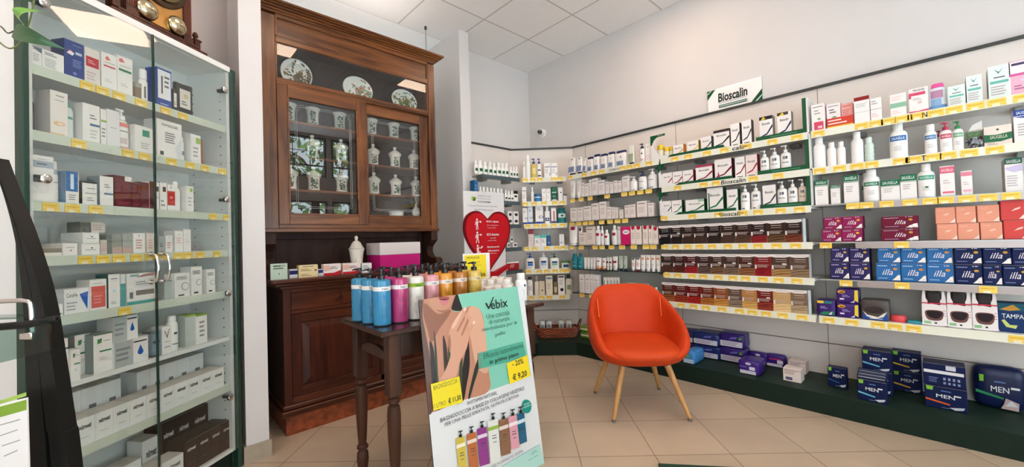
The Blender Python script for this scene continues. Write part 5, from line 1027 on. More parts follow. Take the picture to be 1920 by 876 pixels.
for n, (u0, u1) in enumerate(((UL+0.001, um-0.0015), (um+0.0015, -0.013))):
    b = GC.mb()
    if n == 0: b.T = b.T @ Matrix.Translation((0, 0, 1.6)) @ Matrix.Rotation(math.radians(TILT), 4, 'X') @ Matrix.Translation((0, 0, -1.6))
    b.box(u0, u1, -0.005, 0.0, 0.112, CT-0.03, GLASSD); d = b.build('glass_door', cab)
    b = GC.mb(); 
    for e in ((u1-0.0022, u1) if n == 0 else (u0, u0+0.0022),): b.box(e[0], e[1], -0.0055, 0.0005, 0.112, CT-0.03, mat('#29473F', 0.15))
    b.build('door_edge', d)
    hu = (u1-0.022) if n == 0 else (u0+0.022)
    b = GC.mb(); b.tube(curve_pts([(hu, -0.004, 1.03), (hu, -0.030, 1.036), (hu, -0.042, 1.075), (hu, -0.042, 1.105), (hu, -0.030, 1.144), (hu, -0.004, 1.15)], 4, False), 0.0052, CHROME, 10)
    for z in (1.03, 1.15): b.T = GC.mb().T @ Matrix.Translation((hu, 0, z)) @ Matrix.Rotation(PI/2, 4, 'X'); b.lathe([(0.010, -0.0), (0.010, 0.008)], CHROME, 12)
    b.build('door_handle', d)
    for z in (2.0, 1.42, 0.93, 0.39) if n == 1 else (2.03, 1.42, 0.6):
        e = -0.03 if n == 1 else UL+0.018; sg = -1 if n == 1 else 1
        b = GC.mb(); b.box(min(e, e+sg*0.018), max(e, e+sg*0.018), 0.0, 0.05, z-0.007, z+0.007, mat('#55585A', 0.3, metal=0.8)); b.box(min(e, e+sg*0.028), max(e, e+sg*0.028), 0.002, 0.012, z-0.012, z+0.012, mat('#55585A', 0.3, metal=0.8))
        b.T = GC.mb().T @ Matrix.Translation((e+sg*0.022, -0.0045, z)) @ Matrix.Rotation(PI/2, 4, 'X'); b.lathe([(0.016, 0), (0.016, 0.004), (0.012, 0.007)], CHROME, 16)
        b.build('hinge', d)
LZ = [1.812, 1.585, 1.345, 1.155, 0.942, 0.70, 0.452, 0.118]
LT = [o15([475,560,650,768,905,1000], 2.921, 0), o15([430,700,790,938,1040,1120,1215], 2.921, 0), o15([275,395,522,1165,1240], 2.921, 0), o15([465,562,650,745,820,885,975,1030,1095,1185], 2.921, 0), [], o15([645], 2.773, 0), [], []]
LT[4] = [233]; LT[5] = []
CS = 'cabinet'
for k in range(7):
    z = LZ[k]; b = GC.mb()
    b.box(UL+0.019, -0.031, 0.022, DP-0.013, z-0.016, z, mat('#E2E4E0', 0.3)); sh = b.build('cabinet_shelf')
    b = GC.mb(); b.box(UL+0.02, -0.032, 0.016, 0.0215, z-0.034 if k != 5 else z-0.018, z+0.001, PL('#CCD4C6') if k != 5 else CWF); b.build('price_rail', sh)
    for px in LT[k]:
        u = 0
        for _ in range(4): u, _z = GC.uz(px, pix(GC.w(u, 0.016, z-0.015))[1], 0.016)
        price_tag(GC, sh, u, z+0.006, w=0.044, off=0.0158, h=0.03)
    tag(sh, ('top', 'second', 'third', 'fourth', 'fifth', 'sixth', 'lowest')[k]+' white shelf board inside the glass-door cabinet', 'shelf', 'shelves in the glass-door cabinet')
CP = lambda k: ('top', 'second', 'third', 'fourth', 'fifth', 'sixth', 'seventh', 'bottom')[k]+' level of the glass cabinet'
CG = 'goods in the glass cabinet'
def cb(k, x0, x1, yt, look, dec=(), **kw):
    kw.setdefault('off', 0.035); kw.setdefault('d', 0.06); return box_at(GC, LZ[k]+kw.pop('zadd', 0), CP(k), x0, x1, yt, look, dec, group=CG, **kw)
def cbo(k, x0, x1, yt, look, **kw): kw.setdefault('off', 0.06); return bottle_at(GC, LZ[k], CP(k), x0, x1, yt, look, group=CG, **kw)
TXT = [('l', 1, -0.35, 0.80, 0.3, 0.87, '#555A60'), ('l', 4, -0.35, 0.25, 0.3, 0.65, '#B5B5B5')]
# level 1
cb(0, 58, 78, 86, 'white carton with a slate corner', [('p', [(-0.5, 0.96), (0.5, 0.96), (0.5, 0.70), (0, 0.8)], '#54697A')]+TXT)
cb(0, 79, 120, 98, 'broad white carton of fine print', [('l', 2, -0.4, 0.74, 0.3, 0.90, '#55555F'), ('l', 5, -0.4, 0.15, 0.3, 0.6, '#B5B5B5')])
cb(0, 120.5, 157.5, 78, 'tall royal blue carton', [('c', -0.22, 0.70, 0.12, '#D9534A', 0.7), ('p', [(-0.4, 0.64), (-0.1, 0.60), (0.0, 0.68), (-0.22, 0.72)], '#F0E6E6'), ('r', 0.05, 0.66, 0.38, 0.73, '#C9D5EA'), ('l', 1, -0.1, 0.88, 0.4, 0.91, '#9CB0DC'), ('l', 4, -0.1, 0.3, 0.4, 0.52, '#8096CC'), ('c', 0, 0.14, 0.10, '#7E94CC', 0.8)], base='#2B4488', side='#20356E')
cb(0, 158.5, 187.5, 92, 'white carton with a red square', [('r', -0.42, 0.48, 0.42, 0.76, '#C23A46'), ('l', 2, -0.3, 0.56, 0.3, 0.68, '#E9B5B8'), ('l', 3, -0.4, 0.1, 0.3, 0.36, '#C9B5B5')], base='#E3DAD6')
cb(0, 190, 219, 101, 'white carton with a red stripe', [('p', [(-0.26, 0.86), (-0.1, 0.92), (0.1, 0.82), (-0.2, 0.80)], '#E0686A'), ('r', -0.36, 0.62, 0.40, 0.66, '#D0484E'), ('l', 1, -0.3, 0.72, 0.4, 0.76, '#AAAAAA'), ('l', 2, -0.3, 0.2, 0.3, 0.3, '#C5C5C5')])
cb(0, 219.5, 248.5, 107, 'white carton with a green stripe', [('p', [(-0.4, 0.88), (-0.2, 0.94), (0.0, 0.84), (-0.34, 0.82)], '#E0686A'), ('r', -0.40, 0.60, 0.42, 0.66, '#3E8E6A'), ('l', 1, -0.3, 0.72, 0.4, 0.76, '#AAAAAA'), ('l', 2, -0.3, 0.2, 0.3, 0.3, '#C5C5C5')])
u, w, h = span(GC, 251, 269, 157, LZ[0], 0.06); b = MB(); b.lathe([(w*0.46, 0), (w*0.5, 0.004), (w*0.5, h*0.75)], PL('#8A7460'), 18); k_ = MB(); k_.lathe([(w*0.52, h*0.75), (w*0.52, h)], PL('#A9A298'), 18)
put(b, 'cream_jar', 'small brown jar with a grey lid', 'jar', CG, GC, CP(0), u, 0.07, LZ[0], kids=(('lid', k_),))
cbo(0, 270, 287, 130, 'tall white spray bottle with vertical print', kind='tall', neck=0.75, dec=[('r', -0.1, 0.2, 0.08, 0.7, '#5A5A5A')])
cb(0, 294, 321.5, 130, 'white carton in a blue frame', [('r', -0.44, 0.22, 0.44, 0.95, '#E6E6EA'), ('r', -0.44, 0.0, 0.44, 0.20, '#2B50A0'), ('t', 'Restylane', -0.15, 0.60, 0.10, 0.01, '#333333')][:2]+[('l', 3, 0.0, 0.5, 0.4, 0.85, '#6A6A6E'), ('r', -0.22, 0.35, -0.12, 0.8, '#4A4A50'), ('l', 1, -0.3, 0.07, 0.3, 0.11, '#C9D2EA')], base='#2B50A0')
def pouch(k, x0, x1, yt, look):
    u, w, h = span(GC, x0, x1, yt, LZ[k], 0.05); b = MB(); b.rbox(-w/2, w/2, 0, 0.03, 0, h, 0.012, mat('#25292B', 0.3), 5, lump=0.03); decals(b, w*0.9, h, [('r', -0.40, 0.22, 0.3, 0.80, '#D9D6D2'), ('c', 0.0, 0.6, 0.16, '#C9B98E'), ('l', 2, -0.3, 0.30, 0.2, 0.45, '#6A6A6A')], y0=-0.003)
    return put(b, 'foil_pouch', look, 'pouch', CG, GC, CP(k), u, 0.05, LZ[k])
pouch(0, 324, 332, 166, 'narrow black foil pouch'); pouch(0, 331.5, 363, 158, 'large black foil pouch with a pale label')
# level 2
cbo(1, 59, 77, 170, 'dark grey bottle with a white cap', body='#3A3C3E', cap='#C9CCCB', kind='screw', dec=[('r', -0.3, 0.2, 0.3, 0.6, '#55585A')], sy=0.8)
cb(1, 94, 127.5, 172, 'tall ivory carton with an orange ring', [('c', 0.0, 0.28, 0.34, '#E8BE8E', 0.5), ('c', 0.05, 0.28, 0.16, '#EAE2DC', 0.5), ('r', -0.5, 0.0, 0.3, 0.06, '#E8BE8E'), ('l', 1, -0.2, 0.88, 0.3, 0.91, '#444444'), ('l', 1, -0.3, 0.78, 0.3, 0.81, '#999999')], base='#EAE2DC', side='#D2C9C4')
cbo(1, 128.5, 149.5, 190, 'white bottle with a teal cap', body='#D5E0DC', cap='#6E9A96', kind='flip', dec=[('r', -0.3, 0.62, 0.3, 0.7, '#5FA08E')])
cb(1, 155, 187, 196, 'white carton with a blue check line', [('r', -0.1, 0.44, 0.5, 0.50, '#4A6E96'), ('l', 2, -0.1, 0.60, 0.4, 0.75, '#8A8A90'), ('l', 3, -0.1, 0.1, 0.4, 0.36, '#C5C5C5')])
cb(1, 189, 200, 205, 'slim white carton with a lime stripe', [('r', -0.5, 0.64, 0.5, 0.70, '#9CB45E'), ('l', 3, -0.4, 0.2, 0.4, 0.5, '#999999')]); cb(1, 200.5, 224.5, 207, 'plain pale carton', [('l', 1, -0.3, 0.5, 0.3, 0.54, '#AAAAAA')], base='#E3E1E3')
cbo(1, 226.5, 251, 205, 'white pump bottle with a coral band', kind='pump', bands=((0.76, 0.90, '#DE8A86'), (0.0, 0.1, '#DE8A86')), dec=[('r', -0.3, 0.6, 0.3, 0.64, '#999999'), ('r', -0.3, 0.2, 0.2, 0.4, '#D2C5C3')])
cb(1, 253, 287, 237, 'short white carton with a green square', [('r', -0.1, 0.62, 0.30, 0.86, '#2E8E76'), ('l', 3, -0.2, 0.15, 0.36, 0.4, '#B5B5B5')])
cb(1, 294.5, 341, 228, 'large white carton with a serif title', [('t', 'PHYSIOGEL', 0.02, 0.87, 0.66, 0.07, '#44444A'), ('l', 5, -0.2, 0.40, 0.34, 0.70, '#77777C'), ('p', [(0.2, 0.3), (0.46, 0.6), (0.46, 0.05), (0.3, 0.06)], '#DADDE2'), ('r', -0.4, 0.06, -0.26, 0.16, '#666666')], d=0.07)
cbo(1, 343, 355, 256, 'small white tottle bottle', kind='flip', dec=[('r', -0.3, 0.3, 0.3, 0.5, '#8A93A0')]); cb(1, 358, 376.5, 253, 'white carton with a lime corner', [('r', 0.0, 0.70, 0.44, 0.90, '#9CC45E'), ('l', 3, -0.3, 0.2, 0.3, 0.6, '#A9A9A9')])
cb(1, 377, 381, 262, 'thin rust-red carton edge', base='#B0725E', off=0.1)
# level 3
cb(2, 60, 101, 292, 'large white carton with a slate band', [('r', -0.5, 0.74, 0.5, 0.88, '#A9B5C2'), ('l', 1, -0.3, 0.79, 0.2, 0.84, '#55606E'), ('l', 1, -0.3, 0.9, 0.2, 0.94, '#C9C9C9')], d=0.08)
cbo(2, 103, 121.5, 302, 'tall white bottle with a grey-blue collar', kind='screw', bands=((0.86, 0.98, '#A9B9C6'),), dec=[('r', -0.3, 0.6, 0.3, 0.63, '#999999')], neck=0.7)
cb(2, 123, 148, 322, 'carton with a bright blue upper half', [('r', -0.5, 0.38, 0.42, 1, '#2F6EAC'), ('r', -0.16, 0.45, 0.1, 0.92, '#CFE0EE'), ('l', 3, -0.3, 0.1, 0.3, 0.3, '#999999')], side='#7E9CB8')
cb(2, 154, 182, 341, 'white carton with black edges', [('r', -0.5, 0.93, 0.5, 1, '#3A3A3C'), ('r', -0.3, 0.48, 0.46, 0.50, '#333333'), ('l', 1, -0.2, 0.68, 0.4, 0.74, '#777777'), ('l', 2, -0.2, 0.15, 0.4, 0.35, '#AAAAAA')], side='#3A3C3E')
cb(2, 187, 212.5, 331, 'white carton with a steel blue line', [('r', -0.2, 0.38, 0.5, 0.44, '#5E7A9C'), ('l', 2, -0.2, 0.6, 0.4, 0.75, '#999999')], side='#8FA3A9')
MA = '#5A1C26'
for x0, x1, yt in ((214, 246.5, 330), (247, 262.5, 343), (263, 279.5, 342)): cb(2, x0, x1, yt, 'maroon carton', [('r', -0.42, 0.06, 0.42, 0.9, '#6A2430'), ('r', -0.3, 0.08, 0.3, 0.18, '#7E3040')]+([('r', 0.1, 0.84, 0.5, 1.0, '#E3DEDA')] if x0 == 214 else []), base=MA)
cb(2, 280, 299, 341, 'white carton with a maroon spine and square', [('r', -0.5, 0, 0.0, 1, MA), ('r', 0.1, 0.66, 0.42, 0.84, '#4A2A2E'), ('l', 1, 0.05, 0.4, 0.45, 0.45, '#777777')])
cb(2, 299.5, 313, 342, 'white carton with a small maroon square', [('r', -0.1, 0.66, 0.35, 0.84, '#4A2A2E'), ('l', 2, -0.4, 0.1, 0.35, 0.4, '#999999')], side=MA)
cb(2, 313.8, 328, 346, 'white and bright red carton', [('r', -0.5, 0.2, 0.5, 0.74, '#C2342E'), ('c', 0, 0.5, 0.2, '#E08A84'), ('t', 'K', 0, 0.88, 0.2, 0.08, '#333333')])
cbo(2, 330, 347, 340, 'plain white bottle', kind='screw', neck=0.5); cb(2, 349, 363, 349, 'slim carton with a green leaf', [('r', 0.0, 0.78, 0.36, 0.92, '#8FBF4A'), ('l', 3, -0.3, 0.2, 0.3, 0.6, '#BBBBBB')])
# level 4: small low cartons lying in rows
K4 = [('c', 0.05, 0.62, 0.05, '#333333'), ('l', 1, -0.3, 0.4, 0.3, 0.5, '#8A8A8A')]
cb(3, 58, 116, 466, 'long flat white carton', [('r', -0.5, 0.45, 0.5, 1, '#8E8378')], base='#E3DCD3', off=0.03, d=0.08); cb(3, 117, 145, 456, 'small white carton with a pink dot', [('c', 0.05, 0.4, 0.07, '#D0707A'), ('l', 1, -0.3, 0.6, 0.3, 0.7, '#999999')], d=0.09)
H4 = 0.042
cb(3, 153, 187, 455, 'lower small white carton with a dark dot', K4, h=H4, d=0.1); cb(3, 155, 186, 455, 'middle small white carton with a dark dot', K4, h=H4, zadd=H4+0.001, d=0.1)
cb(3, 188, 203, 450, 'cream carton with red lines', [('l', 4, -0.4, 0.2, 0.4, 0.8, '#D9A9A0')], base='#E6D9D0', off=0.06); cb(3, 150, 170, 455, 'dark small carton on the pile', K4, base='#6E6E66', h=0.04, zadd=2*H4+0.002, off=0.07); cb(3, 171, 198, 455, 'cream small carton on the pile', [('l', 3, -0.4, 0.2, 0.4, 0.8, '#C9A9A0')], base='#DDD5CC', h=0.042, zadd=2*H4+0.002, off=0.07)
cb(3, 210, 229, 440, 'grey translucent carton', [('r', -0.5, 0, 0.5, 0.35, '#C2A59A')], base='#8E9490'); cb(3, 229.5, 248.5, 440, 'grey carton beside its twin', [('r', -0.5, 0, 0.5, 0.35, '#C2A59A')], base='#A3A8A4')
cb(3, 249.5, 272, 437, 'white carton with red print lines', [('c', 0, 0.86, 0.05, '#333333'), ('l', 4, -0.3, 0.2, 0.3, 0.7, '#C98A86')]); cb(3, 275, 289, 437, 'narrow cream carton with red print', [('c', 0, 0.86, 0.05, '#B23A3A'), ('l', 4, -0.3, 0.2, 0.3, 0.7, '#D0A9A3')], base='#E3DAD0')
cb(3, 297, 310, 443, 'grey narrow carton', [('l', 2, -0.3, 0.3, 0.3, 0.6, '#777777')], base='#A5ABA8'); cb(3, 310.5, 323.5, 441, 'slim white carton with red print', [('c', 0, 0.86, 0.05, '#333333'), ('l', 3, -0.3, 0.2, 0.3, 0.6, '#C98A86')])
cb(3, 328, 343, 433, 'white carton with a coral mark', [('c', 0, 0.84, 0.06, '#333333'), ('l', 3, -0.3, 0.4, 0.3, 0.7, '#DDA9A3')]); cb(3, 344, 358, 430, 'plain faint carton at the end', [('l', 2, -0.3, 0.4, 0.3, 0.6, '#DDD5D3')])
# level 5
cb(4, 86, 118, 571, 'low white box with a bar code', [('r', -0.1, 0.2, 0.3, 0.5, '#9A9A9A')], off=0.03, d=0.05)
cb(4, 120, 167, 541, 'wide white carton with a blue triangle', [('t', 'CeraVe', -0.2, 0.74, 0.45, 0.16, '#55606E'), ('p', [(0.1, 0.76), (0.46, 0.84), (0.42, 0.1)], '#2B58B0'), ('l', 3, -0.42, 0.1, 0.05, 0.5, '#AAAAAA')], off=0.04)
cb(4, 168, 200, 524, 'white carton with a coral red panel', [('r', -0.42, 0.08, 0.42, 0.78, '#D9665A'), ('l', 1, -0.3, 0.84, 0.3, 0.9, '#CCBBBB'), ('l', 3, -0.3, 0.2, 0.3, 0.5, '#E8958C')])
cb(4, 203, 225, 514, 'tall white carton with a pale blue patch', [('c', 0.0, 0.5, 0.16, '#B5D5EA', 0.8), ('l', 1, -0.3, 0.84, 0.3, 0.88, '#444444'), ('l', 2, -0.3, 0.1, 0.3, 0.2, '#AAAAAA')], side='#3E6E68'); cb(4, 225.6, 235.5, 514, 'slim carton with a teal side', [('r', -0.5, 0, 0.5, 0.7, '#5EA39E')], base='#DDE3E1')
cb(4, 237.5, 291, 512, 'wide carton with a brown wave and teal base', [('r', -0.5, 0, 0.5, 0.10, '#4FA39A'), ('p', [(-0.2, 0.86), (0.1, 0.96), (0.5, 1.0), (0.5, 0.90), (0.2, 0.88)], '#B98A80'), ('r', -0.2, 0.28, 0.46, 0.44, '#8A807A'), ('r', -0.42, 0.2, -0.3, 0.4, '#77777A'), ('l', 2, -0.2, 0.6, 0.4, 0.75, '#AAAAAA'), ('r', -0.4, 0.9, -0.1, 0.97, '#8FB5B0')], d=0.08)
KD = [('r', -0.36, 0.74, 0.32, 0.86, '#3A3A3E'), ('r', -0.33, 0.76, 0.29, 0.84, '#EDE9E6'), ('l', 1, -0.28, 0.77, 0.24, 0.83, '#3A3A3E'), ('c', 0.18, 0.44, 0.28, '#A9B0B5'), ('c', 0.20, 0.44, 0.21, '#EDE9E6'), ('r', -0.3, 0.06, 0.1, 0.12, '#3A3A3E')]
cb(4, 308, 327, 514, 'grey-sided carton end', [('l', 1, -0.3, 0.7, 0.3, 0.76, '#666666')], base='#B5BAB7', off=0.05); cb(4, 327.5, 355.5, 512, 'white carton with a silver ring, widest', KD)
cb(4, 358.5, 379, 500, 'white carton with a silver ring, tallest', KD); cb(4, 387, 403.5, 505, 'white carton with a silver ring, last at the right', KD)
# level 6
cb(5, 103, 128, 636, 'white carton with a black line and upright word', [('r', -0.5, 0.76, 0.5, 0.79, '#2E3A3A'), ('l', 2, -0.3, 0.84, 0.4, 0.95, '#8A8A8A'), ('c', 0.2, 0.5, 0.10, '#B5B5B5'), ('c', 0.2, 0.34, 0.10, '#B5B5B5'), ('c', 0.2, 0.18, 0.10, '#B5B5B5')], off=0.03)
GS = [('p', [(-0.3, 0.74), (-0.3, 0.86), (-0.05, 0.88), (-0.1, 0.76)], '#2E8E5A'), ('l', 1, 0.0, 0.78, 0.4, 0.82, '#7EA08E'), ('r', -0.2, 0.52, 0.44, 0.56, '#2E7E5A'), ('l', 2, -0.2, 0.3, 0.3, 0.4, '#CCCCCC')]
cb(5, 133, 151, 655, 'short carton with a green stripe', GS, off=0.02, d=0.04); cb(5, 140, 170, 627, 'tall carton with a green leaf square', GS, side='#9AA5A0', off=0.08)
cb(5, 175, 211, 625, 'carton with a green leaf square and dark green top', GS+[('r', -0.5, 0.97, 0.5, 1, '#2E6A4E')], side='#9AA5A0', off=0.04)
WD = [('c', 0.26, 0.42, 0.09, '#1F62B5'), ('p', [(0.18, 0.46), (0.34, 0.46), (0.26, 0.72)], '#1F62B5'), ('r', 0.05, 0.84, 0.45, 0.90, '#444A50'), ('r', -0.5, 0, 0.03, 1, '#B5B9B8'), ('l', 3, -0.46, 0.2, 0.0, 0.8, '#8A9090')]
cb(5, 214, 278, 648, 'lower white box with a blue drop', WD, h=0.10, off=0.03, d=0.08); cb(5, 213, 259, 648, 'upper white box with a blue drop', WD, h=0.098, zadd=0.101, off=0.04, d=0.08)
cb(5, 268, 280, 628, 'grey carton behind a clear one', [('l', 2, -0.3, 0.4, 0.3, 0.7, '#666666')], base='#C2C8C6', off=0.06)
u, w, h = span(GC, 281, 303, 620, LZ[5], 0.05); b = MB(); b.box(-w/2, w/2, 0, 0.05, 0, h, glass('acrylic_box', '#D9E3EA', 1.8)); b.box(-w*0.36, w*0.36, 0.008, 0.042, 0.004, h*0.86, P('#D5DADB')); b.flat([(-w*0.3, h*0.5), (w*0.3, h*0.5), (w*0.3, h*0.6), (-w*0.3, h*0.6)], 0.0075, P('#6A7A8A')); put(b, 'clear_box', 'clear plastic box with a pale carton inside', 'box', CG, GC, CP(5), u, 0.04, LZ[5])
VI = [('p', [(-0.28, 0.84), (-0.20, 0.84), (-0.02, 0.64), (0.22, 0.90), (0.28, 0.90), (0.0, 0.56)], '#2E3A4A'), ('l', 1, -0.3, 0.42, 0.3, 0.46, '#777777'), ('r', -0.3, 0.24, 0.3, 0.26, '#3A5A8A')]
cb(5, 304, 322.5, 612, 'white carton with a dark V mark', VI); cbo(5, 323.5, 342, 592, 'white cylinder bottle with a dark V mark', kind='flip', dec=[('r', -0.16, 0.55, 0.16, 0.62, '#2E3A4A'), ('r', -0.3, 0.22, 0.3, 0.25, '#3A5A8A')], sy=0.9)
cb(5, 347, 366.5, 590, 'grey carton with a green top edge', [('r', -0.5, 0.94, 0.5, 1, '#8FB03A')], base='#BFC4BF', top='#8FB03A', off=0.05); cb(5, 367, 388.5, 589, 'white carton with a green top edge', [('r', -0.5, 0.94, 0.5, 1, '#8FB03A'), ('l', 4, -0.2, 0.2, 0.3, 0.8, '#999999')], top='#8FB03A', off=0.045)
# level 7: rows of white cube boxes
NU = [('t', 'nürneti', 0.02, 0.68, 0.62, 0.16, '#2E2E30', 0.1, 0.03), ('l', 1, -0.2, 0.26, 0.25, 0.30, '#9A9A9A')]
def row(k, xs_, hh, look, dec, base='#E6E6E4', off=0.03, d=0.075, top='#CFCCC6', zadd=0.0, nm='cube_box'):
    for x0, x1 in zip(xs_, xs_[1:]):
        if x1-x0 < 3: continue
        box_at(GC, LZ[k]+zadd, CP(k), x0, x1, 700, look, dec, base=base, top=top, d=d, off=off, h=hh, name=nm, group='cube boxes in the glass cabinet', bevel=False)
row(6, [98, 120, 139, 177, 212, 243, 274, 301, 327, 352, 375, 398, 420], 0.100, 'white cube box of the front row', NU, d=0.085)
BC = [('r', -0.15, 0.3, 0.2, 0.62, '#77797A'), ('r', -0.10, 0.36, 0.15, 0.40, '#C9C9C9'), ('r', -0.10, 0.48, 0.15, 0.52, '#C9C9C9')]
row(6, [112, 152, 192, 227], 0.178, 'white box with a grey code, back row', BC, off=0.13, d=0.09)
row(6, [257, 282, 308, 332, 357, 382], 0.178, 'white box with a grey code, back row right', BC, off=0.13, d=0.09)
NB_ = [('t', 'nürneti', 0.02, 0.72, 0.62, 0.10, '#DDD5CF', 0.1, 0.03), ('l', 1, -0.2, 0.26, 0.25, 0.30, '#6A5A54')]
row(7, [345, 370, 393, 414, 434], 0.148, 'dark brown cube box in front', NB_, base='#3A2C28', top='#33302E', off=0.03, d=0.10)
row(7, [300, 330, 358, 390], 0.235, 'dark brown box at the back', NB_, base='#2E2422', top='#2A2624', off=0.15, d=0.09)
row(7, [268, 305, 343], 0.110, 'white cube box beside the brown ones', NU, off=0.03, d=0.08)
row(7, [130, 165, 200, 232, 264], 0.150, 'white cube box of the bottom row', NU, off=0.10, d=0.08)
row(7, [266, 298], 0.200, 'tall white cube box near the door seam', NU, off=0.13, d=0.08)

# antique alarm clock on the cabinet
_ul = GC.uz(240, 20, 0.03)[0]; _ur = GC.uz(356, 80, 0.03)[0]
clk = empty('mantel_clock', GC.w((_ul+_ur)/2, 0.0, CT), GC.a); tag(clk, 'antique wooden alarm clock with brass bells standing on the glass cabinet', 'clock')
MW = wood('mahogany', '#2A120C', '#5E2A1A', axis='Z')
def cl(name, fn): b = MB(); fn(b); return b.build(name, clk)
HWd = (_ur-_ul)/2
def _base(b):
    b.bbox(-HWd-0.075, HWd+0.075, 0.006, 0.19, 0.0, 0.016, 0.004, MW); b.bbox(-HWd-0.045, HWd+0.045, 0.014, 0.18, 0.016, 0.034, 0.005, MW)
cl('base', _base)
cl('case', lambda b: (b.box(-HWd, HWd, 0.04, 0.17, 0.034, 0.50, MW), b.bbox(-HWd-0.02, HWd+0.02, 0.02, 0.18, 0.50, 0.53, 0.006, MW)))
for sx in (-1, 1):
    def _col(b, sx=sx):
        x = sx*(HWd-0.012); b.box(x-0.024, x+0.024, 0.022, 0.05, 0.034, 0.06, MW); b.box(x-0.020, x+0.020, 0.028, 0.05, 0.06, 0.48, MW); b.box(x-0.026, x+0.026, 0.022, 0.05, 0.475, 0.50, MW)
        for k in range(4): b.box(x-0.015+k*0.0085, x-0.0105+k*0.0085, 0.0262, 0.029, 0.07, 0.465, mat('#6B3322', 0.3))
    cl('fluted_column', _col)
    def _fin(b, sx=sx):
        x = sx*(HWd+0.042); b.box(x-0.014, x+0.014, 0.03, 0.058, 0.034, 0.066, MW); b.box(x-0.018, x+0.018, 0.026, 0.062, 0.066, 0.074, MW)
        b.lathe([(0.012, 0.074), (0.007, 0.082), (0.013, 0.092), (0.011, 0.104), (0.004, 0.112)], MW, 12, cx=x, cy=0.044)
    cl('finial', _fin)
cl('brass_plate', lambda b: b.box(-HWd+0.03, HWd-0.03, 0.032, 0.041, 0.045, 0.48, BRASS))
def _ring(b, r0, r1, y0, y1, m, cz=0.262):
    n = 40; A = [[b.av((r*math.cos(2*PI*k/n), y, cz+r*math.sin(2*PI*k/n))) for k in range(n)] for r, y in ((r0, y0+0.006), (r0, y0), ((r0+r1)/2, y0-0.004), (r1, y0), (r1, y1))]
    for a, c in zip(A, A[1:]):
        for k in range(n): b.face((a[k], a[(k+1) % n], c[(k+1) % n], c[k]), m, True)
cl('outer_bezel', lambda b: _ring(b, 0.094, 0.122, 0.024, 0.032, mat('#4A3A28', 0.3, metal=0.7)))
cl('inner_bezel', lambda b: _ring(b, 0.072, 0.094, 0.016, 0.032, mat('#8E7A56', 0.2, metal=0.9)))
def _dial(b):
    n = 40; b.face([b.av((0.072*math.cos(2*PI*k/n), 0.022, 0.262+0.074*math.sin(2*PI*k/n))) for k in range(n)][::-1], mat('#E9DFC0', 0.5, noise=0.05, scale=40))
    for k, s_ in enumerate(('XII', 'I', 'II', 'III', 'IIII', 'V', 'VI', 'VII', 'VIII', 'IX', 'X', 'XI')):
        a = k*PI/6; b.text(s_, 0.056*math.sin(a), 0.262+0.056*math.cos(a), None, 0.013, mat('#2A2420', 0.6), y=0.0212, rot=-a)
cl('dial', _dial)
cl('hour_hand', lambda b: b.prism([(-0.003, 0.257), (0.003, 0.257), (0.001, 0.300)], 0.018, 0.020, mat('#1A1A1A', 0.4))); cl('minute_hand', lambda b: b.prism([(0.0, 0.259), (0.0, 0.265), (0.052, 0.273)], 0.016, 0.018, mat('#1A1A1A', 0.4)))
for sx in (-1, 1):
    def _bell(b, sx=sx):
        b.T = Matrix.Translation((sx*0.066, 0.032, 0.082)) @ Matrix.Rotation(PI/2, 4, 'X')
        b.lathe([(0.043, 0.0), (0.045, 0.006), (0.041, 0.020), (0.027, 0.032), (0.007, 0.036), (0.006, 0.042), (0.005, 0.043)], mat('#C9BC9E', 0.2, metal=1.0), 24)
    cl('bell', _bell)
# dark box beside the clock
ub, _ = GC.uz(205, 0, 0.0)
b = GC.mb(); b.bbox(ub-0.16, ub+0.01, 0.03, 0.18, CT, CT+0.2, 0.004, mat('#6A6468', 0.6)); b.box(ub-0.145, ub-0.01, 0.028, 0.03, CT+0.03, CT+0.17, P('#77707A')); tag(b.build('storage_box'), 'dull grey box on the cabinet top left of the clock', 'box')

# black curved display stand in the left foreground, with glass tray and chrome rail
SR = Run(-0.205, 1.425, math.degrees(-YAW))
BLK = mat('#0D100F', 0.4, spec=0.3)
def su(px, py, off=0.0): return SR.uz(px, py, off)
st = empty('display_stand', (0, 0, 0)); tag(st, 'black curved display stand with a glass tray at the left edge', 'stand')
Lf = [su(*q) for q in ((-22, 300), (2, 352), (28, 450), (42, 560), (47, 680), (52, 800), (56, 876))]; Rt = [su(*q) for q in ((-14, 295), (15, 372), (45, 450), (78, 560), (98, 680), (116, 800), (128, 876))]
def ext(L): a, c = L[-2], L[-1]; k = (c[1]-0.0)/(a[1]-c[1]); return L+[(c[0]+(c[0]-a[0])*k*0.6, 0.0)]
Lf, Rt = ext(Lf), ext(Rt); Lc, Rc = curve_pts(Lf, 5, False), curve_pts(Rt, 5, False)
Mc = [((l[0]*0.5+r[0]*0.5), (l[1]+r[1])/2) for l, r in zip(Lc, Rc)]
n = len(Lc)
for side, A, B_ in (('l', Lc, Mc), ('r', Mc, Rc)):
    b = SR.mb()
    sp = [0.0 if B_ is Mc else 0.0]*n
    g = [0.0006+0.007*max(0, (i/n-0.62))/0.38 for i in range(n)]
    A2 = [(a[0]+(g[i] if side == 'r' else 0), a[1]) for i, a in enumerate(A)]; B2 = [(c[0]-(g[i] if side == 'l' else 0), c[1]) for i, c in enumerate(B_)]
    y0, y1 = 0.0, 0.03
    for i in range(n-1):
        q = [(A2[i], B2[i], B2[i+1], A2[i+1])][0]
        f0 = [b.av((x, y0, z)) for x, z in q]; f1 = [b.av((x, y1, z)) for x, z in q]
        b.face(f0[::-1], BLK); b.face(f1, BLK); b.face((f0[0], f0[3], f1[3], f1[0]), BLK); b.face((f0[1], f1[1], f1[2], f0[2]), BLK)
    b.build('curved_leg', st)
b = SR.mb(); 
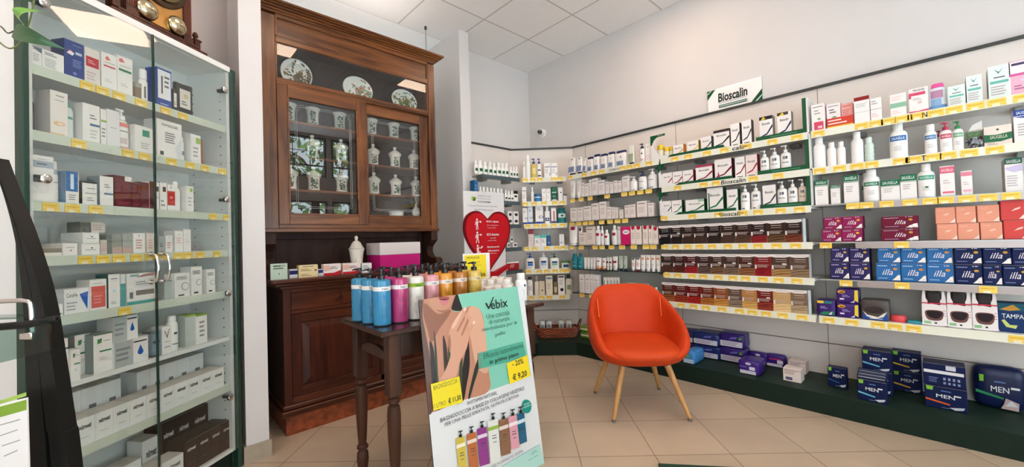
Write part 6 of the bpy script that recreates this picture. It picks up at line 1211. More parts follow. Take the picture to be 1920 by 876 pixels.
for (px, py) in ((70, 876),): pass
u0, z0 = su(0, 612); u1, z1 = su(98, 603)
b.tube(curve_pts([(u0-0.12, -0.02, z0-0.004), (u0+0.06, -0.01, z0+0.003), (u1-0.020, 0.0, z1+0.003), (u1-0.010, 0.012, z1+0.004), (u1-0.040, 0.04, z1+0.004)], 4, False), 0.0085, BLK, 8); b.build('tray_edge', st)
b = SR.mb(); b.box(u0-0.12, u1-0.035, 0.0, 0.05, z1+0.008, z1+0.012, GLASSG); b.build('glass_tray', st)
b = SR.mb(); ux, zx = su(57, 563); u2, z2 = su(62, 625); ul, zl = su(-30, 567)
b.tube(curve_pts([(ul, 0.0, zl), (ux-0.035, 0, zx), (ux-0.006, 0, zx-0.002), (ux+0.002, 0, zx-0.012), (ux+0.004, 0, zx-0.05), (u2, 0, z2+0.004)], 3, False), 0.0052, CHROME, 10); b.bbox(u2-0.016, u2+0.012, -0.014, 0.014, z2-0.012, z2+0.004, 0.002, CHROME); b.build('chrome_rail', st)
b = SR.mb(); ug, zg = su(105, 640); ug2, zg2 = su(100, 655); ugl, zgl = su(-20, 686)
b.prism([(ugl, z1), (ug, z1), (ug, zg2), (ugl, zgl)], -0.012, -0.008, GLASSG); b.build('glass_panel', st)
# leaflet at the lower left
u0, z0 = su(-60, 770, -0.05); u1, z1 = su(50, 746, -0.05); u2, z2 = su(56, 890, -0.05); u3, z3 = su(-60, 900, -0.05)
b = SR.mb(); W_ = u1-u0
b.prism([(u0, z3-0.05), (u1+0.004, z3-0.05), (u1, z1), (u0, z0-0.002)], -0.05, -0.047, P('#E3E1E0'))
b.flat([(u0, z0-0.01), (u1, z1-0.004), (u1, z1-0.026), (u0, z0-0.034)], -0.0505, P('#7FA03A')); b.flat([(u0, z0+0.0), (u1, z1+0.012), (u1, z1+0.004), (u0, z0-0.008)], -0.0505, P('#9CB85A'))
for k in range(4):
    zz = z1-0.045-k*0.022; b.flat([(u1-0.062+0.004*k, zz-0.012), (u1-0.014-0.006*(k % 2), zz), (u1-0.014-0.006*(k % 2), zz-0.0022), (u1-0.062+0.004*k, zz-0.0142)], -0.0505, P('#9A9A9E'))
tag(b.build('leaflet'), 'white leaflet with a green head at the lower left behind the stand', 'leaflet')
# trailing plant at the top left
PR = Run(-0.40, 1.25, math.degrees(-YAW))
pt = empty('trailing_plant', (0, 0, 0)); tag(pt, 'trailing houseplant with glossy pointed leaves at the top left corner', 'plant')
LFM = mat('#26502A', 0.35, noise=0.2, scale=12, spec=0.5); STM = mat('#5E6A34', 0.5)
def leaf(tipx, tipy, bx, by, wd, bend=0.02, off=0.0, m=LFM, nm='leaf'):
    wd *= 0.58
    t = PR.uz(tipx, tipy, off); a = PR.uz(bx, by, off); A = Vector((a[0], 0, a[1])); T_ = Vector((t[0], 0, t[1])); d = T_-A; n = Vector((-d.z, 0, d.x)).normalized(); b = PR.mb(); N_ = 9; rows = []
    for i in range(N_+1):
        s_ = i/N_; w = wd*math.sin(PI*min(1, s_**0.62))*(1-s_*0.25) if i < N_ else 0.0004
        c = A+d*s_+Vector((0, off-bend*math.sin(PI*s_), 0)); rows.append([b.av(c-n*w+Vector((0, -w*0.35, 0))), b.av(c), b.av(c+n*w+Vector((0, -w*0.35, 0)))])
    for r0, r1 in zip(rows, rows[1:]):
        b.face((r0[0], r0[1], r1[1], r1[0]), m, True); b.face((r0[1], r0[2], r1[2], r1[1]), m, True)
    b.build(nm, pt)
leaf(124, 93, 25, 58, 0.026, bend=0.01); leaf(82, 22, 48, 50, 0.018, m=mat('#6F9A3E', 0.35, noise=0.2, scale=15)); leaf(0, 24, 30, -10, 0.02, m=mat('#8FB05A', 0.35)); leaf(40, -60, 60, 5, 0.03)
b = PR.mb(); S_ = lambda *p: [(PR.uz(x, y)[0], 0, PR.uz(x, y)[1]) for x, y in p]
b.tube(curve_pts(S_((-20, 55), (0, 80), (20, 91), (40, 78), (50, 55), (58, 30), (70, -30)), 4, False), 0.0013, STM, 6); b.tube(curve_pts(S_((-20, 40), (2, 50), (14, 62), (26, 58)), 4, False), 0.0011, mat('#3A3424', 0.6), 6)
b.build('stem', pt)

# ------------------------------------------------------------------ antique wooden dresser in the niche
dr = empty('wooden_dresser', (0, 0, 0)); tag(dr, 'tall antique wooden pharmacy dresser with glazed sliding doors', 'dresser')
def W(name, parent=dr): 
    def deco(fn): b = MB(); fn(b); return b.build(name, parent)
    return deco
MARB = mat('#8A4426', 0.35, noise=0.45, scale=26)
XL, XR, YF = 0.605, 1.86, 2.745
@W('marble_plinth')
def _(b): b.box(XL, XR, YF, 3.40, 0, 0.118, MARB)
@W('lower_carcass')
def _(b):
    b.box(XL-0.005, XR+0.005, YF+0.018, 3.40, 0.118, 0.90, WOODR, side=WOODD)
    b.bbox(XL-0.03, XR+0.03, YF-0.025, 3.40, 0.118, 0.155, 0.006, WOODRX); b.bbox(XL-0.018, XR+0.018, YF-0.012, 3.40, 0.155, 0.185, 0.008, WOODRX)
    for x0, x1 in ((XL-0.005, 0.645), (XR-0.045, XR+0.005), (1.215, 1.245)): b.bbox(x0, x1, YF, YF+0.02, 0.185, 0.90, 0.002, WOODR)
    for z0, z1 in ((0.185, 0.225), (0.742, 0.762), (0.875, 0.90)): b.bbox(0.645, XR-0.045, YF, YF+0.02, z0, z1, 0.002, WOODRX)
@W('counter_top')
def _(b):
    b.bbox(XL-0.02, XR+0.02, YF-0.01, 3.40, 0.90, 0.920, 0.004, WOODRX); b.bbox(XL-0.05, XR+0.05, YF-0.03, 3.40, 0.920, 0.938, 0.005, WOODRX); b.bbox(XL-0.075, XR+0.075, YF-0.055, 3.40, 0.938, 0.962, 0.008, WOODRX)
for x0, x1 in ((0.647, 1.213), (1.247, XR-0.047)):
    b = MB(); b.bbox(x0, x1, YF+0.004, YF+0.022, 0.764, 0.873, 0.003, WOODRX); d = b.build('drawer', dr)
    b = MB(); b.T = Matrix.Translation(((x0+x1)/2, YF+0.004, 0.815)) @ Matrix.Rotation(PI/2, 4, 'X'); b.lathe([(0.008, 0), (0.008, 0.012), (0.020, 0.018), (0.022, 0.026), (0.014, 0.034), (0.012, 0.03)], WOODR, 18); b.build('drawer_knob', d)
    b = MB(); z0, z1 = 0.227, 0.740
    for a, c in ((x0, x0+0.055), (x1-0.055, x1)): b.bbox(a, c, YF+0.003, YF+0.022, z0, z1, 0.002, WOODR)
    for a, c in ((z0, z0+0.055), (z1-0.055, z1)): b.bbox(x0+0.055, x1-0.055, YF+0.003, YF+0.022, a, c, 0.002, WOODRX)
    b.box(x0+0.055, x1-0.055, YF+0.014, YF+0.02, z0+0.055, z1-0.055, WOODR)
    i = [(x0+0.062, z0+0.062), (x1-0.062, z0+0.062), (x1-0.062, z1-0.062), (x0+0.062, z1-0.062)]; j = [(x0+0.10, z0+0.10), (x1-0.10, z0+0.10), (x1-0.10, z1-0.10), (x0+0.10, z1-0.10)]
    I = [b.av((x, YF+0.0135, z)) for x, z in i]; J = [b.av((x, YF+0.006, z)) for x, z in j]; b.face(J, WOODR)
    for k in range(4): b.face((I[k], I[(k+1) % 4], J[(k+1) % 4], J[k]), WOODR)
    b.build('cupboard_door', dr)
YU = 3.0
@W('back_panel')
def _(b):
    b.box(0.56, 1.875, 3.20, 3.22, 0.962, 1.28, WOODD); b.box(0.66, 1.78, 3.192, 3.20, 1.0, 1.20, WOODD)
    b.bbox(0.60, 0.655, 3.17, 3.2, 0.962, 1.28, 0.002, WOODD); b.bbox(1.78, 1.84, 3.17, 3.2, 0.962, 1.28, 0.002, WOODD); b.bbox(0.655, 1.78, 3.175, 3.2, 1.215, 1.28, 0.004, WOODD)
for x0 in (0.563, 1.815):
    prof = [(3.0, 1.278), (3.0, 1.185), (3.03, 1.165), (3.075, 1.13), (3.085, 1.09), (3.06, 1.05), (3.01, 1.03), (2.96, 1.035), (2.93, 1.02), (2.92, 0.962), (3.2, 0.962), (3.2, 1.278)]
    b = MB(); A = [b.av((x0, y, z)) for y, z in prof]; B_ = [b.av((x0+0.06, y, z)) for y, z in prof]; b.face(A, WOODD); b.face(B_[::-1], WOODD)
    for k in range(len(prof)): b.face((A[(k+1) % 12], A[k], B_[k], B_[(k+1) % 12]), WOODD)
    b.build('scroll_bracket', dr)
@W('upper_carcass')
def _(b):
    b.box(0.565, 0.59, YU, 3.38, 1.278, 2.70, WOODZ, side=WOODD); b.box(1.85, 1.875, YU, 3.38, 1.278, 2.70, WOODZ)
    b.box(0.59, 1.85, 3.36, 3.38, 1.278, 2.70, WOODD)
    b.box(0.59, 1.85, YU+0.05, 3.36, 1.300, 1.382, WOODD); b.box(0.59, 1.85, YU+0.03, 3.36, 2.285, 2.325, WOODD); b.box(0.59, 1.85, YU+0.02, 3.36, 2.66, 2.70, WOODD)
    b.bbox(0.555, 0.642, YU-0.004, YU+0.04, 1.278, 2.74, 0.003, WOODZ); b.bbox(1.82, 1.883, YU-0.004, YU+0.04, 1.278, 2.74, 0.003, WOODZ)
    b.bbox(0.55, 1.89, YU-0.012, YU+0.03, 1.262, 1.290, 0.005, WOODX); b.bbox(0.642, 1.82, YU, YU+0.03, 1.290, 1.318, 0.003, WOODX)
    b.bbox(0.642, 1.82, YU-0.006, YU+0.03, 2.275, 2.292, 0.004, WOODX); b.bbox(0.642, 1.82, YU, YU+0.03, 2.292, 2.322, 0.004, WOODX)
    b.bbox(0.642, 1.82, YU, YU+0.03, 2.56, 2.605, 0.004, WOODX); b.box(0.642, 1.82, YU+0.012, YU+0.03, 2.605, 2.735, WOODX); b.bbox(0.642, 1.82, YU, YU+0.03, 2.728, 2.76, 0.004, WOODX)
    b.bbox(0.642, 0.656, YU, YU+0.03, 2.605, 2.735, 0.002, WOODZ); b.bbox(1.81, 1.82, YU, YU+0.03, 2.605, 2.735, 0.002, WOODZ); b.bbox(0.642, 0.654, YU+0.004, YU+0.03, 2.322, 2.56, 0.002, WOODZ); b.bbox(1.808, 1.82, YU+0.004, YU+0.03, 2.322, 2.56, 0.002, WOODZ)
@W('cornice')
def _(b):
    for k, (o, z0, z1) in enumerate(((0.010, 2.755, 2.772), (0.022, 2.770, 2.785), (0.040, 2.783, 2.797), (0.058, 2.795, 2.806), (0.072, 2.804, 2.822), (0.062, 2.820, 2.828))): b.bbox(0.56-o, 1.88+o, YU-o, 3.38, z0, z1, 0.004, WOODX)
@W('fixed_pane')
def _(b): b.box(0.652, 1.81, YU+0.012, YU+0.016, 2.318, 2.562, GLASS)
def door(name, x0, x1, gx0, gx1, y):
    z0, z1, g0, g1 = 1.316, 2.278, 1.386, 2.198
    b = MB(); b.bbox(x0, gx0, y, y+0.022, z0, z1, 0.003, WOODZ); b.bbox(gx1, x1, y, y+0.022, z0, z1, 0.003, WOODZ); b.bbox(gx0, gx1, y, y+0.022, z0, g0, 0.003, WOODX); b.bbox(gx0, gx1, y, y+0.022, g1, z1, 0.003, WOODX)
    for a, c, e, f in ((gx0-0.004, gx0+0.008, g0, g1), (gx1-0.008, gx1+0.004, g0, g1)): b.bbox(a, c, y-0.004, y+0.004, e, f, 0.002, WOODX)
    for e, f in ((g0-0.004, g0+0.008), (g1-0.008, g1+0.004)): b.bbox(gx0, gx1, y-0.004, y+0.004, e, f, 0.002, WOODX)
    d = b.build(name, dr)
    b = MB(); b.box(gx0, gx1, y+0.009, y+0.013, g0, g1, GLASSW); p_ = b.build('door_pane', d)
    ET = mat('#B9BCBA', 0.7); b = MB(); m = 0.045; X0, X1, Z0, Z1 = gx0+m, gx1-m, g0+m, g1-m; c_ = 0.045
    for q in (0, 0.012):
        P_ = [(X0+q, Z0+c_), (X0+q, Z1-c_), (X0+q+0.012, Z1-c_+0.014), (X0+q+0.006, Z1-q-0.006), (X0+c_, Z1-q), (X1-c_, Z1-q), (X1-q-0.006, Z1-q-0.006), (X1-q-0.012, Z1-c_+0.014), (X1-q, Z1-c_), (X1-q, Z0+c_), (X1-q-0.006, Z0+q+0.006), (X1-c_, Z0+q), (X0+c_, Z0+q), (X0+q+0.006, Z0+q+0.006)]
        b.tube([(x, y+0.0085, z) for x, z in P_], 0.0011, ET, 4, closed=True)
    b.build('etched_border', d)
door('sliding_door', 0.643, 1.255, 0.708, 1.182, YU-0.01); door('sliding_door', 1.20, 1.82, 1.268, 1.74, YU+0.024)
for z in (2.060, 1.812, 1.573):
    b = MB(); b.bbox(0.592, 1.848, YU+0.075, 3.355, z-0.018, z, 0.002, WOODX); b.build('inner_shelf', dr)
IV = mat('#EDE8DC', 0.18, spec=0.6, coat=0.4); INK = P('#2E4A3A'); INK2 = P('#5E7A62')
def jar(px0, px1, zs, lid, look, yj=3.19, wfix=None, seed=1):
    a = at(px0, pix((1.0, yj, zs+0.07))[1], 1, yj); c = at(px1, pix((1.0, yj, zs+0.07))[1], 1, yj); x = (a.x+c.x)/2; R = 0.050
    rnd = random.Random(seed)
    b = MB(); H = 0.150 if not lid else 0.128
    b.lathe([(R*0.88, 0), (R*0.95, 0.005), (R*0.84, 0.014), (R*0.78, H*0.45), (R*0.86, H*0.80), (R*1.05, H*0.93), (R*1.08, H*0.97), (R*1.0, H), (R*0.8, H*0.985)], IV, 26)
    for k in range(46):                                      # painted leaves and lettering on the front
        an = rnd.uniform(-0.55, 0.35)-0.1; zz = rnd.uniform(H*0.18, H*0.76); rr = R*0.84+abs(zz-H*0.45)/H*R*0.18+0.0012; s_ = rnd.uniform(0.005, 0.010)
        q = [(an-s_/R, zz), (an, zz-s_*0.7), (an+s_/R, zz+s_*0.4), (an, zz+s_*0.9)]
        b.poly([(rr*math.sin(t), -rr*math.cos(t), h_) for t, h_ in q], INK if k % 2 else INK2)
    o = b.build('apothecary_jar'); o.location = (x, yj, zs); tag(o, look, 'jar', 'painted jars in the dresser')
    if lid:
        k_ = MB(); k_.lathe([(R*1.08, H), (R*1.10, H+0.004), (R*0.95, H+0.012), (R*0.55, H+0.028), (R*0.28, H+0.036), (R*0.16, H+0.040), (R*0.30, H+0.050), (R*0.30, H+0.060), (R*0.12, H+0.066)], IV, 24); k_.build('lid', o)
    return o
S1, S2, S3 = 2.0605, 1.8125, 1.5735
for i, (a, c, z, l, t) in enumerate(((533, 551, S1, 0, 'lidless painted jar at the far left of the top dresser shelf'), (572, 601, S1, 0, 'lidless painted jar left of centre behind the left pane, top shelf'), (623, 650, S1, 0, 'lidless painted jar with green leaves behind the left pane, top shelf'),
        (685, 707, S1, 0, 'lidless painted jar at the left edge of the right pane, top shelf'), (726.5, 749, S1, 0, 'lidless painted jar in the middle of the right pane, top shelf'), (766.7, 788, S1, 0, 'lidless painted jar at the right end of the top dresser shelf'),
        (572, 599, S2, 1, 'lidded painted jar left of centre behind the left pane, second shelf'), (627, 652, S2, 1, 'lidded painted jar at right behind the left pane, second shelf'),
        (688, 711, S2, 1, 'lidded painted jar at the left edge of the right pane, second shelf'), (726, 754, S2, 1, 'lidded painted jar in the middle of the right pane, second shelf'), (763, 788, S2, 1, 'lidded painted jar at the right end of the second dresser shelf'),
        (536, 553, S3, 1, 'lidded painted jar at the far left of the third dresser shelf'), (574, 603, S3, 1, 'lidded painted jar left of centre behind the left pane, third shelf'), (628, 653, S3, 1, 'lidded painted jar at right behind the left pane, third shelf'),
        (688, 714, S3, 1, 'lidded painted jar at the left edge of the right pane, third shelf'), (729, 754, S3, 1, 'lidded painted jar in the middle of the right pane, third shelf'), (768, 792, S3, 1, 'lidded painted jar at the right end of the third dresser shelf'))):
    jar(a, c, z, l, t, seed=i)
a = at(743, 400, 1, 3.15); b = MB(); b.lathe([(0.052, 0), (0.058, 0.004), (0.062, 0.045), (0.067, 0.050), (0.067, 0.058), (0.058, 0.060), (0.054, 0.02)], mat('#E6E6E2', 0.2), 28, cap=True)
tag(b.build('white_bowl', None, (a.x, 3.15, 1.3825)), 'plain white bowl on the dresser floor behind the right pane', 'bowl')
a = at(780, 400, 1, 3.15); b = MB(); R = 0.036; b.lathe([(R*0.7, 0), (R*0.5, 0.010), (R*0.9, 0.03), (R*1.0, 0.055), (R*0.75, 0.075)], IV, 22); o = b.build('sugar_jar', None, (a.x, 3.15, 1.3825)); tag(o, 'small painted footed jar beside the white bowl in the dresser', 'jar')
b = MB(); b.lathe([(R*0.95, 0.075), (R*0.95, 0.080), (R*0.5, 0.098), (R*0.2, 0.106), (R*0.26, 0.118), (R*0.1, 0.124)], IV, 20); b.build('lid', o)
def plate(px, py, rx, rz, tilt, yaw, look, seed, cols):
    a = at(px, py, 1, 3.17); c_ = (a.x, 3.17, a.z); b = MB(); n = 40
    rings = [(1.0, 0.0), (0.98, -0.006), (0.72, -0.001), (0.66, 0.006), (0.0001, 0.006)]
    A = [[b.av((r*rx*math.cos(2*PI*k/n), y, r*rz*math.sin(2*PI*k/n))) for k in range(n)] for r, y in rings]
    pm = mat('#E9E6DF', 0.15, coat=0.4)
    for p_, q_ in zip(A, A[1:]):
        for k in range(n): b.face((p_[(k+1) % n], p_[k], q_[k], q_[(k+1) % n]), pm, True)
    A3 = [b.av((0.98*rx*math.cos(2*PI*k/n), 0.004, 0.98*rz*math.sin(2*PI*k/n))) for k in range(n)]; b.face(A3, pm)
    rnd = random.Random(seed)
    for k in range(130):
        an = rnd.gauss(-1.0, 1.3); r = rnd.uniform(0.05, 0.86); x = r*rx*math.cos(an); z = r*rz*math.sin(an)-0.004; L = rnd.uniform(0.010, 0.021); d = rnd.uniform(0, 6.28); w_ = L*0.4; yy = (-0.0072 if r > 0.6 else 0.0045)-0.00002*k
        ux, uz_ = math.cos(d), math.sin(d)
        b.poly([(x-ux*L, yy, z-uz_*L), (x-uz_*w_, yy, z+ux*w_), (x+ux*L, yy, z+uz_*L), (x+uz_*w_, yy, z-ux*w_)], P(cols[k % len(cols)]))
    for k in range(3):
        an = -1.3+k*0.9; x, z = 0.3*rx*math.cos(an), 0.3*rz*math.sin(an); b.poly([(x+0.017*math.cos(t*PI/6), 0.0038-k*0.0001, z+0.014*math.sin(t*PI/6)) for t in range(12)], P(cols[-1]))
    o = b.build('painted_plate', None, c_); o.rotation_euler = (tilt, 0, yaw); tag(o, look, 'plate', 'painted plates in the dresser')
    low = a.z-rz*math.cos(tilt); o.location.z = 2.3255+rz*math.cos(tilt)+0.001
    s_ = MB(); s_.box(-0.02, 0.02, 0.012, 0.05, -rz*0.98, -rz*0.5, WOODD); s_.build('plate_stand', o)
plate(556, 127, 0.108, 0.115, -0.12, 0.0, 'leftmost plate in the dresser, with brown and green branches', 4, ['#5A4A36', '#3E4A30', '#6E5A40', '#8A6A4A'])
plate(671, 155, 0.122, 0.108, -0.12, 0, 'middle plate in the dresser, with a pink flower spray', 9, ['#4A6A3E', '#7A9A6E', '#C98A80', '#B9857A'])
plate(758, 176, 0.122, 0.104, -0.12, 0, 'rightmost plate in the dresser, with a large brown fruit', 14, ['#3E5A2E', '#4E6A3A', '#2E4626', '#8E6E3E'])
# added fill light, unseen behind the cornice, to brighten the niche above
lb = tag(empty('added_niche_light', (1.22, 3.22, 2.8285)), 'added fill light hidden on top of the dresser, brightening the niche', 'lamp')
b = MB(); b.box(-0.55, 0.55, -0.03, 0.03, 0, 0.022, ALU); b.build('added_light_body', lb)
b = MB(); b.box(-0.54, 0.54, -0.022, 0.022, 0.022, 0.026, mat('#FFF4EA', 0.5, emit=22.0)); b.build('added_light_glow', lb)
# things on the dresser counter
CTZ = 0.9625
def counter(px0, px1, ytop, Y, h=None): 
    a = at(px0, (ytop+pix((1.0, Y, CTZ))[1])/2, 1, Y); c = at(px1, (ytop+pix((1.0, Y, CTZ))[1])/2, 1, Y); t = at((px0+px1)/2, ytop, 1, Y); return (a.x+c.x)/2, c.x-a.x, h or t.z-CTZ
def cc(px0, px1, ytop, Y, look, base, dec, d, name='product_carton', cat='box', grp=None, side=None, top=None):
    x, w, h = counter(px0, px1, ytop, Y); b = carton(w, h, d, base, dec, side=side, top=top); o = b.build(name, None, (x, Y, CTZ)); return tag(o, look, cat, grp)
o = cc(507, 539, 494.5, 2.76, 'pale green card with dark print at the left end of the dresser counter', '#C6D8C8', [('l', 2, -0.34, 0.62, 0.4, 0.92, '#4A5E54'), ('l', 1, -0.02, 0.2, 0.02, 0.5, '#4A5E54'), ('t', 'SERVIZIO', 0, 0.85, 0.7, 0.09, '#3A4A42')], 0.004, 'counter_card', 'card')
cc(543, 558, 505, 2.80, 'small white tub with a navy label beside the green card', '#E3E3E6', [('r', -0.5, 0.4, 0.5, 0.85, '#2B2F6A')], 0.04, 'small_tub', 'tub'); cc(597, 608, 505, 2.80, 'small navy and white tub behind the cream box', '#D9D9E3', [('r', -0.5, 0.45, 0.5, 0.9, '#2B2F7A')], 0.04, 'small_tub', 'tub')
cc(560, 596, 497, 2.78, 'cream soap box with brown print on the dresser counter', '#E3D2A3', [('l', 1, -0.3, 0.82, 0.3, 0.92, '#6A4A3A'), ('l', 2, -0.4, 0.5, 0.3, 0.72, '#9A7A4A'), ('c', 0.38, 0.55, 0.06, '#8A5A3A'), ('l', 2, -0.4, 0.1, 0.3, 0.3, '#B5985E')], 0.05, side='#CDBB86')
SW = [('r', -0.5, 0.0, 0.5, 0.22, '#C2242C'), ('p', [(-0.5, 0.22), (0.1, 0.22), (0.5, 0.42), (0.5, 0.2), (-0.5, 0.1)], '#C2242C'), ('p', [(-0.5, 0.9), (-0.2, 0.9), (0.0, 0.5), (-0.5, 0.4)], '#E3B9A9'), ('l', 2, -0.1, 0.55, 0.4, 0.8, '#8A6A7A')]
cc(607, 639, 495, 2.78, 'white box with a red wave, left of two on the counter', '#EDE3E0', SW, 0.05); cc(643, 676, 493.5, 2.78, 'white box with a red wave, right of two on the counter', '#EDE3E0', SW, 0.05)
cc(679, 697, 493.5, 2.78, 'small white box right of the red wave boxes', '#E9E9EA', [('l', 2, -0.4, 0.4, 0.4, 0.8, '#8A93A0')], 0.05)
# tall apothecary jar and the pink box
x, w, h = counter(656, 681, 446, 2.93); R = w/2
b = MB(); hh = h*0.66; b.lathe([(R*0.92, 0), (R*1.0, 0.008), (R*0.80, 0.022), (R*0.86, hh*0.5), (R*1.02, hh*0.9), (R*1.10, hh*0.96), (R*1.05, hh)], IV, 28)
rr = R*0.93; b.poly([(rr*math.sin(t), -rr*math.cos(t), z) for t, z in ((-0.5, hh*0.25), (0.5, hh*0.25), (0.5, hh*0.8), (0.3, hh*0.86), (-0.3, hh*0.86), (-0.5, hh*0.8))], P('#B9B6A6')); b.poly([(rr*1.01*math.sin(t), -rr*1.01*math.cos(t), z) for t, z in ((-0.42, hh*0.29), (0.42, hh*0.29), (0.42, hh*0.79), (-0.42, hh*0.79))], P('#E3DFD0'))
o = b.build('apothecary_jar', None, (x, 2.93, CTZ)); tag(o, 'large lidded ceramic jar standing alone on the dresser counter', 'jar')
b = MB(); b.lathe([(R*1.12, hh), (R*1.14, hh+0.006), (R*0.98, hh+0.014), (R*0.62, hh+0.05), (R*0.34, hh+0.062), (R*0.16, hh+0.066), (R*0.26, hh+0.078), (R*0.26, hh+0.092), (R*0.1, hh+0.100)], mat('#C9C6BE', 0.25), 28); b.build('lid', o)
x, w, h = counter(713, 788, 454.5, 2.80); w += 0.0
t = empty('gift_box', (x, 2.80, CTZ), 0.0); tag(t, 'magenta box with a white lid on the dresser counter', 'box')
b = MB(); b.bbox(-w/2, w/2, 0, 0.24, 0, h*0.58, 0.003, P('#C21F78')); b.build('box_body', t)
b = MB(); b.bbox(-w/2-0.003, w/2+0.003, -0.003, 0.243, h*0.56, h, 0.003, P('#DAD2D2')); b.build('box_lid', t)

# ------------------------------------------------------------------ table
TZ = 0.80; TX0, TX1, TY0, TY1 = 0.69, 1.665, 1.545, 2.03
tb = empty('display_table', (0, 0, 0)); tag(tb, 'dark wooden table with turned legs carrying the pump bottles', 'table')
b = MB(); b.bbox(TX0, TX1, TY0, TY1, TZ-0.022, TZ-0.003, 0.004, TABLEW); b.bbox(TX0+0.008, TX1-0.008, TY0+0.008, TY1-0.008, TZ-0.004, TZ, 0.0015, TABLET); b.build('table_top', tb)
lx = (TX0+0.075, TX1-0.075); ly = (TY0+0.065, TY1-0.065)
def arch(x0, x1):
    n = 14; L = [(x0, TZ-0.022), (x0, TZ-0.15)]
    for i in range(n+1): s_ = i/n; L.append((x0+(x1-x0)*s_, TZ-0.15+0.05*math.sin(PI*s_)**0.5 if 0 < s_ < 1 else TZ-0.15))
    return L+[(x1, TZ-0.15), (x1, TZ-0.022)]
for y in ly:
    b = MB(); b.box(lx[0], lx[1], y-0.009, y+0.009, TZ-0.13, TZ-0.022, TABLEW); b.build('apron', tb)
for x in lx:
    b = MB(); L = arch(ly[0]+0.025, ly[1]-0.025); b.T = Matrix.Translation((x, 0, 0)) @ Matrix.Rotation(PI/2, 4, 'Z')
    b.prism(L[1:-1], -0.009, 0.009, TABLEW); b.build('apron', tb)
for x in lx:
    for y in ly:
        b = MB(); s_ = 0.028; b.bbox(x-s_, x+s_, y-s_, y+s_, TZ-0.29, TZ-0.022, 0.003, TABLEW)
        r = s_
        b.lathe([(r*0.72, 0), (r*0.80, 0.012), (r*0.62, 0.028), (r*0.75, 0.045), (r*1.0, 0.10), (r*0.95, 0.135), (r*0.62, 0.150), (r*0.95, 0.158), (r*0.95, 0.170), (r*0.66, 0.178), (r*0.78, 0.22), (r*1.0, 0.34), (r*1.04, 0.43), (r*0.92, 0.462), (r*0.62, 0.470), (r*0.98, 0.482), (r*0.98, 0.494), (r*0.72, 0.502), (r*0.9, 0.512)], TABLEW, 20, cx=x, cy=y)
        b.build('leg', tb)
# pump bottles: front row and the ones behind
def vebix(x, y, col, band='#E6E3E0', look='', body2=None, hgt=0.205, ink='#2E3A4A', seed=1, pat=None):
    R = 0.0385; b = MB(); K = MB(); m = mat(col, 0.22, spec=0.6); bm = P(band); rnd = random.Random(seed); H = hgt
    b.lathe([(R*0.96, 0, P('#2E3436')), (R*0.99, 0.003), (R, 0.006, m), (R, H*0.755, bm), (R*1.003, H*0.845, m), (R, H*0.93), (R*0.97, H*0.965), (R*0.80, H*0.99), (R*0.42, H)], m, 32)
    for k in range(9 if pat else 0):                          # soft botanical print
        an = rnd.uniform(-1.3, 1.1); zz = rnd.uniform(0.02, H*0.68); L = rnd.uniform(0.012, 0.026); rr = R*1.004; q = []
        for t in range(8): q.append((an+0.55*L/R*math.cos(t*PI/4), zz+L*math.sin(t*PI/4)))
        q = [(a_, max(0.008, min(H*0.74, z_))) for a_, z_ in q]
        b.poly([(rr*math.sin(a_), -rr*math.cos(a_), z_) for a_, z_ in q], P(pat))
    T = lambda s_, cx_, z_, w_, h_: b.text(s_, cx_, z_, w_, h_, P(ink), wrap=(R*1.012, R*1.012), bold=0.01)
    T('Vebix', 0.013, H*0.80, 0.026, H*0.048)
    for k in range(3): T('phytamin', 0.012, H*(0.54-k*0.028), 0.020, 0.0032)
    for z_, w_ in ((0.40, 0.030), (0.37, 0.026), (0.34, 0.030), (0.30, 0.022), (0.24, 0.030), (0.21, 0.030), (0.18, 0.026)): T('natural collagen', 0.010, H*z_, w_, 0.0036)
    z0 = H; BK_ = mat('#15161A', 0.25)
    K.lathe([(R*0.40, z0-0.001), (R*0.42, z0+0.016), (R*0.34, z0+0.019), (R*0.13, z0+0.020), (R*0.13, z0+0.032), (R*0.30, z0+0.033), (R*0.30, z0+0.043), (R*0.22, z0+0.046)], BK_, 16)
    K.tube([(0, 0, z0+0.040), (-R*0.55, 0, z0+0.040), (-R*0.85, 0, z0+0.036)], [0.0048, 0.004, 0.003], BK_, 8)
    o = b.build('pump_bottle', None, (x, y, TZ+0.0003), rnd.uniform(-0.55, -0.35)); K.build('pump', o)
    return tag(o, look, 'bottle', 'coloured pump bottles on the table')
BL, PK, WT, RS, OR, BR, YE = '#3486B0', '#B23A72', '#DDD9D0', '#CF8E92', '#D9942E', '#B0702E', '#D2AE52'
cols = [('blue', BL, '#E6E3E0', '#2E7AB5'), ('magenta pink', PK, '#E6DDE0', '#A83068'), ('white', WT, '#8FB03A', '#C9C3BA'), ('dusty rose', RS, '#E6DDDA', '#B5757A'), ('orange', OR, '#E9DDD0', '#B97420'), ('amber brown', BR, '#E3D6C9', '#A86A2A'), ('yellow gold', YE, '#E0CE9A', '#BE9E3E')]
xs_ = [0.760, 0.846, 0.932, 1.018, 1.100, 1.192, 1.290]
for i, (nm, c, bd, pt_) in enumerate(cols):
    x = xs_[i]; y0 = 1.690+0.003*i
    ext = {'white': ' with a green band'}.get(nm, '')
    depth = [3, 3, 2, 3, 3, 3, 2][i]
    for k in range(depth):
        dx = -0.012*k if i == 0 else 0.006*k
        vebix(x+dx, y0+0.093*k, c, bd, ('%s pump bottle%s, %s' % (nm, ext, ('frontmost of its column', 'second in its column', 'third in its column')[k])), seed=i*5+k, pat=pt_)
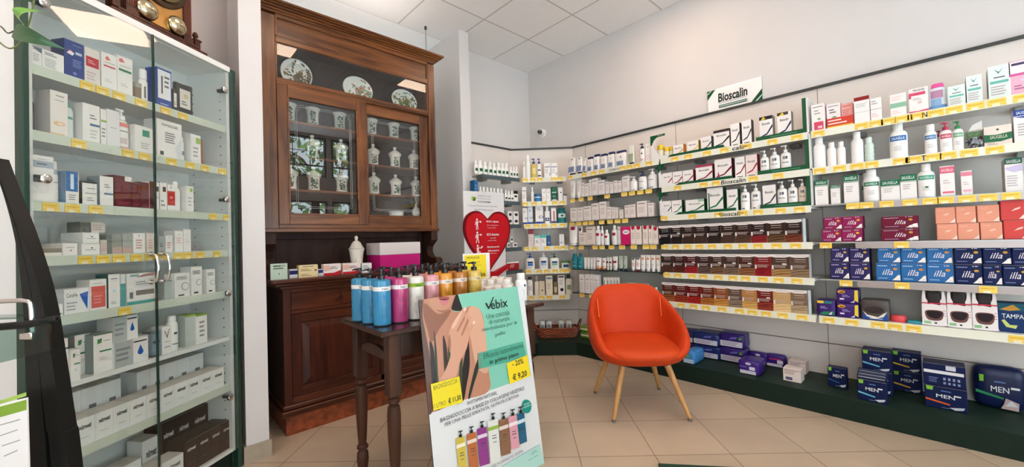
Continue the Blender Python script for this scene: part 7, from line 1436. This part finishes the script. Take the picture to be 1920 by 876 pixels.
# small talc-white bottles to the right
def small(x, y, look, body, h, r, ringed=True, mark=None, sy=0.62, rot=-0.6):
    B, K = bottle(r*2, h, body, '#F0EBE6' if body != '#F1F0EE' else '#F3F2F0', 'screw', sy, None, [('r', -0.2, 0.50, 0.2, 0.53, '#8A93A8'), ('r', -0.3, 0.34, 0.25, 0.36, '#9AA0B0'), ('r', -0.3, 0.2, 0.1, 0.22, '#9AA0B0')]+(mark or []), neck=0.62)
    o = B.build('small_bottle', None, (x, y, TZ+0.0003), rot); K.build('cap', o); return tag(o, look, 'bottle', 'small pale bottles on the table')
n_ = 0
for j in range(4):
    for i in range(4):
        x = 1.375+i*0.072+j*0.006; y = 1.700+j*0.072
        if i == 3 and j == 0: continue
        if j == 0 and i < 2: small(x, y, 'cream bottle at the front, %s, beside the yellow pump bottles' % ('left' if i == 0 else 'right'), '#D9C7A6', 0.105, 0.031, mark=[('r', -0.1, 0.6, 0.1, 0.7, '#5E6A4A')]); continue
        small(x, y, '%s row of pale bottles on the table, %s from left' % (('front', 'second', 'third', 'rear')[j], ('leftmost', 'second', 'third', 'fourth')[i]), ('#EAD9D0', '#E9DEDA', '#EAE3DE', '#EFEBE8')[i], 0.135, 0.030)
small(1.608, 1.675, 'tall white bottle with a blue spot at the table corner', '#F1F0EE', 0.165, 0.034, mark=[('r', 0.22, 0.66, 0.36, 0.76, '#2B3E7A'), ('r', -0.3, 0.44, 0.2, 0.46, '#55606E')])
# yellow price card between the bottles
_pc = at(893, 500, 1, 1.99); t = empty('price_card', (_pc.x+0.012, 1.99, TZ), -0.25); tag(t, 'yellow offer card in a white frame between the bottles', 'card')
b = MB(); b.box(-0.10, 0.085, 0, 0.003, 0, 0.285, P('#E6E3DF')); b.box(-0.10, 0.085, 0.0, 0.05, 0, 0.003, P('#E6E3DF')); b.build('card_holder', t)
b = MB(); b.box(-0.088, 0.058, -0.0015, 0, 0.06, 0.275, P('#EBD42A')); b.text('PROMOZIONE', -0.03, 0.258, 0.085, 0.014, P('#3A3A2A'), y=-0.002); b.text('SCONTO', -0.01, 0.228, 0.05, 0.010, P('#8A7A2A'), y=-0.002); b.text('PRODOTTI', 0.0, 0.208, 0.05, 0.009, P('#8A7A2A'), y=-0.002); b.text('7,50', 0.02, 0.145, 0.060, 0.026, P('#2E2A1A'), y=-0.002, bold=0.03); b.build('yellow_card', t)

# ------------------------------------------------------------------ leaning poster
PW, PH = 0.635, 0.92; TH = math.atan2(0.118, 0.912)
po = empty('leaning_poster', (0.861, 1.4265, 0.0)); po.rotation_euler = (-TH, 0, 0); tag(po, 'body wash poster board leaning against the table front', 'poster')
_n = Vector((0, math.cos(TH), -math.sin(TH))); _up = Vector((0, math.sin(TH), math.cos(TH))); _o = Vector((0.861, 1.4265, 0.0))
def pq(zx, zy):
    p = at(740+zx/2.459, 520+zy/2.461, tuple(_n), _n.dot(_o)); return min(PW, max(0, p.x-_o.x)), min(PH, max(0, (p-_o).dot(_up)))
PB = MB(); PB.box(0, PW, 0, 0.006, 0, PH, mat('#DADCDE', 0.25, spec=0.5), mat('#2A2C2E', 0.4), mat('#2A2C2E', 0.4))
_y = [-0.0004]
def art(name, shapes, parent=po):
    b = MB() if name == 'price_sticker' else PB
    for s_ in shapes:
        _y[0] -= 0.00012
        if s_[0] == 'p': b.flat([pq(*q) for q in s_[1]][::-1] if False else [pq(*q) for q in s_[1]], _y[0], mat(s_[2], 0.25, spec=0.5))
        elif s_[0] == 'c': b.flat([pq(*q) for q in curve_pts(s_[1], 5)], _y[0], mat(s_[2], 0.25, spec=0.5))
        elif s_[0] == 't':
            (x0, y0), (x1, y1) = pq(s_[2], s_[3]), pq(s_[4], s_[5]); b.text(s_[1], (x0+x1)/2, (y0+y1)/2, abs(x1-x0), s_[6], mat(s_[7], 0.4), y=_y[0], bold=s_[8] if len(s_) > 8 else 0.0, shear=0)
    return b.build(name, parent) if b is not PB else None
SK, SKD, SKL, HR = '#B98268', '#8E5C48', '#D3A288', '#241A18'
mid = lambda x: 628+(x-145)*(455-628)/(628-145)
top = lambda x: 100+(x-90)*(42-100)/(565-90)
art('picture', [
    ('p', [(90, 100), (565, 42), (628, 455), (145, 628)], '#7FC4AE'),
    ('c', [(92, 102), (180, 93), (284, 80), (282, 110), (262, 150), (300, 158), (345, 134), (385, 142), (405, 175), (415, 230), (425, 330), (432, 420), (433, 526), (310, 569), (146, 627), (130, 520), (112, 330), (100, 200)], SK),
    ('c', [(93, 104), (130, 104), (128, 180), (150, 300), (170, 420), (178, 600), (148, 626), (128, 480), (108, 280)], '#5E4238'),
    ('c', [(140, 120), (200, 170), (255, 150), (250, 175), (205, 240), (170, 300), (150, 240), (132, 170)], SKD),
    ('c', [(282, 80), (290, 79), (300, 110), (312, 150), (290, 156), (262, 148), (268, 118)], HR),
    ('c', [(180, 94), (262, 84), (262, 120), (232, 158), (205, 164), (180, 150), (160, 122)], '#C08C72'),
    ('c', [(188, 150), (215, 164), (240, 158), (252, 140), (236, 150), (212, 152)], '#A06A54'),
    ('c', [(202, 96), (216, 88), (232, 90), (250, 92), (246, 106), (230, 104), (212, 106)], '#9E4A4A'), ('c', [(206, 106), (228, 104), (248, 104), (242, 124), (226, 131), (212, 122)], '#C4767A'), ('c', [(205, 103), (228, 101), (248, 102), (228, 107)], '#4A2224'),
    ('c', [(345, 138), (388, 146), (410, 210), (424, 330), (430, 430), (404, 440), (372, 400), (352, 300), (338, 200)], SKL),
    ('c', [(160, 300), (170, 440), (178, 560), (196, 610), (188, 440), (178, 330)], HR), ('c', [(180, 250), (192, 330), (200, 470), (212, 590), (196, 600), (188, 440)], '#2E3A2A'), ('c', [(222, 270), (240, 330), (246, 460), (238, 520), (226, 400)], '#332019'),
    ('c', [(250, 250), (260, 330), (262, 420), (252, 500), (244, 400)], '#33401E'), ('c', [(338, 285), (345, 400), (330, 500), (318, 564), (300, 570), (312, 420), (326, 340)], HR), ('c', [(305, 330), (312, 420), (304, 560), (286, 576), (296, 440)], '#33402A'),
    ('c', [(394, 355), (386, 420), (362, 500), (346, 556), (338, 552), (356, 470), (374, 400)], '#1E2E22'),
    ('c', [(196, 500), (232, 430), (256, 360), (250, 320), (246, 262), (262, 220), (300, 160), (322, 138), (328, 150), (306, 205), (326, 168), (340, 158), (338, 180), (318, 230), (330, 215), (346, 180), (352, 190), (336, 240), (326, 262), (352, 214), (366, 202), (366, 222), (344, 270), (330, 330), (304, 380), (284, 450), (262, 470)], '#CF9A80'),
    ('c', [(262, 222), (300, 162), (306, 170), (272, 235)], '#DDB09A'), ('c', [(286, 240), (318, 185), (322, 192), (292, 250)], '#B07A62'), ('c', [(306, 258), (334, 200), (338, 208), (312, 268)], '#B07A62'), ('c', [(250, 262), (258, 300), (254, 350), (246, 310)], '#A26C56'),
    ('c', [(320, 140), (328, 140), (326, 154), (316, 154)], '#EBCFC2'), ('c', [(362, 203), (368, 203), (366, 216), (358, 214)], '#EBCFC2'),
])
art('green_band', [('p', [(379, 352), (590, 296), (604, 360), (514, 392), (386, 424)], '#4EA48C'), ('p', [(379, 352), (393, 348), (398, 420), (386, 424)], '#6E8E78')])
art('lettering', [('p', [(415, 121), (422, 118), (432, 138), (452, 90), (456, 91), (434, 147), (430, 147)], '#12201E'), ('t', 'ebix', 440, 128, 519, 116, 0.046, '#12201E', 0.01), ('t', 'Una coccola', 420, 178, 528, 164, 0.026, '#3E7A6E'), ('t', 'di naturale', 432, 206, 528, 190, 0.022, '#3E7A6E'), ('t', 'morbidezza per la', 402, 243, 562, 212, 0.026, '#3E7A6E'), ('t', 'pelle', 462, 268, 508, 256, 0.024, '#3E7A6E'),
    ('t', 'Efficacia naturalmente', 406, 360, 590, 318, 0.026, '#24584A'), ('t', 'in primo piano', 436, 392, 570, 358, 0.026, '#12302A', 0.02),
    ('t', 'PHYTAMIN NATURAL', 333, 582, 470, 533, 0.017, '#3A3E42'), ('t', 'BAGNODOCCIA A BASE DI COLLAGENE VEGETALE', 208, 657, 596, 514, 0.017, '#3A3E42'), ('t', 'PER UNA PELLE IDRATATA, NUTRITA E SETOSA', 228, 676, 570, 550, 0.017, '#3A3E42'), ('t', 'NEL FORMATO 500ML', 440, 870, 592, 806, 0.013, '#8A9094'),
    ('c', [(584, 594), (590, 570), (606, 564), (622, 574), (628, 594), (622, 618), (606, 627), (590, 618)], '#178A7C'), ('t', 'SENZA', 592, 586, 620, 580, 0.007, '#BFE3DA'), ('t', 'PARABENI', 589, 598, 624, 592, 0.007, '#BFE3DA'),
    ('p', [(470, 905), (500, 868), (668, 770), (688, 862), (560, 930)], '#A9D3CA'), ('t', '-30%', 622, 812, 652, 802, 0.014, '#3E8A7E'), ('t', 'www vebix', 612, 838, 658, 824, 0.008, '#3E8A7E')])
art('price_sticker', [('p', [(163, 493), (295, 457), (311, 577), (176, 615)], '#E6D41F'), ('t', 'BAGNODOCCIA', 176, 508, 286, 478, 0.020, '#4A4A1A'), ('t', '1 LITRO', 180, 596, 232, 576, 0.018, '#3E3E1A'), ('t', '€ 11,50', 244, 574, 302, 552, 0.027, '#1E1E14', 0.03)])
art('price_sticker', [('p', [(513, 397), (608, 359), (623, 455), (527, 493)], '#EFD322'), ('t', '- 20%', 538, 400, 590, 386, 0.028, '#2E2A14', 0.02), ('t', '€ 9,20', 540, 464, 606, 444, 0.036, '#1E1E14', 0.03)])
for k, (cx_, yt, yb, hw, c, bd) in enumerate(((302, 736, 900, 22, '#C9B54A', '#E9E3C9'), (352, 716, 890, 23, '#B5683A', '#E6D3C6'), (400, 692, 872, 24, '#8E3A86', '#DCC9DA'), (450, 655, 862, 26, '#DADAD6', '#8FB04A'), (498, 652, 824, 23, '#8A6248', '#DDD0C6'), (540, 636, 796, 21, '#D79AA6', '#EEDDE0'), (576, 624, 770, 19, '#1F5F7E', '#C9D9E0'))):
    sl = 0.09
    art('printed_bottle', [('p', [(cx_-hw-2, yt+8), (cx_+hw-6, yt-4), (cx_+hw+8, yb-14), (cx_-hw+12, yb)], c), ('p', [(cx_-hw, yt+38), (cx_+hw-4, yt+24), (cx_+hw-2, yt+40), (cx_-hw+1, yt+55)], bd), ('p', [(cx_-9, yt+3), (cx_+5, yt), (cx_+4, yt-14), (cx_-9, yt-11)], '#1E2428'), ('p', [(cx_-4, yt-11), (cx_+0, yt-12), (cx_-1, yt-26), (cx_-5, yt-25)], '#1E2428'), ('p', [(cx_-13, yt-26), (cx_+7, yt-31), (cx_+7, yt-26), (cx_-12, yt-20)], '#1E2428'),
        ('p', [(cx_-6, yt+74), (cx_+12, yt+69), (cx_+12, yt+72), (cx_-6, yt+77)], '#3A3A3A'), ('p', [(cx_-6, yt+86), (cx_+14, yt+80), (cx_+14, yt+84), (cx_-6, yt+90)], '#5A5A5A'), ('p', [(cx_-2, yt+104), (cx_+14, yt+99), (cx_+14, yt+102), (cx_-2, yt+107)], '#5A5A5A')])

PB.build('board', po)

# ------------------------------------------------------------------ heart sign
ht = empty('heart_sign', (2.42, 3.0, 0)); tag(ht, 'white floor sign with a large red heart listing heart check services', 'sign')
b = MB(); b.box(-0.255, 0.255, 0, 0.012, 0.02, 1.642, P('#DEDDDD')); b.box(-0.26, 0.26, -0.10, 0.11, 0, 0.02, P('#CFCFCF'))
G1 = P('#8EB53A'); b.box(-0.155, -0.115, -0.001, 0, 1.55, 1.59, G1); b.box(-0.135, -0.115, -0.0015, -0.001, 1.55, 1.57, P('#2E3A3A')); b.box(-0.125, -0.105, -0.0017, -0.001, 1.565, 1.585, P('#5E8A3A'))
b.text('SERVIZI', 0.0, 1.602, 0.17, 0.018, P('#9A9AA0'), y=-0.001); b.text('Professionali', -0.005, 1.577, 0.16, 0.017, P('#9A9AA0'), y=-0.001); b.text('COLPHARMA', -0.005, 1.545, 0.17, 0.018, P('#4A4E66'), y=-0.001, bold=0.02)
b.text('In Questa Farmacia Sono Disponibili', -0.02, 1.503, 0.36, 0.018, P('#7A7A80'), y=-0.001); b.text('Servizi Professionali di', -0.01, 1.468, 0.23, 0.018, P('#7A7A80'), y=-0.001); b.build('white_board', ht)
hc = at(915, 450, 1, 2.99); hx = hc.x-2.42
def heart(s_):
    L = [(0, 0.30), (0.085, 0.385), (0.175, 0.395), (0.262, 0.33), (0.292, 0.215), (0.28, 0.10), (0.22, -0.04), (0.13, -0.17), (0.05, -0.27), (0.0, -0.345)]
    L2 = curve_pts(L, 5, False); R_ = [(x*s_, 0.02+(z*0.80-0.052)*s_) for x, z in L2]; Lf_ = [(-x, z) for x, z in R_[::-1][1:-1]]
    return R_[::-1]+[(-x, z) for x, z in R_[1:-1]]
HZ = 1.165
b = MB(); b.prism([(x+hx, z+HZ) for x, z in heart(1.0)], -0.020, -0.001, P('#6E0F16'), P('#8E161C')); h_ = b.build('heart', ht)
b = MB(); b.prism([(x+hx, z+HZ) for x, z in heart(0.93)], -0.023, -0.020, P('#BE1722'), P('#8E161C')); wt = P('#E9DCDC')
for k, (l1, l2, l3) in enumerate((('ECG a riposo', 'Elettrocardiogramma', 'con Referto Medico'), ('ECG dinamico', 'Holter ECG', 'con Referto Medico'), ('Monitoraggio', 'della pressione', 'con Referto Medico'))):
    zz = HZ+0.185-k*0.125; x0 = hx+0.035
    b.text(l1, x0+0.02, zz, 0.155, 0.024, wt, y=-0.0245, bold=0.03); b.text(l2, x0+0.02, zz-0.036, 0.145 if k != 1 else 0.07, 0.020 if k == 2 else 0.013, wt, y=-0.0245, bold=0.03 if k == 2 else 0); b.text(l3, x0+0.005, zz-0.060, 0.11, 0.009, wt, y=-0.0245)
    # little figure
    fx = hx-0.14; fz = zz-0.03
    b.flat([(fx+0.011*math.cos(t*PI/6), fz+0.048+0.012*math.sin(t*PI/6)) for t in range(12)], -0.0245, wt)
    b.flat([(fx-0.014, fz+0.032), (fx+0.014, fz+0.032), (fx+0.010, fz-0.008), (fx-0.010, fz-0.008)], -0.0245, wt)
    if k < 2:
        b.flat([(fx-0.010, fz-0.009), (fx-0.001, fz-0.009), (fx-0.006-0.006*k, fz-0.050), (fx-0.014-0.006*k, fz-0.050)], -0.0245, wt); b.flat([(fx+0.001, fz-0.009), (fx+0.010, fz-0.009), (fx+0.013+0.008*k, fz-0.050), (fx+0.006+0.006*k, fz-0.050)], -0.0245, wt)
        b.flat([(fx-0.015, fz+0.030), (fx-0.020, fz+0.028), (fx-0.026, fz-0.006), (fx-0.020, fz-0.006)], -0.0245, wt); b.flat([(fx+0.015, fz+0.030), (fx+0.040, fz+0.022), (fx+0.042, fz+0.030), (fx+0.018, fz+0.034)], -0.0245, wt); b.flat([(fx+0.042+0.010*math.cos(t*PI/4), fz+0.028+0.010*math.sin(t*PI/4)) for t in range(8)], -0.0246, wt)
    else:
        b.flat([(fx-0.010, fz-0.009), (fx+0.030, fz-0.006), (fx+0.030, fz-0.016), (fx-0.012, fz-0.020)], -0.0245, wt); b.flat([(fx+0.022, fz-0.010), (fx+0.032, fz-0.010), (fx+0.026, fz-0.048), (fx+0.018, fz-0.048)], -0.0245, wt); b.flat([(fx+0.012, fz+0.028), (fx+0.045, fz+0.020), (fx+0.046, fz+0.028), (fx+0.014, fz+0.034)], -0.0245, wt); b.flat([(fx+0.042, fz+0.028), (fx+0.058, fz+0.028), (fx+0.060, fz+0.046), (fx+0.044, fz+0.042)], -0.0246, wt)
b.build('red_face', h_)
b = MB(); b.prism([(hx-0.22, 0.90), (hx-0.05, 0.855), (hx, 0.865), (hx+0.05, 0.855), (hx+0.25, 0.92), (hx+0.25, 0.895), (hx+0.06, 0.80), (hx-0.06, 0.80), (hx-0.22, 0.87)], -0.05, 0.0, P('#B0161E')); b.build('red_foot', ht)

# ------------------------------------------------------------------ wicker basket with bagged bottles, green packs
q0 = at(1012, 632, 2, 0.13); q1 = at(1087, 629, 2, 0.13); PZ = 0.1285
ax = math.atan2(-(0.51), 0.505)
bc = at(1046, 634, 2, PZ)+Vector((0.055, 0.055, 0)); 
WK = wood('wicker', '#4A1E10', '#A8562E', axis='X', scale=12, rough=0.5)
bk = empty('wicker_basket', bc, -PI/4); tag(bk, 'long brown wicker basket on the green plinth in the corner', 'basket')
def bask(b, L0, L1, W0, W1, H, nrow, amp):
    n = 44; rows = []
    for i in range(nrow+1):
        t = i/nrow; L = L0+(L1-L0)*t; Wd = W0+(W1-W0)*t; r_ = []
        for k in range(n):
            a = 2*PI*k/n; ca, sa = math.cos(a), math.sin(a); p = 5
            q = (abs(ca)**p+abs(sa)**p)**(-1/p); o_ = amp*(1 if (k+i) % 2 else -1)
            r_.append(b.av(((L/2+o_)*ca*q, (Wd/2+o_)*sa*q, H*t)))
        rows.append(r_)
    for r0, r1 in zip(rows, rows[1:]):
        for k in range(n): b.face((r0[k], r0[(k+1) % n], r1[(k+1) % n], r1[k]), WK, False)
    b.face(rows[0][::-1], WK); return rows
b = MB(); bask(b, 0.40, 0.47, 0.13, 0.17, 0.095, 9, 0.0022); bask(b, 0.385, 0.455, 0.115, 0.155, 0.094, 9, 0.0018); b.build('woven_body', bk)
b = MB(); pts = [((0.235)*math.copysign(abs(math.cos(t))**0.45, math.cos(t)), 0.085*math.copysign(abs(math.sin(t))**0.45, math.sin(t)), 0.097+0.003*math.sin(t*9)) for t in [2*PI*k/60 for k in range(60)]]
b.tube(pts, 0.0065, WK, 8, closed=True); b.tube([(x*1.01, y*1.01, z+0.006+0.003*math.sin(k*1.9)) for k, (x, y, z) in enumerate(pts)], 0.004, WK, 6, closed=True); b.build('rim', bk)
for s_ in (-1, 1):
    b = MB(); b.tube(curve_pts([(s_*0.225, -0.055, 0.10), (s_*0.245, -0.045, 0.15), (s_*0.255, 0.0, 0.175), (s_*0.245, 0.045, 0.15), (s_*0.225, 0.055, 0.10)], 5, False), 0.007, WK, 8); b.build('handle', bk)
b = MB()
FILM = glass('wrap_film', '#F2F4F4', 2.2, 0.08)
for k, dx in enumerate((-0.155, -0.085, 0.045, 0.125)):
    P_ = bk.matrix_basis if False else None
    o = None; B = MB(); B.rbox(-0.028, 0.028, -0.02, 0.02, 0, 0.155, 0.010, PL('#E3E3E2'), 5, lump=0.03, seed=k); B.flat([(-0.016, 0.08), (0.016, 0.08), (0.016, 0.125), (-0.016, 0.125)], -0.0215, P('#9AA0A6'))
    c_, s2 = math.cos(-PI/4), math.sin(-PI/4); o = B.build('wrapped_pouch', None, (bc.x+dx*c_, bc.y+dx*s2, PZ+0.006), -PI/4); tag(o, '%s of the four white pouches standing in the basket' % ('leftmost', 'second from left', 'third from left', 'rightmost')[k], 'pouch', 'white pouches in the basket')
    F = MB(); F.rbox(-0.033, 0.033, -0.024, 0.024, 0.0, 0.168, 0.012, FILM, 5, lump=0.05, seed=k+9); F.build('clear_wrap', o)
    B2 = MB()
for r in (0, 1):
    for k in (0, 1):
        b = MB(); b.rbox(-0.055, 0.055, 0, 0.12, 0, 0.062, 0.012, mat('#6F9A2E', 0.3), 6, lump=0.02, seed=r*2+k); decals(b, 0.108, 0.062, [('r', -0.48, 0.42, 0.48, 0.66, '#D9DCC2'), ('l', 1, -0.4, 0.74, 0.2, 0.88, '#39581A'), ('r', -0.48, 0.1, 0.48, 0.2, '#4E7A22')], y0=-0.003)
        q_ = at(1097, 635, 2, PZ); p_ = Vector((q_.x+k*0.002, q_.y-k*0.112, PZ+r*0.0625)); o = b.build('wipes_pack', None, p_, RW.a); tag(o, ('lower', 'upper')[r]+' green pack on the plinth behind the chair, '+('left' if k == 0 else 'right')+' stack', 'pack', 'green packs behind the chair')

# ------------------------------------------------------------------ orange tub chair
CHX, CHY, CHR = 2.458, 1.432, math.radians(-45)
ch = empty('tub_chair', (CHX, CHY, 0), CHR); tag(ch, 'orange leather tub armchair with round wooden legs', 'chair')
ORG = mat('#C83E14', 0.48, spec=0.2, noise=0.05, scale=6, bump=0.06)
ORS = mat('#CC4416', 0.45, spec=0.22, noise=0.04, scale=6, bump=0.05)
def rimh(t):            # t: 0 = back, pi = front
    K = [(0, 0.808), (0.5, 0.806), (0.72, 0.796), (0.90, 0.750), (1.15, 0.690), (1.50, 0.640), (1.85, 0.602), (2.10, 0.545), (2.36, 0.450), (2.6, 0.408), (PI, 0.400)]
    for (a, u), (c, v) in zip(K, K[1:]):
        if t <= c: s_ = (t-a)/(c-a); s_ = s_*s_*(3-2*s_) if False else s_; return u+(v-u)*s_
    return K[-1][1]
def rad(t, kx, ky, p=2.9): c_, s_ = math.cos(t), math.sin(t); q = (abs(c_)**p+abs(s_)**p)**(-1/p); return s_*q*kx, c_*q*ky
b = MB(); n = 56; rows = []
for i in range(n):
    th = 2*PI*i/n; ta = th if th <= PI else 2*PI-th; H = rimh(ta); bk_ = max(0, math.cos(th)); fr = max(0, -math.cos(th))
    sd = abs(math.sin(th)); up = (H-0.40)/0.40
    th_ = 0.048
    kx1 = 0.300+0.02*(1-bk_) ; 
    P_ = []
    x, y = rad(th, 0.19, 0.18, 2.4); P_.append((x, y, 0.330))
    x, y = rad(th, 0.252, 0.235, 2.6); P_.append((x, y, 0.334))
    x, y = rad(th, 0.292, 0.268, 2.7); P_.append((x, y, 0.362))
    hm = 0.40+(H-0.40)*0.5
    x, y = rad(th, 0.318+0.016*sd, 0.282, 3.4); P_.append((x, y+0.02*up, max(0.388, hm*0.98)))
    x, y = rad(th, 0.312-0.050*bk_*up, 0.282, 3.8); P_.append((x, y+0.050*up, H-0.022 if H > 0.45 else H-0.004))
    x, y = rad(th, 0.293-0.050*bk_*up, 0.264, 3.8); P_.append((x, y+0.050*up, H))
    x, y = rad(th, 0.268-0.050*bk_*up, 0.240, 3.8); P_.append((x, y+0.046*up, H-0.020 if H > 0.45 else H-0.006))
    x, y = rad(th, 0.250-0.02*bk_*up, 0.222, 3.4); P_.append((x, y+0.02*up, max(0.385, 0.40+(H-0.40)*0.45)))
    x, y = rad(th, 0.236, 0.212); P_.append((x, y, 0.385)); x, y = rad(th, 0.18, 0.16); P_.append((x, y, 0.375))
    rows.append([b.av(p) for p in P_])
for i in range(n):
    A, B_ = rows[i], rows[(i+1) % n]
    for k in range(len(A)-1): b.face((A[k], A[k+1], B_[k+1], B_[k]), ORG, True)
b.face([r[0] for r in rows], ORG, True); b.face([r[-1] for r in rows][::-1], ORG, True)
o = b.build('seat_shell', ch); o.modifiers.new('s', 'SUBSURF').levels = 1; o.modifiers['s'].render_levels = 2
b = MB(); n = 40; rows = []
for kx, ky, z in ((0.20, 0.19, 0.372), (0.235, 0.245, 0.378), (0.252, 0.268, 0.405), (0.250, 0.266, 0.432), (0.228, 0.244, 0.452), (0.15, 0.16, 0.462), (0.05, 0.05, 0.464)):
    rows.append([b.av((rad(2*PI*i/n, kx, ky, 3.4)[0], rad(2*PI*i/n, kx, ky, 3.4)[1]-0.035+0.0*z, z+0.006*math.cos(2*PI*i/n))) for i in range(n)])
for A, B_ in zip(rows, rows[1:]):
    for i in range(n): b.face((A[i], B_[i], B_[(i+1) % n], A[(i+1) % n]), ORS, True)
b.face(rows[0], ORS, True); b.face(rows[-1][::-1], ORS, True)
o = b.build('seat_cushion', ch); o.modifiers.new('s', 'SUBSURF').levels = 1; o.modifiers['s'].render_levels = 2
feet = [((2.128, 1.415), (-1, -1)), ((2.462, 1.083), (1, -1)), ((2.43, 1.769), (-1, 1)), ((2.812, 1.461), (1, 1))]
cR, sR = math.cos(-CHR), math.sin(-CHR)
for (fx, fy), (sx, sy) in feet:
    dx, dy = fx-CHX, fy-CHY; lx_, ly_ = dx*cR-dy*sR, dx*sR+dy*cR
    tx, ty = lx_*0.62, ly_*0.62
    b = MB(); b.tube([(tx, ty, 0.318), (tx+(lx_-tx)*0.5, ty+(ly_-ty)*0.5, 0.165), (lx_, ly_, 0.016)], [0.0205, 0.0175, 0.0125], BEECH, 16); lg = b.build('leg', ch)
    b = MB(); b.tube([(tx-(lx_-tx)*0.06, ty-(ly_-ty)*0.06, 0.338), (tx, ty, 0.316)], [0.011, 0.011], mat('#1C1A1A', 0.3, metal=0.5), 12); b.build('leg_bolt', lg)
    b = MB(); b.tube([(lx_-(lx_-tx)*0.02, ly_-(ly_-ty)*0.02, 0.020), (lx_, ly_, 0.008)], [0.0132, 0.013], mat('#6A5A50', 0.4), 14); b.lathe([(0.012, 0.0), (0.012, 0.009)], mat('#8E8E8E', 0.3, metal=0.8), 12, cx=lx_, cy=ly_); b.build('glide', lg)
b = MB()
for s_ in (-1, 1):
    pts = []
    for k in range(6):
        t = k/5; ta = s_*0.98; H = rimh(0.98); x, y = rad(ta, 0.250, 0.228); pts.append((x*(1-0.02*t), y+0.03*(1-t), H-0.02-t*0.13))
    b.tube(pts, 0.0022, mat('#F08A50', 0.3), 6)  # seam line whose highlight is put into its lighter orange
b.build('seam_highlight', ch)
finish_labels()
